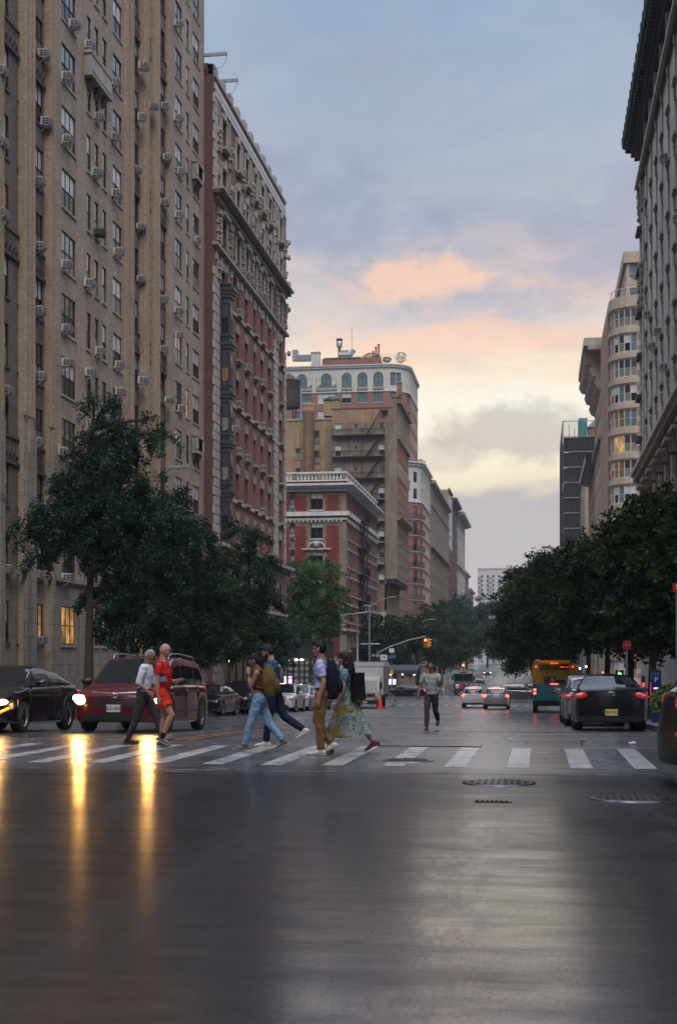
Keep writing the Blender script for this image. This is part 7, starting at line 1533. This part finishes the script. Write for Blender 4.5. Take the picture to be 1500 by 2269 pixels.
for i, (px, Y, h) in enumerate(((983, 166, 2.4), (991, 166.6, 2.5))):
    X = XW(px, Y); r = root('wrapped_plant_stand', (X, Y, gz(Y)), 0, ('left of two glinting plastic wrapped stands beside the delivery truck', 'right of two glinting plastic wrapped stands beside the delivery truck')[i], 'stand'); b = MB(); rnd = random.Random(i)
    for k in range(60): a = rnd.uniform(0, 6.28); z = rnd.uniform(.05, h); p = Vector((.2*math.cos(a), .2*math.sin(a), z)); b.face([p, p+Vector((rnd.uniform(-.1, .1), rnd.uniform(-.1, .1), .25)), p+Vector((rnd.uniform(-.15, .15), rnd.uniform(-.1, .1), .1))], 'hvac_metal' if k % 3 else 'stone_light')
    b.tube([(0, 0, 0), (0, 0, h)], .14, 'stone_trim', 8); b.build('bundle', r)
for i, (px, py, Y, m, s, lb) in enumerate(((1182, 1510, 118, 'amber_lit', .10, 'small warm light in the dark under the right hand trees'), (1335, 1490, 70, 'amber_lit', .05, 'small orange light beyond the black sedan under the trees'), (1284, 1481, 90, 'bulb_white', .05, 'small white light right of the bus roof, lower of two'), (1298, 1477, 90, 'bulb_white', .05, 'small white light right of the bus roof, upper of two'), (1372, 1494, 66, 'green_lit', .09, 'green glowing sign light behind the black sedan roof'), (1105, 1443, 500, 'bulb_white', .25, 'tiny white light far down the street between the trees'), (619, 1475, 96, 'bulb_white', .07, 'bright white lamp under the sidewalk shed near the bearded man'), (509, 1465, 75, 'bulb_white', .06, 'white doorway lamp behind the parked cars left of the walkers'))):
    X = XW(px, Y); z = ZW(py, X, Y); g = gz(Y); r = root('small_lamp', (X, Y, g), 0, lb, 'lamp'); b = MB(); b.ball((0, 0, z-g), s, m, 10, 6); b.build('globe', r); b = MB(); b.tube([(0, 0, 0), (0, 0, z-g)], .03, 'black_iron', 5); b.build('post', r)
# ------------------------------------------------------------------ people
FOLD = {'shirt': (.10, .034), 'crop_top': (.08, .02), 'trousers': (.10, .036), 'shorts': (.08, .03), 'hair': (.035, .034)}
def fuse(b, name, parent, voxel=.012, smooth=4, loc=(0, 0, 0)):
    """tubes and balls fused into one continuous surface"""
    o = b.build(name, parent, loc); md = o.modifiers.new('fuse', 'REMESH'); md.mode = 'VOXEL'; md.voxel_size = voxel; md.use_smooth_shade = True
    s = o.modifiers.new('soften', 'SMOOTH'); s.factor = .5; s.iterations = smooth
    if name in FOLD:
        sz, st = FOLD[name]; key = 'folds_%g' % sz; tx = bpy.data.textures.get(key) or bpy.data.textures.new(key, 'CLOUDS'); tx.noise_scale = sz; tx.noise_depth = 3
        d = o.modifiers.new('folds', 'DISPLACE'); d.texture = tx; d.strength = st; d.mid_level = .5; d.texture_coords = 'LOCAL'
    return o
def sag(a): return Vector((math.sin(R(a)), 0, -math.cos(R(a))))
def person(label, x, y, heading, H, legs, arms, skin='skin', top='tee_grey', sleeves=.55, bottom='trouser_dark', shorts=False, shoe='shoe_black', sole=None, hair=None, hairstyle='short', lean=2, headp=0, heady=0, glasses=False, beard=None, female=False, belly=0, crop=False, skirt=None, long_sleeve=False, group=None, collar=False, sock=False, turn=0):
    k = H/1.75; r = root('person', (x, y, gz(y)), heading, label, 'person', group); sx = 1
    hipw = .085*k; LT, LS = .425*k, .405*k; side = {'L': 1, 'R': -1}; J = {}; low = 0
    for s in 'LR':
        t, f, fp = legs[s]; hip = Vector((0, side[s]*hipw, 0)); kn = hip+sag(t)*LT; an = kn+sag(t-f)*LS; d = Vector((math.cos(R(fp)), 0, -math.sin(R(fp)))); n = Vector((math.sin(R(fp)), 0, math.cos(R(fp))))
        heel = an-d*.06*k-n*.075*k; ball = an+d*.13*k-n*.078*k; toe = an+d*.19*k-n*.07*k; J[s] = [hip, kn, an, heel, ball, toe, d, n]; low = min(low, heel.z, ball.z, toe.z if fp > 10 else 0)
    hz = -low+.005
    for s in 'LR': J[s] = [p+Vector((0, 0, hz)) if i < 6 else p for i, p in enumerate(J[s])]
    up = Vector((math.sin(R(lean)), 0, math.cos(R(lean)))); fw = Vector((math.cos(R(lean)), 0, -math.sin(R(lean)))); P0 = Vector((0, 0, hz)); lat = Vector((0, 1, 0)); th = .52*k
    def tp(f, dx=0): return P0+up*th*f+fw*dx
    shw = (.165 if female else .19)*k; ww = .88 if female else 1.0
    tors = [(-.10, 0, .13, .09), (.0, 0, .165, .105), (.14, 0, .158, .102), (.36, .005+belly*.5, .135*ww, .092+belly*.5), (.6, .01+belly*.3, .152*ww, .105+belly*.4), (.82, .0, .172*ww, .108), (.93, -.005, .165*ww, .085), (1.0, -.005, .09, .062)]
    def torso(b, m, f0, f1, ex, bex=0):
        pts, rr = [], []
        fs = [f0]+[t[0] for t in tors if f0 < t[0] < f1]+[f1]
        for f in fs:
            a = [float(np.interp(f, [t[0] for t in tors], [t[i] for t in tors])) for i in (1, 2, 3)]; pts.append(tp(f, a[0]*k)); rr.append((a[1]*k+ex, a[2]*k+ex*.9))
        b.tube(pts, rr, m, 16, side=lat)
    # skeleton of the arms
    A = {}
    for s in 'LR':
        ua, fl, ab, inw = arms[s]; sh = tp(.90, -.005)+lat*side[s]*shw; base = R(lean)
        d1 = Vector((math.sin(R(ua)), side[s]*math.sin(R(ab)), -math.cos(R(ua)))).normalized(); el = sh+d1*.285*k
        d2 = Vector((math.sin(R(ua+fl)), -side[s]*math.sin(R(inw)), -math.cos(R(ua+fl)))).normalized(); wr = el+d2*.25*k; A[s] = (sh, el, wr, d1, d2)
    neck0 = tp(.97); hp = R(headp); hup = Vector((math.sin(hp+R(lean)), 0, math.cos(hp+R(lean)))); hfw0 = Vector((math.cos(hp+R(lean)), 0, -math.sin(hp+R(lean))))
    hrot = Matrix.Rotation(R(heady), 4, hup); hfw = hrot @ hfw0; hlat = hup.cross(hfw); neck1 = neck0+(up*.5+hup*.5)*.10*k; hc = neck1+hup*.095*k+hfw*.022*k
    HM = Matrix((hfw, hlat, hup)).transposed().to_4x4(); hd = lambda a, b_, c: hc+(HM @ Vector((a*k, b_*k, c*k)))
    b = MB(); torso(b, skin, -.08, 1.0, 0); b.tube([neck0-up*.03, neck1+hup*.03], [(.062*k, .062*k), (.053*k, .056*k)], skin, 12, side=lat)
    b.ball(hc, (.096*k, .076*k, .108*k), skin, 20, 14, HM); b.ball(hd(.028, 0, -.058), (.060*k, .053*k, .055*k), skin, 14, 9, HM); b.ball(hd(.070, 0, -.092), (.024*k, .026*k, .020*k), skin, 10, 7, HM)
    b.ball(hd(.098, 0, -.012), (.018*k, .012*k, .026*k), skin, 8, 6, HM); b.ball(hd(.103, 0, -.026), (.016*k, .014*k, .011*k), skin, 8, 6, HM); b.ball(hd(.078, 0, .026), (.022*k, .052*k, .016*k), skin, 10, 6, HM)
    b.ball(hd(.088, 0, -.056), (.012*k, .026*k, .012*k), skin, 8, 6, HM)
    for s in (1, -1): b.ball(hd(-.004, s*.077, -.008), (.020*k, .010*k, .034*k), skin, 10, 7, HM); b.ball(hd(.062, s*.042, -.030), (.026*k, .022*k, .022*k), skin, 8, 6, HM)
    for s in 'LR':
        sh, el, wr, d1, d2 = A[s]; b.ball(sh-lat*side[s]*.02*k, .058*k, skin, 12, 8); b.tube([sh-d1*.01, sh.lerp(el, .45), el, el.lerp(wr, .3), wr], [.052*k, .046*k, .037*k, .040*k, .026*k], skin, 12, side=fw if abs(d1.z) > .7 else lat)
        pal = (d2 if inw_(arms[s]) else d2).normalized(); nrm = lat*side[s]; hlat_ = pal.cross(nrm).normalized(); pc = wr+pal*.045*k
        b.tube([wr-pal*.01*k, wr+pal*.03*k, wr+pal*.085*k], [(.026*k, .020*k), (.036*k, .017*k), (.040*k, .014*k)], skin, 10, side=hlat_)
        for j, (o, ln) in enumerate(((-.030, .068), (-.010, .078), (.011, .074), (.030, .058))):
            q0 = wr+pal*.082*k+hlat_*o*k; cdir = (pal*.85-nrm*.5).normalized(); q1 = q0+(pal*.95-nrm*.25).normalized()*ln*.45*k; q2 = q1+cdir*ln*.35*k; q3 = q2+(pal*.45-nrm*.85).normalized()*ln*.25*k; b.tube([q0-pal*.015*k, q1, q2, q3], [.0095*k, .009*k, .008*k, .0065*k], skin, 7)
        q0 = wr+pal*.03*k-hlat_*(.03 if hlat_.dot(fw) < 0 else -.03)*k; tdir = (pal*.75-nrm*.45+hlat_*(.5 if hlat_.dot(fw) > 0 else -.5)).normalized(); b.tube([q0-tdir*.01*k, q0+tdir*.035*k, q0+tdir*.062*k], [.013*k, .011*k, .008*k], skin, 7)
        hip, kn, an, heel, ball, toe, d, n = J[s]
        b.tube([hip+Vector((0, 0, .04*k)), hip.lerp(kn, .35), hip.lerp(kn, .8), kn, kn.lerp(an, .28)-fw*.008, kn.lerp(an, .65), an], [.088*k, .084*k, .062*k, .056*k, .059*k, .044*k, .036*k], skin, 14, side=lat); b.tube([an, an-n*.03*k, ball+n*.03*k], [.036*k, .04*k, .03*k], skin, 10, side=lat)
    fuse(b, 'body', r, .0095, 3)
    for s in (1, -1): b2 = MB(); b2.ball(hd(.089, s*.031, .004), (.008*k, .013*k, .007*k), 'eye_dark', 8, 6, HM); b2.build('eye', r)
    b2 = MB(); b2.ball(hd(.097, 0, -.060), (.006*k, .020*k, .004*k), 'lip', 8, 5, HM); b2.build('mouth', r)
    # top
    if top:
        b = MB(); torso(b, top, .34 if crop else (-.02 if not collar else .06), .985, .016)
        for s in 'LR':
            sh, el, wr, d1, d2 = A[s]; e = el if long_sleeve else sh.lerp(el, sleeves)
            if sleeves > 0 or long_sleeve:
                b.ball(sh-lat*side[s]*.015*k, .069*k, top, 14, 9)
                pts = [sh-lat*side[s]*.03*k, sh.lerp(e, .3), e]; rr = [.066*k, .066*k, .060*k]
                if long_sleeve: pts += [el.lerp(wr, .5), el.lerp(wr, long_sleeve)]; rr[2] = .052*k; rr += [.050*k, .045*k]
                b.tube(pts, rr, top, 14, side=fw)
            else: b.tube([sh-lat*side[s]*.05*k, sh-lat*side[s]*.05*k-up*.12*k], [.05*k, .04*k], top, 10)
        o = fuse(b, 'shirt' if not crop else 'crop_top', r, .012, 4)
        if collar: b = MB(); b.tube([neck0-up*.015*k, neck0+up*.035*k], [(.078*k, .072*k), (.066*k, .066*k)], top, 16, side=lat, cap=False); b.build('collar', o)
    if skirt:
        b = MB(); rows = []; zt_ = hz+.16*k; hem = .27*k
        for i in range(15):
            f = i/14; z = zt_+(hem-zt_)*f; row = []
            for j in range(64):
                a = 2*PI*j/64; fold = 1+.10*f*math.sin(a*7+1.5*f)+.05*f*math.sin(a*13); rx = (.10+.30*f**1.1)*fold; ry = (.14+.13*f)*fold; row.append((-.05*f+rx*math.cos(a)*k, ry*math.sin(a)*k, z+.02*f*math.sin(a*7)-(.06*f*math.cos(a))))
            rows.append(row)
        b.grid(rows, skirt, closed=True); b.build('skirt', r)
    elif bottom:
        b = MB(); torso(b, bottom, -.12, .20 if not crop else .24, .014)
        for s in 'LR':
            hip, kn, an, heel, ball, toe, d, n = J[s]; b.ball(hip-Vector((.02*k, 0, -.01)), (.10*k, .098*k, .11*k), bottom, 14, 9)
            if shorts: e = hip.lerp(kn, .62); b.tube([hip+Vector((0, 0, .03)), hip.lerp(e, .5), e], [.102*k, .108*k, .108*k], bottom, 14, side=lat)
            else: b.tube([hip+Vector((0, 0, .03)), hip.lerp(kn, .4), kn, kn.lerp(an, .35), an+n*.01*k], [.102*k, .092*k, .070*k, .068*k, .058*k], bottom, 14, side=lat)
        fuse(b, 'shorts' if shorts else 'trousers', r, .012, 4)
        if collar and not crop and not shorts: b = MB(); b.tube([tp(.15), tp(.205)], [(.183*k, .12*k)]*2, 'plastic_black', 20, side=lat); b.build('belt', r)
    for s in 'LR':
        hip, kn, an, heel, ball, toe, d, n = J[s]; b = MB(); m = shoe
        if sock: c = MB(); c.tube([an-n*.02*k, an.lerp(kn, .22)], [.044*k, .048*k], 'sock_dark', 12); c.build('sock', r)
        b.tube([an+n*.012*k-d*.012*k, an-n*.03*k, an+d*.05*k-n*.045*k, ball+n*.022*k, toe+n*.012*k], [(.043*k, .052*k), (.043*k, .058*k), (.045*k, .042*k), (.047*k, .026*k), (.034*k, .020*k)], m, 12, side=lat); b.ball(heel+n*.032*k+d*.015*k, (.042*k, .038*k, .034*k), m, 12, 8)
        so = fuse(b, 'shoe', r, .009, 3); b = MB(); off = n*.004*k
        b.tube([heel+off-d*.02*k, heel+off+d*.06*k, ball+off, toe+off*1.5+d*.02*k], [(.036*k, .010), (.036*k, .010), (.046*k, .010), (.026*k, .009)], sole or m, 12, side=lat)
        if shoe == 'shoe_rust': b.tube([heel+off, heel+off-n*.05*k], [.022*k, .016*k], m, 8)
        b.build('sole', so)
    # hair
    if hair:
        b = MB()
        if hairstyle in ('short', 'bun', 'long', 'crop'):
            ex = {'short': .013, 'bun': .012, 'long': .022, 'crop': .005}[hairstyle]; rows = []
            for i in range(13):
                a = -PI/2+PI*i/12; a = max(min(a, PI/2-.02), -PI/2+.02); row = []
                for j in range(24):
                    t = 2*PI*j/24; p = Vector(((.096+ex)*math.cos(a)*math.cos(t), (.078+ex)*math.cos(a)*math.sin(t), (.108+ex)*math.sin(a)))
                    lim = .045 if p.x > .03 else (.045-(.03-p.x)*1.4 if p.x > -.03 else -.075)
                    q_ = min(1, max(0, (p.z-lim+.012)/.05)); f_ = lerp(.86, 1, q_*q_*(3-2*q_)); p = Vector((p.x*f_, p.y*f_, p.z if p.z > lim-.03 else lim-.03))
                    jit = 1+.03*math.sin(t*7+i*1.9)
                    row.append(hc+(HM @ (p*k*jit)))
                rows.append(row)
            b.grid(rows, hair, closed=True); b.face(rows[0][::-1], hair); b.face(rows[-1], hair)
        if hairstyle == 'short': b.tube([hd(.06, 0, .09), hd(.09, .02, .085), hd(.095, .03, .06)], [.04*k, .035*k, .02*k], hair, 8)
        if hairstyle == 'bun': b.ball(hd(-.085, 0, -.05), (.062*k, .062*k, .075*k), hair, 10, 8); b.tube([hd(.02, .05, .07), hd(-.06, .06, -.02), hd(-.09, .02, -.05)], [.02*k, .03*k, .03*k], hair, 8)
        if hairstyle == 'long':
            for (yy, dx) in ((.055, 0), (-.055, 0), (.0, -.03), (.035, -.05), (-.035, -.05)):
                b.tube([hd(-.03+dx, yy, .06), hd(-.05+dx, yy*1.3, -.08), hd(-.07+dx, yy*1.35, -.20), hd(-.06+dx, yy*1.2, -.32), hd(-.05+dx, yy*.9, -.40)], [.05*k, .058*k, .056*k, .045*k, .012*k], hair, 10)
        fuse(b, 'hair', r, .010, 2)
    if beard: b = MB(); b.tube([hd(.005, .062, -.03), hd(.04, .052, -.075), hd(.080, 0, -.098), hd(.04, -.052, -.075), hd(.005, -.062, -.03)], [.016*k, .026*k, .030*k, .026*k, .016*k], beard, 8); b.build('beard', r)
    if glasses:
        b = MB()
        for s in (1, -1):
            b.tube([hd(.104, s*.034+.024*math.cos(t), .004+.017*math.sin(t)) for t in (2*PI*i/12 for i in range(13))], .0025*k, 'eye_dark', 4); b.tube([hd(.100, s*.058, .008), hd(.0, s*.080, .006)], .003*k, 'eye_dark', 4)
            b.face([hd(.103, s*.034+.022*math.cos(t), .004+.015*math.sin(t)) for t in (2*PI*i/12 for i in range(12))], 'lens')
        b.tube([hd(.104, -.012, .008), hd(.104, .012, .008)], .0025*k, 'eye_dark', 4); b.build('glasses', r)
    r['_h'] = 0; del r['_h']
    return r, dict(tp=tp, A=A, k=k, hd=hd, up=up, fw=fw, hz=hz, J=J)
def inw_(a): return False
def world(r, p): return Matrix.Translation(r.location) @ Matrix.Rotation(r.rotation_euler[2], 4, 'Z') @ Vector(p)
def backpack(pr, info, name, label, m, w=.30, h=.46, d=.17, top=.98, straps=True, cat='backpack', sag_=0):
    tp = info['tp']; k = info['k']; r = root(name, pr.location, pr.rotation_euler[2], label, cat); b = MB()
    c = tp(top-.30-sag_, -(.055+d*.5)); up = info['up']; fw = info['fw']; mt = Matrix((fw, Vector((0, 1, 0)), up)).transposed().to_4x4()
    rows = []
    for i in range(11):
        f = i/10; z = (f-.5)*h; s = math.sin(PI*min(1, max(0, (f*.88+.06))))**.32; dd = d*(.62+.42*math.sin(PI*(1-f)**1.2*.8)); row = []
        for j in range(22):
            t = 2*PI*j/22; cx, sy = math.cos(t), math.sin(t); row.append(c+(mt @ Vector((dd/2*s*abs(cx)**.6*(1 if cx > 0 else -1), w/2*s*abs(sy)**.6*(1 if sy > 0 else -1), z))))
        rows.append(row)
    b.grid(rows, m, closed=True); b.face(rows[0][::-1], m); b.face(rows[-1], m); b.build('main_bag', r)
    b = MB(); b.ball(c+(mt @ Vector((-d*.52, 0, -h*.16))), (.045, w*.36, h*.20), m, 14, 9, mt); b.build('front_pocket', r)
    b = MB(); b.tube([c+(mt @ Vector((d*.3, -.03, h*.47))), c+(mt @ Vector((d*.2, 0, h*.55))), c+(mt @ Vector((d*.3, .03, h*.47)))], .008, m, 6); b.build('handle', r)
    if straps:
        for s in (1, -1):
            y = s*.115*k; b = MB(); pts = [tp(.80, -.12)+Vector((0, y, 0)), tp(.99, -.10*k)+Vector((0, y, 0)), tp(1.035, -.02)+Vector((0, y*1.0, 0)), tp(.97, .085*k)+Vector((0, y*1.05, 0)), tp(.78, .128*k)+Vector((0, y*1.15, 0)), tp(.58, .105*k)+Vector((0, y*1.35, 0)), tp(.42, -.02)+Vector((0, s*.165*k, 0)), tp(.36, -.13)+Vector((0, s*.12*k, 0))]
            b.tube(pts, [(.024, .008)]*len(pts), m, 6, side=(0, 1, 0)); b.build('strap', r)
    return r
def held(pr, p, name, label, m, size, cat, rot=(0, 0, 0)):
    o = MB(); o.box(-size[0]/2, size[0]/2, -size[1]/2, size[1]/2, -size[2]/2, size[2]/2, m); w = world(pr, p); q = o.build(name, None, w); q.rotation_euler = (rot[0], rot[1], rot[2]+pr.rotation_euler[2]); tag(q, label, cat); return q
# legs: (thigh forward, knee flex, foot pitch toe-down) ; arms: (upper arm forward, elbow flex, abduction, inward)
pr, inf_ = person('bald man in red t-shirt and red shorts walking right with glasses', -6.22, 22.0, 0.0, 1.77, {'R': (28, 52, 22), 'L': (4, 12, 4)}, {'R': (-6, 10, 6, 2), 'L': (2, 88, 4, 62)}, skin='skin', top='cloth_red', sleeves=.62, bottom='cloth_red_shorts', shorts=True, shoe='shoe_grey', sole='sole_white', lean=3, glasses=True, belly=.045, sock=True, headp=2)
held(pr, inf_['tp'](.42, .05)+Vector((0, -.20, 0)), 'phone', 'blue phone carried against the red shirt of the bald man', 'phone_blue', (.15, .02, .075), 'phone', (0, -.25, 0))
pr, _ = person('grey haired man in white shirt and dark trousers walking right', -6.9, 23.3, 0.0, 1.75, {'R': (-16, 6, 0), 'L': (27, 12, -8)}, {'R': (-14, 62, 6, 0), 'L': (10, 25, 6, 0)}, skin='skin_tan', top='shirt_white', sleeves=1.08, bottom='trouser_dark', shoe='shoe_black', hair='hair_grey', hairstyle='crop', lean=5, headp=10, collar=True)
pr, inf_ = person('dark haired woman in brown crop top and light jeans walking left', -4.43, 21.45, PI, 1.63, {'L': (20, 6, -4), 'R': (-20, 18, 30)}, {'L': (22, 148, 6, 18), 'R': (28, 140, 6, 16)}, skin='skin_tan', top='top_brown', sleeves=0, bottom='denim_light', shoe='shoe_grey', sole='sole_white', hair='hair_black', hairstyle='bun', lean=3, headp=14, female=True, crop=True)
backpack(pr, inf_, 'khaki_backpack', 'worn khaki backpack on the back of the woman in jeans', 'pack_khaki', .32, .52, .24, .93)
sh, el, wr, d1, d2 = inf_['A']['L']; b = MB(); b.tube([wr-d2*.035, wr-d2*.005], [.031, .031], 'plastic_black', 10); wq = b.build('wrist_watch', pr)
pr, _ = person('bearded man in dark blue shirt walking left behind the woman in jeans', -4.42, 22.6, PI, 1.78, {'L': (10, 4, 0), 'R': (-20, 36, 34)}, {'L': (-4, 24, 6, 4), 'R': (10, 40, 6, 10)}, skin='skin_pale', top='shirt_blue', long_sleeve=.9, bottom='denim_dark', shoe='shoe_white', sole='sole_white', hair='hair_brown', beard='hair_brown', glasses=True, lean=4, headp=16, collar=True)
pr, inf_ = person('man in lilac short sleeved shirt and brown trousers, hand in pocket, walking left', -3.27, 20.6, PI, 1.78, {'L': (4, 6, 0), 'R': (14, 48, 28)}, {'L': (-14, 30, 8, 2), 'R': (-8, 25, 8, 2)}, skin='skin', top='shirt_lilac', sleeves=.72, bottom='chino', shoe='shoe_white', sole='sole_white', hair='hair_black', glasses=True, lean=2, headp=0, collar=True)
backpack(pr, inf_, 'navy_backpack', 'large dark navy backpack on the man in the lilac shirt', 'pack_navy', .33, .60, .22, .86, sag_=.14)
pr, inf_ = person('long haired woman in teal and yellow print dress walking left in heels', -3.0, 21.3, PI, 1.66, {'L': (24, 10, -6), 'R': (-24, 18, 30)}, {'L': (4, 20, 8, 4), 'R': (-8, 18, 8, 4)}, skin='skin', top='dress_top', sleeves=.5, bottom=None, skirt='dress_print', shoe='shoe_rust', hair='hair_brown', hairstyle='long', lean=1, headp=2, female=True)
r = root('shoulder_bag', pr.location, PI, 'black shoulder bag behind the woman in the print dress', 'bag'); tp = inf_['tp']; c = tp(.45, -.20)+Vector((0, .04, 0)); b = MB()
b.grid([[c+Vector((.10*math.cos(t)*(1.0+.25*f), .15*math.sin(t)*(1.0+.15*f), .21-.42*f)) for t in (2*PI*j/16 for j in range(16))] for f in (0, .1, .5, .9, 1)], 'bag_black', closed=True); b.box(c.x-.09, c.x+.09, c.y-.13, c.y+.13, c.z+.20, c.z+.215, 'bag_black'); b.box(c.x-.1, c.x+.1, c.y-.14, c.y+.14, c.z-.215, c.z-.205, 'bag_black'); b.build('pouch', r)
b = MB(); b.tube([c+Vector((0, .12, .2)), tp(.9, -.06)+Vector((0, .14, 0)), tp(1.02, 0)+Vector((0, .12, 0)), tp(.9, .09)+Vector((0, .1, 0)), tp(.5, .05)+Vector((0, .15, 0)), c+Vector((.05, .13, .1))], .009, 'bag_black', 6); b.build('strap', r)
pr, inf_ = person('man in grey green t-shirt talking on a phone and walking towards the camera', -2.66, 34.3, R(-97), 1.76, {'L': (-16, 40, 36), 'R': (14, 6, 0)}, {'R': (2, 16, 22, -4), 'L': (30, 138, 26, -2)}, skin='skin_brown', top='tee_grey', sleeves=.68, bottom='trouser_dark', shoe='shoe_black', hair='hair_black', hairstyle='crop', glasses=True, lean=1, headp=4, belly=.02)
held(pr, inf_['hd'](.02, .105, -.02), 'phone', 'black phone held to the ear of the man in the grey green t-shirt', 'phone_black', (.03, .012, .13), 'phone', (0, .4, 0))
for i, (px, tp_, bt, sk, hr, lb, kw) in enumerate(((1013, 'shirt_white', 'trouser_dark', 'skin_tan', 'hair_black', 'distant pedestrian in white top and dark shorts before the delivery truck', dict(shorts=True)), (1022, 'cloth_red', 'trouser_dark', 'skin_tan', 'hair_brown', 'distant pedestrian in reddish top before the delivery truck', {}))):
    X = XW(px, 161.5); person(lb, X, 161.5, R(-60+140*i), 1.7, {'L': (18, 10, 0), 'R': (-16, 20, 25)}, {'L': (-10, 15, 6, 0), 'R': (14, 20, 6, 0)}, skin=sk, top=tp_, bottom=bt, hair=hr, **kw)
def rider():
    X = XW(845, 147.5); y = 147.5; pr, inf_ = person('rider in yellow raincoat sitting on a scooter on the cross street', X+.1, y, PI, 1.72, {'L': (72, 80, 0), 'R': (72, 78, 0)}, {'L': (48, 30, 6, 0), 'R': (48, 30, 6, 0)}, skin='skin_tan', top='raincoat', long_sleeve=.95, bottom='trouser_dark', hair=None, lean=8)
    b = MB(); tp = inf_['tp']; hd = inf_['hd']; b.ball(hd(-.012, 0, .02), (.125, .105, .14), 'raincoat', 14, 9); b.build('hood', pr)
    g = gz(y); pr.location.z = g+.42; r = root('motor_scooter', (X, y, g), PI, 'dark motor scooter under the rider in the yellow raincoat', 'scooter'); b = MB()
    for xx in (-.62, .66): q = MB(); wheel(q, xx, 0, .24, .24, .10); q.build('wheel', r)
    b.prism([(-.75, .45), (-.7, .78), (.1, .76), (.12, .45)], -.14, .14, 'car_black', 'y'); b.box(-.1, .45, -.13, .13, .24, .32, 'car_black'); b.prism([(.38, .28), (.58, .30), (.55, 1.0), (.45, 1.0)], -.2, .2, 'bus_blue', 'y'); b.build('body', r)
    b = MB(); b.tube([(.45, -.34, 1.08), (.5, 0, 1.05), (.45, .34, 1.08)], .02, 'plastic_black', 6); b.tube([(.66, 0, .24), (.5, 0, 1.05)], .03, 'plastic_black', 6); b.build('handlebar', r)
    b = MB(); b.ball((.58, 0, .9), (.06, .1, .07), 'head_off', 10, 6); b.build('headlight', r)
rider()
def bicycle(x, y, rz, label, name='bicycle'):
    r = root(name, (x, y, gz(y)), rz, label, 'bicycle'); 
    for xx in (-.52, .52):
        q = MB(); q.tube([(xx+.33*math.cos(t), 0, .34+.33*math.sin(t)) for t in (2*PI*i/20 for i in range(21))], .018, 'tyre', 5, cap=False)
        for k in range(8): q.tube([(xx, 0, .34), (xx+.32*math.cos(k*PI/4), 0, .34+.32*math.sin(k*PI/4))], .004, 'chrome', 3)
        q.build('wheel', r)
    q = MB(); [q.tube([a, c], .018, 'hvac_metal', 6) for a, c in (((-.52, 0, .34), (-.1, 0, .32)), ((-.1, 0, .32), (.36, 0, .75)), ((-.1, 0, .32), (-.22, 0, .82)), ((-.22, 0, .78), (.34, 0, .82)), ((-.52, 0, .34), (-.22, 0, .78)), ((.52, 0, .34), (.34, 0, .95)))]; q.build('frame', r)
    q = MB(); q.tube([(.30, -.28, 1.0), (.34, 0, .96), (.30, .28, 1.0)], .015, 'plastic_black', 5); q.build('handlebar', r); q = MB(); q.ball((-.23, 0, .87), (.13, .07, .035), 'plastic_black', 10, 6); q.build('saddle', r)
bicycle(-11.2, 105.5, R(80), 'bicycle leaning just behind the box truck'); bicycle(-11.5, 107.2, R(75), 'second bicycle from the box truck, farther behind it')
# ------------------------------------------------------------------ haze
def haze():
    b = MB(); b.box(-950, 950, -100, 3050, -9.5, 72, M['ac_dark']); m = bpy.data.materials.new('haze'); m.use_nodes = True; t = NT(m.node_tree)
    for n in list(t.n):
        if n.type == 'BSDF_PRINCIPLED': t.n.remove(n)
    v = t.add('ShaderNodeVolumePrincipled'); v.inputs['Color'].default_value = (.80, .86, .95, 1); v.inputs['Density'].default_value = HAZE; v.inputs['Anisotropy'].default_value = .2
    t.lk(v.outputs[0], t.n['Material Output'].inputs['Volume']); b.mats = [m]; o = b.build('haze'); tag(o, 'thin evening haze filling the street', 'haze', kind='stuff')
HAZE = .00020
haze()
